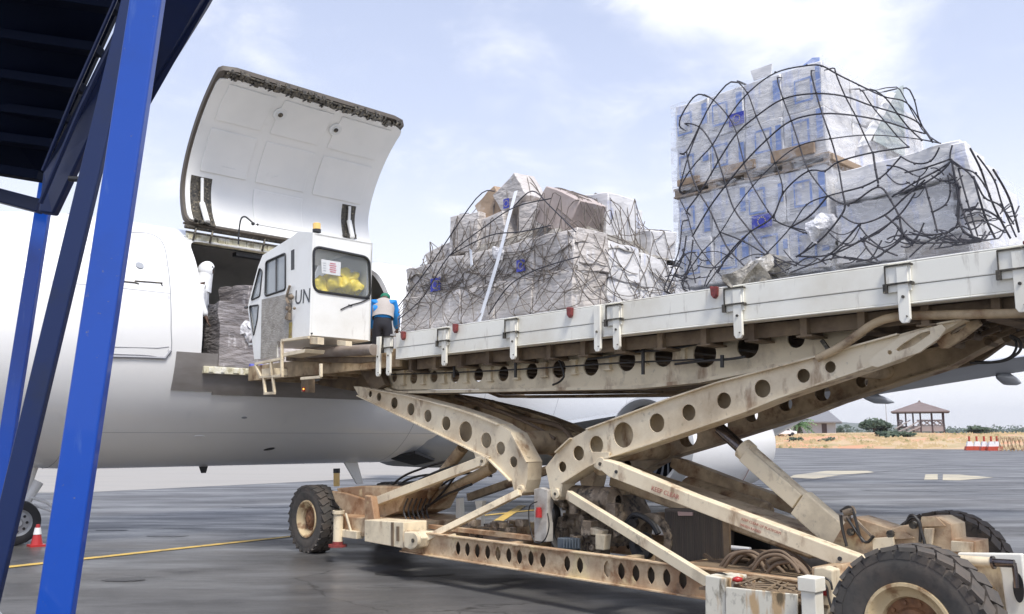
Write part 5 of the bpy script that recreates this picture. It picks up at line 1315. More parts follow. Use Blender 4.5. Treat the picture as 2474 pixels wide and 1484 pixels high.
# wooden tray between the tiers
mb = MB(); mb.box(-5.05, -3.42, NB - .02, 9.0, 4.055, 4.075); mb.box(-5.05, -3.42, NB - .02, 9.0, 3.98, 3.998)
for k in range(5): mb.box(-5.04 + k * .39, -4.95 + k * .39, NB - .01, 8.9, 3.998, 4.055)
o = mb.build('wooden_pallet', M['wood'], None, loc=F(-4.2, 8, 3.98), bevel=.004); tag(o, 'brown wooden pallet between the two tiers of the tall netted stack', 'pallet')
# tan cartons' exposed bottoms on the tray
for i, (a, w) in enumerate(((-4.86, .25), (-4.3, .35), (-3.75, .42))):
    mb = MB(); mb.box(a - w / 2, a + w / 2, NB - .045, NB - .015, 4.085, 4.15 + .02 * i)
    o = mb.build('cardboard_strip', M['box_tan'], None, loc=F(a, NB, 4.08), bevel=.004); tag(o, ['short torn brown cardboard strip at the left end of the wooden pallet', 'torn brown cardboard strip over the middle of the wooden pallet', 'longest brown cardboard strip at the right end of the wooden pallet'][i], 'cardboard strip', 'cardboard strips on the wooden pallet')
def aluplate(a0, a1, lb):
    mb = MB(); mb.box(a0, a1, 6.86, 9.25, 2.985, 3.015); o = mb.build('cargo_pallet', M['alu'], None, loc=F((a0 + a1) / 2, 8, 2.985), bevel=.004); tag(o, lb, 'cargo pallet', 'flat cargo pallets on the loader deck')
aluplate(-5.15, -2.0, 'flat aluminium cargo pallet under the tall netted stack')
aluplate(-9.65, -6.3, 'flat aluminium cargo pallet under the low heaped load beside the cab')
# diagonal white board and green wrapped tube on the side face
def bp_(name, pts, off, m, lb, cat, bev=.004):
    mb = MB(); mb.prism(pts, off); c = sum(pts, Vector()) / len(pts); o = mb.build(name, m, None, loc=c, bevel=bev); tag(o, lb, cat); return o
bp_('foam_board', [wa(2075, 355, -3.40), wa(2098, 350, -3.40), wa(2165, 225, -3.40), wa(2150, 222, -3.40)], EA * -.03, M['white'], 'long white foam board leaning across the right side of the tall stack', 'foam board')
bp_('plastic_sheet', [wa(2130, 255, -3.41), wa(2175, 208, -3.41), wa(2183, 205, -3.41), wa(2186, 380, -3.41), wa(2110, 340, -3.41)], EA * -.01, mat('grey_green_film', (.42, .47, .46), .35, layers=[((.62, .64, .63), 5, .5, .62, .7, 6)]), 'greyish green plastic film sheet on the right side of the tall stack', 'plastic sheet')
# lower right heap in front of the side face
G2 = 'cartons in the low heap right of the tall stack'
HEAP = [((-2.86, 7.25, 3.76), (.98, .55, .27), (0, -.04, 0), 'box_white', 'long shallow pale carton lying across the top of the low heap beside the tall stack'),
        ((-3.14, 7.28, 3.33), (.56, .52, .52), (0, .03, .05), 'box_white', 'film-wrapped carton at the left of the low heap, below the long carton'),
        ((-2.68, 7.27, 3.40), (.44, .5, .40), (0, -.05, -.04), 'box_white', 'rounded grey carton at the right front of the low heap'),
        ((-2.62, 7.30, 3.10), (.50, .52, .18), (0, 0, 0), 'box_grey', 'flat carton under the rounded carton at the right front of the low heap'),
        ((-2.72, 7.85, 3.70), (.52, .55, .45), (.05, .06, .03), 'box_white', 'white carton second back along the right edge of the low heap, upper'),
        ((-2.74, 8.42, 3.62), (.50, .5, .45), (-.06, .05, 0), 'box_white', 'white carton third back along the right edge of the low heap, upper'),
        ((-2.78, 8.90, 3.50), (.46, .45, .42), (.08, .02, 0), 'box_white', 'white carton at the far end of the right edge of the low heap, upper'),
        ((-2.70, 7.86, 3.24), (.52, .55, .44), (0, 0, 0), 'box_white', 'white carton second back along the right edge of the low heap, lower'),
        ((-2.70, 8.43, 3.24), (.52, .52, .44), (0, 0, 0), 'box_white', 'white carton third back along the right edge of the low heap, lower'),
        ((-2.72, 8.92, 3.20), (.48, .4, .36), (0, 0, 0), 'box_white', 'white carton at the far end of the right edge of the low heap, lower'),
        ((-2.36, 7.08, 3.58), (.13, .3, .60), (0, -.10, .1), 'box_white', 'upright white slab-like carton at the right end of the low heap'),
        ((-3.2, 8.3, 3.5), (.4, 1.3, .8), (0, 0, 0), 'box_grey', 'tall wrapped carton between the low heap and the tall stack')]
for C, s, rt, m, lb in HEAP: carton(C, s, M[m], lb, G2, rot=rt, lump=.022)
# crumpled film bags at the foot of both loads
def bag(P, r, m, lb, sx=1.3, sz=.6, sy=.28, name='film_bundle'):
    q = MB(); q.ball(P, r, sx, sy, sz, 3)
    for v in q.bm.verts: v.co += noise.noise_vector(v.co * 7) * r * .5 + noise.noise_vector(v.co * 17) * r * .25
    o = q.build(name, m, None, smooth=55, loc=P); tag(o, lb, 'plastic film', 'crumpled plastic film bundles'); return o
M['film'] = mat('white_stretch_film', (0.70, 0.70, 0.73), 0.22, layers=[((0.45, 0.45, 0.48), 6, .45, .65, .7, 8)], bump=(16, 1.0, .04))
M['filmgrey'] = mat('dirty_film', (0.33, 0.31, 0.28), 0.45, layers=[((0.16, 0.145, 0.12), 6, .45, .65, .8, 8), ((.6, .6, .6), 9, .58, .66, .7, 8)], bump=(16, 1.0, .04))
bag(wb(1990, 555, 6.93), .13, M['film'], 'bright crumpled film bundle at the foot of the stack, left of the low heap', 1.2, .9)
bag(wb(1880, 658, 6.98), .26, M['filmgrey'], 'large dirty film bundle at the bottom of the tall stack just above the side rail', 1.7, .38)

# --- left load: low heap beside the cab
G3 = 'cartons in the heaped load beside the cab'
for r in range(2):
    for c in range(5):
        a = -9.55 + .315 + c * .63; zb = 3.03 + r * .44
        if r == 1 and c == 0: s = (.60, .5, .44)
        else: s = (.62, .56, .45)
        carton((a, 7.24 + .03 * r, zb + .22), s, M['box_grey'], 'grey wrapped carton, %s row of the load beside the cab, %s from left' % (('bottom', 'upper')[r], ORD[c]), G3, rot=(rnd.uniform(-.03, .03), rnd.uniform(-.04, .04), rnd.uniform(-.05, .05)), lump=.035)
    for c in range(3):
        zb = 3.03 + r * (.42 - .03 * c)
        carton((-6.72, 7.84 + c * .56, zb + .2), (.62, .54, .44 - .05 * c * r), M['box_white'], 'pale carton, right side of the load beside the cab, %s back, %s row' % (ORD[c], ('bottom', 'upper')[r]), G3, rot=(rnd.uniform(-.06, .06), rnd.uniform(-.05, .05), 0), lump=.03)
UP = [((-8.42, 7.32, 4.22), (.50, .5, .50), (0, .03, .1), 'box_grey', 'grey carton at the left end of the second tier of the heaped load'),
      ((-7.94, 7.40, 4.16), (.46, .5, .46), (0, -.08, 0), 'box_grey', 'wrapped carton in the middle of the second tier of the heaped load'),
      ((-8.10, 7.40, 4.56), (.40, .36, .34), (.1, -.52, .1), 'box_tan', 'small tilted brown-edged carton left of the top of the heaped load'),
      ((-7.70, 7.40, 4.62), (.44, .38, .36), (.1, -.50, .0), 'box_grey', 'small tilted grey carton at the very top of the heaped load'),
      ((-7.40, 7.50, 4.22), (.40, .45, .50), (0, .1, .1), 'box_grey', 'carton behind the white strap in the heaped load'),
      ((-6.86, 7.42, 4.26), (.52, .6, .42), (.12, .50, .22), 'box_tanlight', 'large tilted pinkish carton overhanging the front of the heaped load'),
      ((-7.00, 8.10, 4.28), (.72, .55, .60), (0, .08, 0), 'box_white', 'white carton behind the tilted pinkish carton on the heaped load'),
      ((-7.35, 8.75, 4.32), (.60, .55, .62), (0, .05, .1), 'box_white', 'white carton at the back right of the heaped load'),
      ((-6.62, 7.30, 3.74), (.44, .5, .40), (0, -.06, 0), 'box_grey', 'wrapped carton under the tilted pinkish carton')]
UP += [((-9.02, 7.38, 4.02), (.50, .46, .26), (.05, -.22, .1), 'box_grey', 'low tilted grey carton at the far left shoulder of the heaped load'),
       ((-8.80, 8.0, 4.10), (.6, .6, .4), (0, -.1, 0), 'box_grey', 'grey carton behind the far left shoulder of the heaped load'),
       ((-6.62, 8.62, 4.02), (.42, .5, .34), (.1, .15, 0), 'box_white', 'small white carton low on the back right of the heaped load')]
M['box_tanlight'] = mat('pinkish_grey_carton', (0.50, 0.42, 0.39), 0.55, layers=[((0.38, 0.31, 0.28), 4, .45, .7, .6, 6), ((.6, .56, .55), 7, .55, .7, .5, 6)], bump=(8, .4, .02))
for C, s, rt, m, lb in UP: carton(C, s, M[m], lb, G3, rot=rt, lump=.02)
heap = MB(); bm = heap.bm        # loose mass of film and netting filling the middle of the load
rg = []
for i in range(33):
    a = -9.5 + 3.1 * i / 32; row = []
    for j in range(17):
        b = 7.0 + 2.0 * j / 16
        e = min((a + 9.5) / 1.4, (-6.4 - a) / .5, 1.0); e2 = min((b - 7.0) / .4, (9.0 - b) / .7, 1)
        z = 3.78 + .42 * max(0, e) ** .7 * max(0, e2) ** .6 + .09 * noise.noise(Vector((a * 3, b * 3, 1))) + .05 * noise.noise(Vector((a * 8, b * 8, 1)))
        row.append(bm.verts.new(F(a, b, z)))
    rg.append(row)
for A, B in zip(rg, rg[1:]):
    for j in range(16): bm.faces.new((A[j], B[j], B[j + 1], A[j + 1]))
o = heap.build('film_cover', M['filmgrey'], None, smooth=60, loc=F(-8, 8, 3.8)); tag(o, 'crumpled dirty plastic film cover over the lower cartons of the heaped load', 'plastic film')
bag(wb(1205, 610, 6.93), .10, M['film'], 'small white film knot on the white strap of the heaped load', .9, .9)
# --- EU style flag stickers on the near faces
def on_carton(px, py, w, h, bpl=None):
    best = None
    for o, C, s, rt in cartons:
        bb_ = C[1] - s[1] / 2 - .02 if bpl is None else bpl
        P = wb(px, py, bb_); a, b, z = ab(P)
        if abs(a - C[0]) <= s[0] / 2 and abs(z - C[2]) <= s[2] / 2 and C[1] < 7.7:
            if best is None or C[1] < best[1][1]: best = (o, C, P)
    if best: flag(best[0], best[2], w, h)
for px, py, w, h in ((1779, 288, .165, .12), (1840, 535, .20, .125), (2135, 466, .16, .12), (1052, 688, .20, .17), (1223, 492, .10, .12), (1258, 642, .14, .14), (1440, 690, .12, .12)):
    on_carton(px, py, w, h)
# --- strap down the left load
mb = MB(); sp = bez([wb(1246, 462, 7.15), wb(1228, 530, 7.02), wb(1205, 620, 6.90), wb(1175, 720, 6.88), wb(1156, 782, 6.88)], 5)
for P, Q in zip(sp, sp[1:]): mb.bar(P, Q, .004, .055)
o = mb.build('cargo_strap', M['strap'], None, loc=sp[-1]); tag(o, 'long white strap running down the front of the heaped load', 'strap')
bp_('tape_roll_tail', [wb(1133, 600, 6.88), wb(1139, 605, 6.88), wb(1141, 640, 6.88), wb(1136, 645, 6.88)], EB * .01, M['strap'], 'short white strap tail hanging left of the long white strap', 'strap')

# --- clear stretch film round the tall stack
def film_mat():
    m = bpy.data.materials.new('clear_stretch_film'); m.use_nodes = True; t = m.node_tree; N = t.nodes; L = t.links; p = N['Principled BSDF']
    p.inputs['Base Color'].default_value = (.80, .81, .84, 1); p.inputs['Roughness'].default_value = .22
    tcn = N.new('ShaderNodeTexCoord'); mp = N.new('ShaderNodeMapping'); mp.inputs['Scale'].default_value = (3.2, 3.2, 9); mp.inputs['Rotation'].default_value = (.5, .3, .2); L.new(tcn.outputs['Object'], mp.inputs[0])
    nz = N.new('ShaderNodeTexNoise'); nz.inputs['Scale'].default_value = 1.6; nz.inputs['Detail'].default_value = 7; nz.inputs['Distortion'].default_value = 1.2; L.new(mp.outputs[0], nz.inputs['Vector'])
    mr = N.new('ShaderNodeMapRange'); mr.inputs[1].default_value = .42; mr.inputs[2].default_value = .68; mr.inputs[3].default_value = .03; mr.inputs[4].default_value = .5; L.new(nz.outputs[0], mr.inputs[0]); L.new(mr.outputs[0], p.inputs['Alpha'])
    b = N.new('ShaderNodeBump'); b.inputs['Strength'].default_value = .7; b.inputs['Distance'].default_value = .03; L.new(nz.outputs[0], b.inputs['Height']); L.new(b.outputs[0], p.inputs['Normal'])
    return m
M['clear'] = film_mat()
def film(a0, a1, b0, b1, z0, z1, lb):
    mb = MB(); bm = mb.bm; path = [(a0, b1)] + [(a0, b0 + (b1 - b0) * (1 - k / 4)) for k in range(1, 4)] + [(a0 + (a1 - a0) * k / 16, b0) for k in range(17)] + [(a1, b0 + (b1 - b0) * k / 18) for k in range(1, 19)]
    rg = []
    for j in range(13):
        z = z0 + (z1 - z0) * j / 12; row = []
        for i, (a, b) in enumerate(path):
            d = noise.noise_vector(Vector((a * 3, b * 3, z * 3))) * .012; row.append(bm.verts.new(F(a + d.x, b + d.y, z)))
        rg.append(row)
    for A, B in zip(rg, rg[1:]):
        for i in range(len(path) - 1): bm.faces.new((A[i], A[i + 1], B[i + 1], B[i]))
    o = mb.build('stretch_film', M['clear'], None, smooth=70, loc=F((a0 + a1) / 2, b0, z0)); tag(o, lb, 'stretch film', 'stretch film round the loads')
film(-5.04, -3.41, NB - .045, 9.05, 3.03, 4.93, 'clear wrinkled stretch film round the whole tall stack')
film(-3.38, -2.36, 6.95, 8.9, 3.03, 3.80, 'clear wrinkled stretch film round the low heap right of the tall stack')

# --- nets
def lerp_prof(pr, x):
    if x <= pr[0][0]: return pr[0][1]
    for (x0, y0), (x1, y1) in zip(pr, pr[1:]):
        if x <= x1: return y0 + (y1 - y0) * (x - x0) / (x1 - x0)
    return pr[-1][1]
from mathutils.bvhtree import BVHTree
def cargo_bvh():
    V, Fc = [], []
    for o in bpy.data.objects:
        if o.parent is None and o.type == 'MESH' and o.name.split('.')[0] in ('carton', 'film_cover'):
            n = len(V); V += [o.location + v.co for v in o.data.vertices]; Fc += [[n + q for q in p.vertices] for p in o.data.polygons]
    return BVHTree.FromPolygons(V, Fc)
BV = cargo_bvh()
def net(lb, a0, a1, b0, b1, m, r, dx, dzv, seed, zbase=3.02, flare=.12, tangles=(), jit=.25, cover=1.3, zmax=5.2):
    rg_ = random.Random(seed); L1 = a1 - a0; L2 = b1 - b0; S = L1 + L2; tops = {}
    def base(s):
        if s <= 0: return a0, b0 + min(-s, 1.5), -EA
        if s <= L1: return a0 + s, b0, -EB
        return a1, b0 + (s - L1), EA
    def down(P):
        h = BV.ray_cast(Vector((P.x, P.y, 7.0)), Vector((0, 0, -1)), 4.2)
        return h[0].z if h[0] is not None and h[0].z > zbase else None
    def ztop(s):
        k = round(s / .06)
        if k not in tops:
            a, b, n = base(k * .06); zs = [down(F(a, b, 0) - n * e) for e in (.16, .24)]; zs = [z for z in zs if z]
            tops[k] = max(zs) if zs else zbase + .3
        return tops[k]
    def raw(s, z):
        a, b, n = base(s); zt = ztop(s)
        if z <= zt:
            O_ = F(a, b, z) + n * .5; h = BV.ray_cast(O_, -n, 1.1); d = .5 - h[3] if h[0] is not None else -.03
            d = max(-.12, min(.25, d)) + flare * max(0, 1 - (z - zbase) / .42) ** 2
            return F(a, b, z) + n * (d + .012), n, d
        ov = z - zt; P = F(a, b, 0) - n * (ov + .02); zz = down(P)
        if zz is None: zz = zt
        zz = min(zz, zt + ov * 1.6 + .03)
        return Vector((P.x, P.y, zz + .014)), None, 0
    mb = MB(); nodes = {}
    ni = int((S + .3) / dx) + 3; nj = int((zmax - zbase) / dzv) + 6
    for i in range(-1, ni):
        for j in range(0, nj):
            s = -0.1 + (i + .5 * (j % 2)) * dx + rg_.uniform(-jit, jit) * dx * .5; z = zbase + j * dzv + rg_.uniform(-jit, jit) * dzv * (.6 if j else 0)
            nodes[i, j] = (s, z - (.07 * math.sin(s * 2.1 + seed) if j else 0))
    def strand(n0, n1):
        (s0, z0), (s1, z1) = n0, n1
        if s0 > S or s1 > S or min(s0, s1) < -.3: return
        if min(z0, z1) > ztop((s0 + s1) / 2) + cover: return
        sag = rg_.uniform(.0, .03); K = 7; R_ = []
        for k in range(K + 1):
            t = k / K; R_.append(raw(s0 + (s1 - s0) * t, max(zbase - .02, z0 + (z1 - z0) * t - sag * math.sin(math.pi * t))))
        A, B = R_[0], R_[-1]; pts = []
        for k, (P, n, d) in enumerate(R_):
            if n is not None and A[1] is not None and B[1] is not None and (A[1] - B[1]).length < .1:
                want = A[2] + (B[2] - A[2]) * k / K
                if d < want: P = P + n * (want - d) * .8
            pts.append(P)
        for _ in range(2): pts = [pts[0]] + [pts[q] * .5 + (pts[q - 1] + pts[q + 1]) * .25 for q in range(1, K)] + [pts[-1]]
        mb.tube(pts, r * rg_.uniform(.85, 1.15), 5, caps=False)
    for i in range(-1, ni - 1):
        for j in range(0, nj - 1):
            for di in ((0, -1) if j % 2 == 0 else (0, 1)):
                q = (i + di, j + 1)
                if q in nodes: strand(nodes[i, j], nodes[q])
            s_, z_ = nodes[i, j]
            if -.2 < s_ < S and z_ < ztop(s_): mb.ball(raw(s_, max(zbase, z_))[0], r * 1.6, 1, 1, 1, 1)
    for (s0, s1, z0, z1, n_) in tangles:      # bunched loose rope
        for k in range(n_):
            s = rg_.uniform(s0, s1); z = rg_.uniform(z0, z1); l = rg_.uniform(.12, .42); t0 = rg_.uniform(-.8, .8); w = rg_.uniform(.3, 1.2); pts = []
            for q in range(7):
                x = l * 2 * q / 6; zz = max(zbase, z + t0 * (x - l) - .3 * l * math.sin(math.pi * q / 6) * w); zz = min(zz, ztop(s - l + x) - .02)
                P, n, d = raw(s - l + x, zz); pts.append(P + (n if n is not None else EZ) * rg_.uniform(.0, .02))
            mb.tube(bez(pts, 3), r * rg_.uniform(.7, 1.15), 5, caps=False)
    o = mb.build('cargo_net', m, None, smooth=60, loc=F((a0 + a1) / 2, b0, zbase)); tag(o, lb, 'cargo net', 'cargo nets'); return o
NB0, NSIDE, HN, HS, HT = 6.885, -3.365, 6.875, -2.235, 3.955
def hull(px, py):
    d = ray(px, py)
    def hb(b): t = b / d.dot(EB); P = O + d * t; return P, P.dot(EA)
    def ha(a): t = a / d.dot(EA); P = O + d * t; return P, P.dot(EB)
    P, a = hb(NB0)
    if a < -3.40: return P
    Q, a2 = hb(HN)
    if a2 < HS and Q.z < HT: return Q
    if a2 >= HS:
        S_, b = ha(HS)
        if S_.z < HT - .02 and b < 9.6: return S_
    S_, b = ha(NSIDE)
    if S_.z > HT and b < 9.4: return S_
    t = (HT - CAM_H) / d.z; P = O + d * t
    return P
def q1(x, y): return ((2450 + .6535 * x) / 1.5528, (180 + .6535 * y) / 1.5528)
def traced_net(lb, lines, r, tang, seed, loc):
    g = random.Random(seed); mb = MB()
    for L in lines:
        p2 = bez([Vector((x + g.uniform(-3, 3), y + g.uniform(-3, 3), 0)) for x, y in L], 5)
        P = [hull(*q1(v.x, v.y)) for v in p2]
        for e_, (x, y) in ((0, L[0]), (-1, L[-1])):
            if x < 175 or y < 235 or (y < 330 and x < 290):
                X_ = P[e_] + (-EA * .3 if x > 1000 else EB * .35 if y < 1000 else EB * .1); P = [X_] + P if e_ == 0 else P + [X_]
        for _ in range(2): P = [P[0]] + [P[k] * .5 + (P[k - 1] + P[k + 1]) * .25 for k in range(1, len(P) - 1)] + [P[-1]]
        mb.tube(P, r * g.uniform(.85, 1.2), 6, caps=False)
        for x, y in L[1:-1]: mb.ball(hull(*q1(x, y)), r * 1.7, 1, 1, 1, 1)
    for x0, x1, y0, y1, n_, ln in tang:
        for k in range(n_):
            x, y = g.uniform(x0, x1), g.uniform(y0, y1); an = g.uniform(-.9, .5); l = ln * g.uniform(.5, 1.2); cv = g.uniform(-.5, .7) * l
            pts = [(x + l * (t - .5) * math.cos(an) * 2, y + l * (t - .5) * math.sin(an) * 2 + cv * math.sin(math.pi * t)) for t in [q / 6 for q in range(7)]]
            P = [hull(*q1(u, min(v, 1420 - (u * .165)))) for u, v in pts]; mb.tube(bez(P, 3), r * g.uniform(.6, 1.05), 5, caps=False)
    o = mb.build('cargo_net', M['rope'], None, smooth=60, loc=loc); tag(o, lb, 'cargo net', 'cargo nets')
TOWER = [
 [(140, 600), (190, 600), (265, 450), (345, 300), (460, 172)], [(152, 465), (155, 400), (228, 287), (275, 262)],
 [(135, 840), (190, 730), (265, 640), (340, 555), (430, 395), (540, 258), (700, 140), (880, 100), (965, 105), (1050, 150), (1180, 215), (1330, 285), (1450, 310), (1530, 420)],
 [(165, 960), (265, 830), (370, 650), (480, 490), (590, 390), (745, 290), (935, 260), (1100, 280), (1250, 330), (1400, 380), (1520, 430), (1600, 530)],
 [(225, 1080), (320, 920), (415, 790), (520, 655), (650, 525), (790, 420), (970, 380), (1160, 390), (1330, 425), (1470, 465), (1560, 490)],
 [(280, 1170), (385, 1060), (465, 930), (570, 790), (700, 660), (840, 560), (1015, 520), (1210, 500), (1400, 510), (1540, 530), (1650, 548)],
 [(370, 1290), (440, 1170), (560, 1050), (690, 975), (745, 825), (890, 705), (985, 710), (1060, 655), (1260, 600), (1470, 570)],
 [(500, 1330), (640, 1190), (790, 1030), (880, 900), (1000, 850), (1085, 830)],
 [(140, 840), (160, 760), (205, 610), (265, 450)],
 [(700, 140), (745, 290), (790, 420), (840, 560), (890, 705), (1000, 850)],
 [(890, 100), (935, 260), (970, 380), (1015, 520), (1060, 655), (1085, 830)],
 [(1038, 105), (1050, 150), (1100, 280), (1160, 390), (1210, 500), (1260, 600)],
 [(1180, 215), (1250, 330), (1330, 425), (1400, 510), (1470, 570)], [(1240, 225), (1330, 285), (1400, 380), (1470, 465), (1540, 530)],
 [(1455, 215), (1500, 300), (1530, 420), (1600, 540)], [(1400, 205), (1450, 310), (1520, 430), (1560, 490), (1640, 545)],
 [(275, 262), (345, 300), (430, 395), (480, 490), (520, 655), (570, 790), (660, 940), (690, 975)],
 [(460, 172), (540, 258), (590, 390), (650, 525), (700, 660), (745, 825), (690, 975), (790, 1030), (940, 1060)],
 [(155, 430), (265, 450), (340, 555), (370, 650), (415, 790), (465, 930), (560, 1050), (660, 1180), (820, 1250)],
 [(190, 600), (215, 720), (265, 830), (320, 920), (385, 1060), (440, 1170), (560, 1290)],
 [(135, 840), (190, 950), (225, 1080), (280, 1170), (370, 1290), (420, 1340)],
 [(165, 960), (150, 1150), (100, 1290), (50, 1400)], [(190, 1080), (170, 1200), (110, 1330), (70, 1410)], [(230, 1100), (205, 1250), (150, 1370)], [(150, 1150), (215, 1230), (240, 1350)], [(280, 1170), (200, 1290), (160, 1390)], [(100, 1290), (190, 1340), (210, 1390)],
 [(385, 1060), (520, 1110), (660, 1200), (760, 1290)], [(690, 985), (860, 1060), (940, 1080), (840, 1190)], [(440, 1170), (330, 1280), (290, 1370)], [(560, 1050), (400, 1230), (300, 1370)], [(660, 1180), (560, 1260), (470, 1350)]]
HEAPN = [
 [(1085, 830), (1200, 800), (1300, 750), (1350, 700), (1420, 625)], [(1420, 625), (1500, 665), (1590, 650), (1640, 570)],
 [(1370, 855), (1500, 770), (1640, 700), (1715, 645)], [(1380, 845), (1530, 790), (1640, 720), (1700, 660)], [(1440, 715), (1560, 690), (1700, 640)],
 [(1560, 780), (1580, 860), (1600, 940), (1630, 1060)], [(1600, 945), (1680, 900), (1705, 820), (1690, 730)],
 [(1080, 960), (1180, 1015), (1330, 960), (1430, 870), (1560, 760)], [(820, 1195), (1000, 1190), (1180, 1110), (1400, 980), (1500, 830)],
 [(1000, 1180), (1130, 1215), (1250, 1215), (1330, 1170), (1240, 1100), (1180, 1020)], [(1410, 960), (1440, 1080), (1560, 1120), (1750, 1115), (1880, 1115)],
 [(1420, 970), (1500, 1050), (1600, 1075), (1740, 1030), (1750, 860), (1720, 700)], [(790, 1290), (960, 1225), (1100, 1200), (1300, 1240)],
 [(1000, 850), (1120, 905), (1290, 790), (1360, 870), (1410, 960)], [(1085, 830), (1100, 905), (1080, 960), (960, 1100), (820, 1200)], [(1260, 600), (1275, 700), (1290, 780)],
 [(1000, 850), (900, 960), (790, 1030)], [(1180, 1015), (1080, 1130), (960, 1225)], [(1330, 960), (1440, 1080), (1330, 1170)],
 [(1820, 575), (1880, 700), (1930, 850), (1990, 980), (2050, 1090)], [(1860, 620), (1960, 760), (2000, 900), (2080, 1085)], [(1750, 690), (1800, 880), (1860, 1080)], [(1950, 700), (2040, 860), (2100, 1060)],
 [(1840, 740), (1900, 960), (1960, 1090)], [(1700, 640), (1830, 740), (1900, 860), (1990, 900), (2070, 1010)], [(1700, 720), (1760, 800), (1740, 960), (1790, 1060), (1900, 1105)],
 [(1710, 640), (1740, 780), (1765, 900), (1830, 1080)], [(1715, 560), (1700, 640), (1760, 690), (1850, 720), (1930, 840)], [(1780, 930), (1900, 930), (2000, 990)], [(1790, 1010), (1890, 990), (2020, 1060)],
 [(1470, 1200), (1560, 1120), (1660, 1075)], [(1290, 1220), (1200, 1110), (1290, 1060), (1410, 960)], [(1400, 1190), (1300, 1150), (1190, 1090)]]
traced_net('grey black rope net drawn tightly over the tall stack of white cartons', TOWER, .0066, [(60, 300, 1180, 1380, 12, 60), (300, 1000, 1180, 1320, 10, 90)], 3, F(-4.2, 6.9, 3.0))
traced_net('tangled dark rope net over the low heap right of the tall stack', HEAPN, .0072, [(1350, 1900, 1060, 1120, 26, 90), (1350, 1720, 700, 830, 10, 70), (1760, 2080, 900, 1080, 16, 60), (950, 1300, 1020, 1200, 7, 90)], 4, F(-2.9, 6.9, 3.0))
net('fine dusty rope net tangled over the heaped load beside the cab', -9.58, -6.39, 6.93, 9.1, M['rope_brown'], .0047, .30, .23, 21, tangles=[(.2, 3.0, 3.45, 3.85, 60), (0, 3.1, 3.05, 3.6, 30), (3.3, 5.2, 3.05, 3.7, 30)], jit=.3, zmax=4.9)
mb = MB()
for pts in ([(962, 772), (1020, 720), (1085, 618), (1175, 545), (1245, 500), (1330, 480)], [(962, 740), (1040, 640), (1150, 480), (1195, 462)], [(1085, 618), (1180, 570), (1260, 560), (1330, 545)], [(1240, 500), (1285, 462), (1330, 500), (1390, 560)], [(1180, 760), (1230, 690), (1300, 650), (1400, 620)]):
    mb.tube(bez(T(pts, 6.86), 5), .0075, 6)
o = mb.build('net_rope', M['rope'], None, smooth=60, loc=wb(1085, 618, 6.86)); tag(o, 'thick dark net edge rope sweeping diagonally up the heaped load', 'rope')

# --- wrapped cargo inside the hold
G4 = 'dark wrapped cargo inside the aircraft hold'
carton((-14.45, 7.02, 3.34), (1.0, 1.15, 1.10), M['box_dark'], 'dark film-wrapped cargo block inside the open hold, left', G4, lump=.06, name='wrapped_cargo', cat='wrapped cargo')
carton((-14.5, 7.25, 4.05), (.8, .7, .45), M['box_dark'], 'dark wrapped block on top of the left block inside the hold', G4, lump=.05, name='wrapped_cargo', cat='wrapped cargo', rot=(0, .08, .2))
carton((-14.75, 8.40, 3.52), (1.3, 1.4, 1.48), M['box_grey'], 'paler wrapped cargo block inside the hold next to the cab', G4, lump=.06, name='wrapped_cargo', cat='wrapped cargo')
bag(wa(590, 800, -14.0), .20, M['film'], 'white crumpled film bundle on the hold floor beside the cab', 1.2, .9)

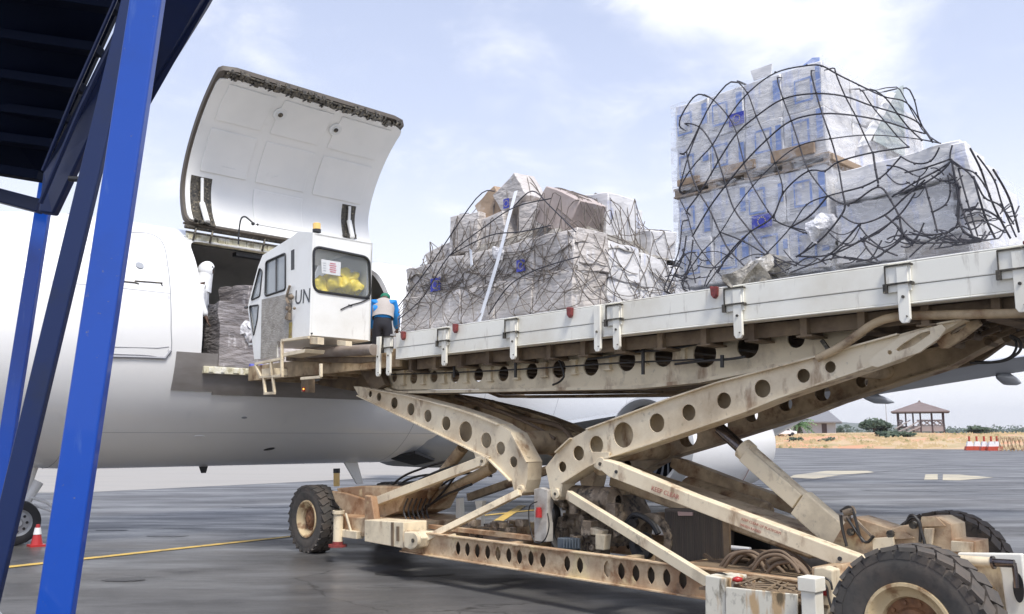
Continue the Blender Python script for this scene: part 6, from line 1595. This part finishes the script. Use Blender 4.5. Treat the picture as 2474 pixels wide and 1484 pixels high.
# ================================================================== PEOPLE
def skinned(name, J, E_, m, parent, root='pelvis', sub=2, org=None, lump=0):
    me = bpy.data.meshes.new(name); keys = list(J); org = org if org is not None else world_of(parent)
    me.from_pydata([J[k][0] - org for k in keys], [(keys.index(x), keys.index(y)) for x, y in E_], [])
    o = bpy.data.objects.new(name, me); col.objects.link(o)
    md = o.modifiers.new('skin', 'SKIN'); md.use_smooth_shade = True
    sv = me.skin_vertices[0].data
    for i, k in enumerate(keys):
        r_ = J[k][1]; sv[i].radius = r_ if isinstance(r_, tuple) else (r_, r_)
        sv[i].use_root = (k == root)
    ms = o.modifiers.new('sub', 'SUBSURF'); ms.levels = sub; ms.render_levels = sub
    me.materials.append(m)
    if parent is not None: o.parent = parent
    else: o.location = org
    return o
def build_person(base, fwd, H, lean, label, top_m, leg_m, hood, arms, cap=None, vest=None, bow=0):
    """base: world floor point; fwd: facing direction; lean: forward bend at the hips in radians"""
    up = EZ; side = fwd.cross(up).normalized(); k = H / 1.75
    hip = base + up * .93 * k
    tdir = (up * math.cos(lean) + fwd * math.sin(lean)).normalized()
    tf = (fwd * math.cos(lean) - up * math.sin(lean)).normalized()
    chest = hip + tdir * .33 * k; neck = hip + tdir * .52 * k; hd = neck + (tdir * (.8 - bow * .5) + fwd * (.15 + bow)).normalized() * .17 * k
    J = {'pelvis': (hip, (.15 * k, .11 * k)), 'waist': (hip + tdir * .16 * k, (.13 * k, .10 * k)), 'chest': (chest, (.165 * k, .12 * k)), 'neckb': (hip + tdir * .46 * k, (.10 * k, .08 * k)), 'neck': (neck, .055 * k), 'head': (hd, (.085 * k, .10 * k)), 'crown': (hd + tdir * .10 * k, (.07 * k, .08 * k))}
    E_ = [('pelvis', 'waist'), ('waist', 'chest'), ('chest', 'neckb'), ('neckb', 'neck'), ('neck', 'head'), ('head', 'crown')]
    hands = {}
    for s, n_ in ((-1, 'l'), (1, 'r')):
        sh = hip + tdir * .43 * k + side * s * .19 * k; el, wr = arms[n_]
        el = sh + (side * el[0] + up * el[1] + fwd * el[2]).normalized() * .29 * k; wr = el + (side * wr[0] + up * wr[1] + fwd * wr[2]).normalized() * .26 * k
        J['sh' + n_] = (sh, .062 * k); J['el' + n_] = (el, .048 * k); J['wr' + n_] = (wr, .033 * k)
        E_ += [('neckb', 'sh' + n_), ('sh' + n_, 'el' + n_), ('el' + n_, 'wr' + n_)]
        hands[n_] = (wr, (wr - el).normalized())
        J['hp' + n_] = (hip - up * .06 + side * s * .09 * k, .095 * k); J['kn' + n_] = (base + up * .48 * k + side * s * .11 * k + fwd * .03, .063 * k); J['an' + n_] = (base + up * .09 * k + side * s * .12 * k - fwd * .02, .045 * k); J['to' + n_] = (base + up * .04 * k + side * s * .13 * k + fwd * .17 * k, .038 * k)
        E_ += [('pelvis', 'hp' + n_), ('hp' + n_, 'kn' + n_), ('kn' + n_, 'an' + n_), ('an' + n_, 'to' + n_)]
    for n_, (wr, d) in hands.items():
        pal = wr + d * .05 * k; J['pa' + n_] = (pal, (.036 * k, .018 * k)); E_.append(('wr' + n_, 'pa' + n_)); sd_ = d.cross(fwd).normalized() if abs(d.dot(fwd)) < .95 else side
        pal2 = wr + d * .09 * k; J['pb' + n_] = (pal2, (.036 * k, .015 * k)); E_.append(('pa' + n_, 'pb' + n_))
        for q in range(4):
            f0 = pal2 + sd_ * (q - 1.5) * .019 * k; f1 = f0 + d * (.038, .044, .041, .032)[q] * k; f2 = f1 + (d * .8 + fwd * .5).normalized() * .034 * k
            for nm, p, r_ in (('fa', f0 + d * .012, .0095), ('fb', f1, .009), ('fc', f2, .007)): J['%s%d%s' % (nm, q, n_)] = (p, r_ * k)
            E_ += [('pb' + n_, 'fa%d%s' % (q, n_)), ('fa%d%s' % (q, n_), 'fb%d%s' % (q, n_)), ('fb%d%s' % (q, n_), 'fc%d%s' % (q, n_))]
        t0 = pal + sd_ * -.04 * k; J['th' + n_] = (t0 + d * .01, .011 * k); J['ti' + n_] = (t0 + d * .045 * k - sd_ * .012, .009 * k); E_ += [('pa' + n_, 'th' + n_), ('th' + n_, 'ti' + n_)]
    body = skinned('person', J, E_, M['skin'], None, org=base); tag(body, label, 'person')
    # face features
    fc = hd + fwd * .10 * k + tdir * .01
    mb = MB(); mb.prism([fc + tdir * .03 - side * .012, fc + tdir * .03 + side * .012, fc - tdir * .02 + side * .016, fc - tdir * .02 - side * .016], fwd * .02); 
    for s in (-1, 1): mb.ball(hd + fwd * .088 * k + tdir * .025 * k + side * s * .032 * k, .012 * k, 1, 1, 1, 1)
    mb.ball(hd + side * .086 * k, .022 * k, .5, 1, 1.3, 1); mb.ball(hd - side * .086 * k, .022 * k, .5, 1, 1.3, 1); mb.ball(hd + fwd * .09 * k - tdir * .05 * k, .018 * k, 1.2, .6, .5, 1)
    mb.build('face', M['skin'], body, smooth=60)
    def grow(keys, g): return {q: (J[q][0], tuple(x + g + (.012 if q == 'pelvis' and g > .021 else 0) for x in J[q][1]) if isinstance(J[q][1], tuple) else J[q][1] + g) for q in keys}
    tk = ['pelvis', 'waist', 'chest', 'neckb', 'shl', 'shr', 'ell', 'elr', 'wrl', 'wrr'] 
    te = [e for e in E_ if e[0] in tk and e[1] in tk]
    skinned('jacket', grow(tk, .034), te, M[top_m], body)
    lk = ['pelvis', 'waist', 'hpl', 'hpr', 'knl', 'knr', 'anl', 'anr']; le = [e for e in E_ if e[0] in lk and e[1] in lk]
    skinned('trousers', grow(lk, .024), le, M[leg_m], body)
    mb = MB()
    for n_ in 'lr': P = J['an' + n_][0]; mb.obox((P + J['to' + n_][0]) / 2 - up * .01, fwd * .13 * k, side * .05 * k, up * .045 * k)
    mb.build('shoes', M['trousers'], body, bevel=.02)
    if hood:
        mb = MB(); bm = mb.bm; m_ = bmesh.new(); bmesh.ops.create_icosphere(m_, subdivisions=3, radius=1)
        for f in [f for f in m_.faces if f.calc_center_median().y > .72 and abs(f.calc_center_median().x) < .55 and -.6 < f.calc_center_median().z < .35]: m_.faces.remove(f)
        Mx_ = Matrix((side.to_4d(), fwd.to_4d(), tdir.to_4d(), (0, 0, 0, 1))).transposed()
        for i in range(3): Mx_[3][i] = 0; Mx_[i][3] = (hd + tdir * .03)[i]
        Mx_[3][3] = 1
        mb.merge(m_, Mx_ @ Matrix.Diagonal((.125 * k, .14 * k, .165 * k, 1))); m_.free()
        mb.cyl(neck - tdir * .15, hd - tdir * .0, .165 * k, .118 * k, 16, False)
        mb.build('hood', M[top_m], body, smooth=70)
    else:
        mb = MB(); mb.ball(hd + tdir * .05 * k - fwd * .005, .102 * k, 1, 1.05, .85, 3); mb.build('cap' if cap else 'hair', M[cap or 'hair'], body, smooth=60)
    if vest:
        mb = MB(); rg = []
        for t, ws, wf in ((.08, .215, .165), (.18, .21, .16), (.30, .22, .165), (.40, .22, .155), (.47, .185, .12), (.51, .11, .09)):
            c = hip + tdir * t * k; rg.append([mb.bm.verts.new(c + side * ws * k * math.cos(q) + tf * wf * k * math.sin(q)) for q in [2 * math.pi * i / 20 for i in range(20)]])
        for A, B in zip(rg, rg[1:]):
            for q in range(20): mb.bm.faces.new((A[q], A[(q + 1) % 20], B[(q + 1) % 20], B[q]))
        mb.build('vest', M[vest], body, smooth=70)
    return body
build_person(F(-14.36, 6.24, 2.765), (EB * .82 + EA * .57).normalized(), 1.80, .10, 'person in a white hooded coverall standing inside the open cargo doorway', 'coverall', 'trousers', True,
             {'l': ((-.1, -1, .05), (0, -1, .25)), 'r': ((.15, -1, .1), (0, -1, .45))})
build_person(F(-12.5, 8.72, 2.80), (-EA * .75 + EB * .66).normalized(), 1.54, .40, 'person in blue shirt and beige vest bending away between cab and heaped load', 'blueshirt', 'trousers', False,
             {'l': ((-.35, -1, .2), (0, -1, .5)), 'r': ((.2, -1, .3), (0, -.8, .6))}, cap='greencap', vest='vest', bow=1.1)

# ================================================================== BLUE BOARDING STAIRS (near left)
st = thing('boarding_stairs', 'tall blue painted steel boarding stairs standing close at the left edge', 'boarding stairs', Vector((-1.6, 3.3, 0)))
def post(name, x0, y0, x1, y1, w, Y0, Y1=None, m='blue', dep=None, rot=0.0):
    Y1 = Y0 if Y1 is None else Y1; P, Q = wy(x0, y0, Y0), wy(x1, y1, Y1)
    W = w / 2125 * (Y0 + Y1) / 2; dep = W if dep is None else dep
    sdv = Vector((math.cos(rot), math.sin(rot), 0)); d = (Q - P).normalized(); s = (sdv - d * sdv.dot(d)).normalized()
    mb = MB(); mb.bar(P, Q, W, dep, side=s); return mb.build(name, M[m], st, bevel=.008, bseg=3)
post('leg', 134 - .1496 * 330, 1484 + 330, 357 + .15 * 250, -250, 80, 3.0, 3.0, rot=.06, dep=.05)
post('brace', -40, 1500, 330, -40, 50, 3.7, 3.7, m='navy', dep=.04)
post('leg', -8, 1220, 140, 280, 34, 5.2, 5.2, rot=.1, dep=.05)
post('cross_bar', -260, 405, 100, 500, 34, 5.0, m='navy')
mb = MB()   # stringer running up to the right, seen from below
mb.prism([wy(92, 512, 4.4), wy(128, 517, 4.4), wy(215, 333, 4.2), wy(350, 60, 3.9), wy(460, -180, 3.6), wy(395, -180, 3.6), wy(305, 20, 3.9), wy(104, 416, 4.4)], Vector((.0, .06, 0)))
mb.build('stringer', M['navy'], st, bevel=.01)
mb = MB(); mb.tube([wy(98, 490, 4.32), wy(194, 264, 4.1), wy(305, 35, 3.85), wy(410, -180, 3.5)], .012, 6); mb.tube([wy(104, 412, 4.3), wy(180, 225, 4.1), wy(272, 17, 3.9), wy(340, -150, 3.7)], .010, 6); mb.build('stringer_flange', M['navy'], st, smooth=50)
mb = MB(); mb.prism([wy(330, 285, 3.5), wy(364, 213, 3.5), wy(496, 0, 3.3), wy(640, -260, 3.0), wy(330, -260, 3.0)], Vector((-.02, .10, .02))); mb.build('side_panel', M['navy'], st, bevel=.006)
mb = MB()
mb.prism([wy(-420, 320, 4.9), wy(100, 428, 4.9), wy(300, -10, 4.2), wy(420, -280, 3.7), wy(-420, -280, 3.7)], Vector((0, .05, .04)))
mb.build('tread_underside', M['shadednavy'], st)
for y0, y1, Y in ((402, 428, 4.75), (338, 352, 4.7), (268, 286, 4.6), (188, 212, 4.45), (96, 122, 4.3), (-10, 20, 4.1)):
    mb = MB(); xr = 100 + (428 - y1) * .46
    P, Q = wy(-320, y0 - (xr + 320) * .10, Y), wy(xr, y1, Y); mb.bar(P, Q, .09, .05, side=Vector((0, 1, 0))); mb.build('tread_riser', M['shadednavy'], st, bevel=.004)
mb = MB(); P = wy(182, 432, 4.1); mb.cyl(P - Vector((.03, 0, 0)), P + Vector((.05, 0, -.005)), .014, n=10); mb.build('bolt', M['gasket'], st)
post('foot_plate', -150, 1330, 20, 1530, 26, 2.8, m='metalgrey')
# cone by the nose wheel
c = wz(88, 1320, 0.0)
mb = MB(); mb.obox(c + EZ * .015, EA * .11, EB * .11, EZ * .015); mb.lathe(c, EZ, [(.03, .085), (.33, .025), (.33, 0)], 20); cn = mb.build('traffic_cone', M['redlens'], None, smooth=40, loc=c); tag(cn, 'small red and white traffic cone behind the nose wheel', 'traffic cone')
mb = MB(); mb.lathe(c, EZ, [(.18, .060), (.28, .042)], 20); mb.build('white_band', M['white'], cn, smooth=40)

# ================================================================== FAR BACKGROUND
YG = 152
def Wy(px, py, Y=YG): return wy(px, py, Y)
gz = thing('gazebo', 'dark timber open-sided gazebo with a grey-brown hipped roof beyond the apron', 'gazebo', Wy(2221, 1045))
gz.rotation_euler.z = -R(24.8); gz.scale = (.9, .9, 1)
xl, xr_ = Wy(2166, 1000).x, Wy(2278, 1000).x; dpt_ = xr_ - xl; zt, zf, zg = Wy(2200, 994).z, Wy(2200, 1030).z, Wy(2200, 1046).z
mb = MB(); ex = .14 * dpt_; A_ = [Vector((x, y, zt)) for x, y in ((xl - ex, YG - ex), (xr_ + ex, YG - ex), (xr_ + ex, YG + dpt_ + ex), (xl - ex, YG + dpt_ + ex))]; top = Vector(((xl + xr_) / 2, YG + dpt_ / 2, Wy(2200, 971, YG + dpt_ / 2).z))
for i in range(4): mb.face([A_[i], A_[(i + 1) % 4], top])
mb.face(A_[::-1]); mb.skirt(A_, EZ * -.18); mb.ball(top, .25, 1, 1, 1, 1); mb.build('roof', M['roof'], gz)
for fx in (0, .18, .34, .5, .75, 1.0):
    for yy in (0, dpt_):
        if yy and fx in (.18, .34): continue
        x = xl + (xr_ - xl) * fx; mb = MB(); mb.bar(Vector((x, YG + yy, zg - .6)), Vector((x, YG + yy, zt)), .28, .28, side=Vector((1, 0, 0))); mb.build('post', M['darkwood'], gz)
mb = MB(); mb.prism([Vector((xl, YG, zf - .25)), Vector((xr_, YG, zf - .25)), Vector((xr_, YG + dpt_, zf - .25)), Vector((xl, YG + dpt_, zf - .25))], EZ * .25); mb.build('floor', M['darkwood'], gz)
mb = MB(); mb.prism([Vector((xl + 2.2, YG - .1, zg + .25)), Vector((xr_, YG - .1, zg + .25)), Vector((xr_, YG - .1, zf)), Vector((xl + 2.2, YG - .1, zf))], Vector((0, .1, 0))); mb.build('skirting_boards', M['palewood'], gz)
zr = zf + 1.05
for x0, x1 in ((xl + (xr_ - xl) * .42, xr_), (xl, xl + (xr_ - xl) * .1)):
    for yy in (0, dpt_):
        mb = MB(); mb.bar(Vector((x0, YG + yy, zr)), Vector((x1, YG + yy, zr)), .12, .12, side=EZ); mb.bar(Vector((x0, YG + yy, zf + .15)), Vector((x1, YG + yy, zf + .15)), .1, .1, side=EZ)
        n_ = max(1, int((x1 - x0) / 1.1))
        for k in range(n_):
            p = x0 + (x1 - x0) * k / n_; q = x0 + (x1 - x0) * (k + 1) / n_
            mb.bar(Vector((p, YG + yy, zf + .15)), Vector((q, YG + yy, zr)), .16, .16, side=EZ); mb.bar(Vector((q, YG + yy, zf + .15)), Vector((p, YG + yy, zr)), .16, .16, side=EZ)
        mb.build('balustrade', M['palewood'], gz)
mb = MB()
for k in range(6): mb.prism([Vector((xl - .4 + k * .55, YG - 2.6 + k * .45, zg + k * .22)), Vector((xl + 2.0 + k * .3, YG - 2.6 + k * .45, zg + k * .22)), Vector((xl + 2.0 + k * .3, YG - 2.2 + k * .45, zg + k * .22)), Vector((xl - .4 + k * .55, YG - 2.2 + k * .45, zg + k * .22))], EZ * .08)
for o_ in (0, 1.8): mb.bar(Vector((xl - .5 + o_, YG - 2.7, zg + .7)), Vector((xl + 2.2 + o_, YG, zr)), .14, .14, side=EZ); mb.bar(Vector((xl - .5 + o_, YG - 2.7, zg)), Vector((xl + 2.2 + o_, YG, zf)), .2, .14, side=EZ)
mb.build('stairs', M['palewood'], gz)
# house
YH = 185; hs = thing('house', 'pale blue-grey bungalow with a grey hipped roof behind the palm', 'house', wy(1985, 1047, YH))
hs.rotation_euler.z = -R(21)
x0, x1 = wy(1880, 1020, YH).x, wy(2014, 1020, YH).x; ze, zb_ = wy(1985, 1019, YH).z, wy(1985, 1050, YH).z - 1.5
mb = MB(); mb.prism([Vector((x0, YH, zb_)), Vector((x1, YH, zb_)), Vector((x1, YH + 9, zb_)), Vector((x0, YH + 9, zb_))], EZ * (ze - zb_)); mb.build('wall', M['housewall'], hs)
mb = MB(); A_ = [Vector((x, y, ze)) for x, y in ((x0 - 1.2, YH - 1.3), (x1 + 1.3, YH - 1.3), (x1 + 1.3, YH + 10.3), (x0 - 1.2, YH + 10.3))]; r0, r1 = Vector((x0 + 3.5, YH + 4.5, wy(2000, 989, YH).z)), Vector((x1 - 1.4, YH + 4.5, wy(2000, 989, YH).z))
mb.face([A_[0], A_[1], r1, r0]); mb.face([A_[1], A_[2], r1]); mb.face([A_[2], A_[3], r0, r1]); mb.face([A_[3], A_[0], r0]); mb.face(A_[::-1]); mb.skirt(A_, EZ * -.25); mb.build('roof', M['houseroof'], hs)
mb = MB(); mb.prism([Vector((x1 - 2.6, YH - .05, zb_)), Vector((x1 - 1.6, YH - .05, zb_)), Vector((x1 - 1.6, YH - .05, ze - .4)), Vector((x1 - 2.6, YH - .05, ze - .4))], Vector((0, .04, 0))); mb.build('door', M['darkwood'], hs)
# foliage
def leaves(name, C, rx, ry, rz_, n, ls, m, parent, lumps=7, seed=0):
    q = random.Random(seed); mb = MB(); bm = mb.bm; L_ = []
    for k in range(lumps): L_.append((Vector((q.uniform(-.6, .6) * rx, q.uniform(-.6, .6) * ry, q.uniform(-.5, .6) * rz_)), q.uniform(.35, .6)))
    for k in range(n):
        c, f = L_[k % lumps]; d = Vector((q.gauss(0, 1), q.gauss(0, 1), q.gauss(0, 1))).normalized() * (q.random() ** .35)
        P = C + c + Vector((d.x * rx * f, d.y * ry * f, d.z * rz_ * f)); u = Vector((q.gauss(0, 1), q.gauss(0, 1), q.gauss(0, .6))).normalized(); v = u.orthogonal().normalized()
        s = ls * q.uniform(.6, 1.3); bm.faces.new([bm.verts.new(P + u * s), bm.verts.new(P + v * s * .5), bm.verts.new(P - u * s), bm.verts.new(P - v * s * .5)])
    return mb.build(name, m, parent)
def tree(px0, px1, py0, py1, Y, lb, m='leaf', n=700, ls=None, cat='tree', name='tree', group=None, seed=0, trunk=True):
    A, B = wy(px0, py1, Y), wy(px1, py0, Y); C = (A + B) / 2; rx, rz_ = (B.x - A.x) / 2, (B.z - A.z) / 2
    base = Vector((C.x, Y, A.z)); t = thing(name, lb, cat, base, group)
    leaves('crown', C, rx * 1.05, rx * .9, rz_ * 1.1, n, ls or rx * .13, M[m], t, seed=seed)
    if trunk:
        mb = MB(); mb.tube([base - EZ * .8, base + EZ * rz_ * .5, C + EZ * rz_ * .1], [rx * .07, rx * .05, rx * .02], 7)
        for k in range(4): a_ = k * 1.6; mb.tube([base + EZ * rz_ * .5, C + Vector((math.cos(a_) * rx * .5, math.sin(a_) * rx * .4, rz_ * .1))], [rx * .035, rx * .01], 5)
        mb.build('trunk', M['bark'], t)
    return t
tree(2070, 2152, 1009, 1048, 165, 'dense dark green round tree between the house and the gazebo', n=1500, seed=2)
tree(2326, 2393, 1031, 1050, 170, 'low dark bush at the far right beyond the red and white barriers', n=700, cat='bush', name='bush', seed=3)
tree(2116, 2204, 1043, 1057, 140, 'broad low green shrub in front of the gazebo stairs', n=900, cat='shrub', name='shrub', seed=4, trunk=False, group='shrubs on the dry bank')
tree(1978, 2020, 1056, 1070, 139, 'green shrub on the dry bank below the house, nearer the gazebo', n=350, cat='shrub', name='shrub', seed=5, trunk=False, group='shrubs on the dry bank')
tree(1904, 1944, 1055, 1070, 141, 'green shrub on the dry bank below the palm', n=350, cat='shrub', name='shrub', seed=6, trunk=False, group='shrubs on the dry bank')
tree(2014, 2048, 1024, 1048, 260, 'hazy blue-green tree just right of the house', n=400, seed=7)
r6 = random.Random(9)
far = MB(); 
for k in range(60):
    px = 1900 + k * 12 + r6.uniform(-5, 5); Y = r6.uniform(420, 900); C = wy(px, 1047 - r6.uniform(0, 6), Y); C.z = max(2.5, C.z)
    for q in range(60):
        d = Vector((r6.gauss(0, 1), r6.gauss(0, 1), r6.gauss(0, .8))).normalized() * r6.random() ** .4 * r6.uniform(2, 6); P = C + d; u = Vector((r6.gauss(0, 1), r6.gauss(0, 1), r6.gauss(0, 1))).normalized() * 1.3; v = u.orthogonal() * .7
        far.bm.faces.new([far.bm.verts.new(P + u), far.bm.verts.new(P + v), far.bm.verts.new(P - u)])
fo = far.build('far_trees', M['leaf'], None); tag(fo, 'hazy belt of distant trees along the horizon', 'trees', kind='stuff')
# palm
bp0 = wy(1928, 1046, 165); pm = thing('palm_tree', 'bright green bushy palm in front of the bungalow', 'palm tree', bp0)
mb = MB(); mb.tube([bp0 - EZ, bp0 + EZ * 1.6], [.35, .25], 10); mb.build('trunk', M['bark'], pm)
mb = MB(); q = random.Random(4)
for k in range(46):
    az = q.uniform(0, 6.28); el = q.uniform(-.1, 1.25); L_ = q.uniform(2.4, 4.2); hd = Vector((math.cos(az), math.sin(az), 0)); P = bp0 + EZ * 1.5; prev = P
    for i in range(1, 9):
        t = i / 8; cur = P + hd * L_ * t * math.cos(el * (1 - .3 * t)) + EZ * (L_ * t * math.sin(el) - 1.3 * t * t * L_ * .5); sd_ = hd.cross(EZ)
        for s in (-1, 1):
            tip = (prev + cur) / 2 + sd_ * s * (.55 * (1 - t * .6)) - EZ * .25; mb.face([prev, cur, tip])
        prev = cur
mb.build('fronds', M['leaf_palm'], pm)
# lamp post
lp = thing('lamp_post', 'slender grey lamp post with two lamp heads behind the gazebo', 'lamp post', wy(2143, 1046, 230))
b0 = wy(2143, 1046, 230); tz = wy(2143, 969, 230).z
mb = MB(); mb.cyl(b0, Vector((b0.x, b0.y, tz)), .14, .08, 8); mb.build('pole', M['metalgrey'], lp)
for s in (-1, 1): mb = MB(); mb.obox(Vector((b0.x + s * .7, b0.y, tz)), Vector((.7, 0, 0)), Vector((0, .25, 0)), EZ * .14); mb.build('lamp_head', M['metalgrey'], lp)
# parked white car far away
cp = wy(1895, 1054, 150); cr = thing('parked_car', 'small white car parked beyond the bank near the palm', 'car', cp)
mb = MB(); X_ = Vector((1, 0, 0)); Y_ = Vector((0, 1, 0))
mb.prism([cp + X_ * x + EZ * z for x, z in ((-2.1, .35), (2.1, .35), (2.15, .8), (1.2, .95), (.7, 1.45), (-1.0, 1.45), (-1.6, .95), (-2.15, .85))], Y_ * 1.7); mb.build('body', M['white'], cr, bevel=.06)
mb = MB(); mb.prism([cp - Y_ * .02 + X_ * x + EZ * z for x, z in ((1.0, .98), (.62, 1.36), (-.9, 1.36), (-1.35, .98))], Y_ * .02); mb.build('window', M['gasket'], cr)
for x in (-1.35, 1.35):
    mb = MB(); mb.cyl(cp + X_ * x + EZ * .33 - Y_ * .03, cp + X_ * x + EZ * .33 + Y_ * 1.7, .33, n=16); mb.build('wheel', M['black'], cr)
# barriers
names = ['leftmost of the row', 'second from the left', 'third from the left', 'fourth from the left', 'rightmost of the row']
for k, px in enumerate((2345, 2363, 2381, 2398, 2412)):
    P = wz(px, 1088.5 + rnd.uniform(-.5, .5), .0); t = thing('road_barrier', 'red and white road barrier on the apron edge, %s' % names[k], 'barrier', P, 'red and white barriers on the apron edge')
    mb = MB(); mb.prism([P + X_ * x + EZ * z for x, z in ((-.62, 0), (.62, 0), (.5, .5), (-.5, .5))], Y_ * .5); mb.build('base', M['coneor'], t)
    mb = MB(); mb.prism([P + Y_ * .1 + X_ * x + EZ * z for x, z in ((-.42, .45), (.42, .45), (.28, 1.1), (-.28, 1.1))], Y_ * .3); mb.build('top', M['white'], t)
    mb = MB(); mb.cyl(P + Y_ * .25 + EZ * 1.1, P + Y_ * .25 + EZ * 1.75, .13, n=8); mb.build('marker', M['coneor'], t)
for k, (px, lb) in enumerate(((2428, 'rusty brown frame stack beside the red and white barriers'), (2456, 'rusty brown frame stack at the far right edge of the apron'))):
    P = wz(px, 1089.5, 0); mb = MB()
    for i in range(4):
        x = -.8 + i * .5; mb.bar(P + X_ * x, P + X_ * (x + .35) + EZ * 1.7, .09, .09); mb.bar(P + X_ * (x + .4), P + X_ * x + EZ * 1.6, .09, .09)
    mb.bar(P - X_ * .9 + EZ * 1.5, P + X_ * 1.1 + EZ * 1.6, .1, .1); mb.bar(P - X_ * .9 + EZ * .2, P + X_ * 1.1 + EZ * .2, .1, .1)
    o = mb.build('steel_frame', M['chassis'], None, loc=P); tag(o, lb, 'steel frame', 'rusty frames on the apron edge')
# dry tufts along the bank
mb = MB(); q = random.Random(12)
for k in range(5200):
    x = q.uniform(25, 100); ye = 136 - (x - 39.5) * 0.70 if x > 39.5 else 136 + (39.5 - x) * .4
    t = q.random(); y = ye + t * 26; z = lerp_prof([(0, -.02), (4, .35), (9, .9), (16, 1.6), (24, 2.05), (36, 2.25)], t * 26) + noise.noise(Vector((x * .05, (y - ye) * .07, 0))) * .5 - .05
    if noise.noise(Vector((x * .25, y * .25, 7))) < -.05: continue
    P = Vector((x, y, z)); h = q.uniform(.2, .55); w = q.uniform(.15, .5); mb.face([P - X_ * w, P + X_ * w, P + X_ * q.uniform(-w, w) + EZ * h])
g = mb.build('dry_grass', mat('dry_grass', (.52, .41, .24), .9, layers=[((.20, .21, .08), .35, .54, .62, .9, 5), ((.55, .45, .28), .8, .5, .6, .6, 5)]), None); tag(g, kind='stuff')

# ================================================================== HAZE
mb = MB(); mb.prism([Vector((-4000, -1000, -1.2)), Vector((4000, -1000, -1.2)), Vector((4000, 4500, -1.2)), Vector((-4000, 4500, -1.2))], EZ * 140)
hz = mb.build('haze', None, None); hz.data.materials.clear()
hm = bpy.data.materials.new('haze'); hm.use_nodes = True
for n in list(hm.node_tree.nodes): hm.node_tree.nodes.remove(n)
pv = hm.node_tree.nodes.new('ShaderNodeVolumePrincipled'); pv.inputs['Color'].default_value = (.93, .95, 1.0, 1); pv.inputs['Density'].default_value = .00022; pv.inputs['Anisotropy'].default_value = .3
ho_ = hm.node_tree.nodes.new('ShaderNodeOutputMaterial'); hm.node_tree.links.new(pv.outputs[0], ho_.inputs['Volume'])
hz.data.materials.append(hm); tag(hz, kind='stuff'); hz['label'] = 'pale air fading the far hills'
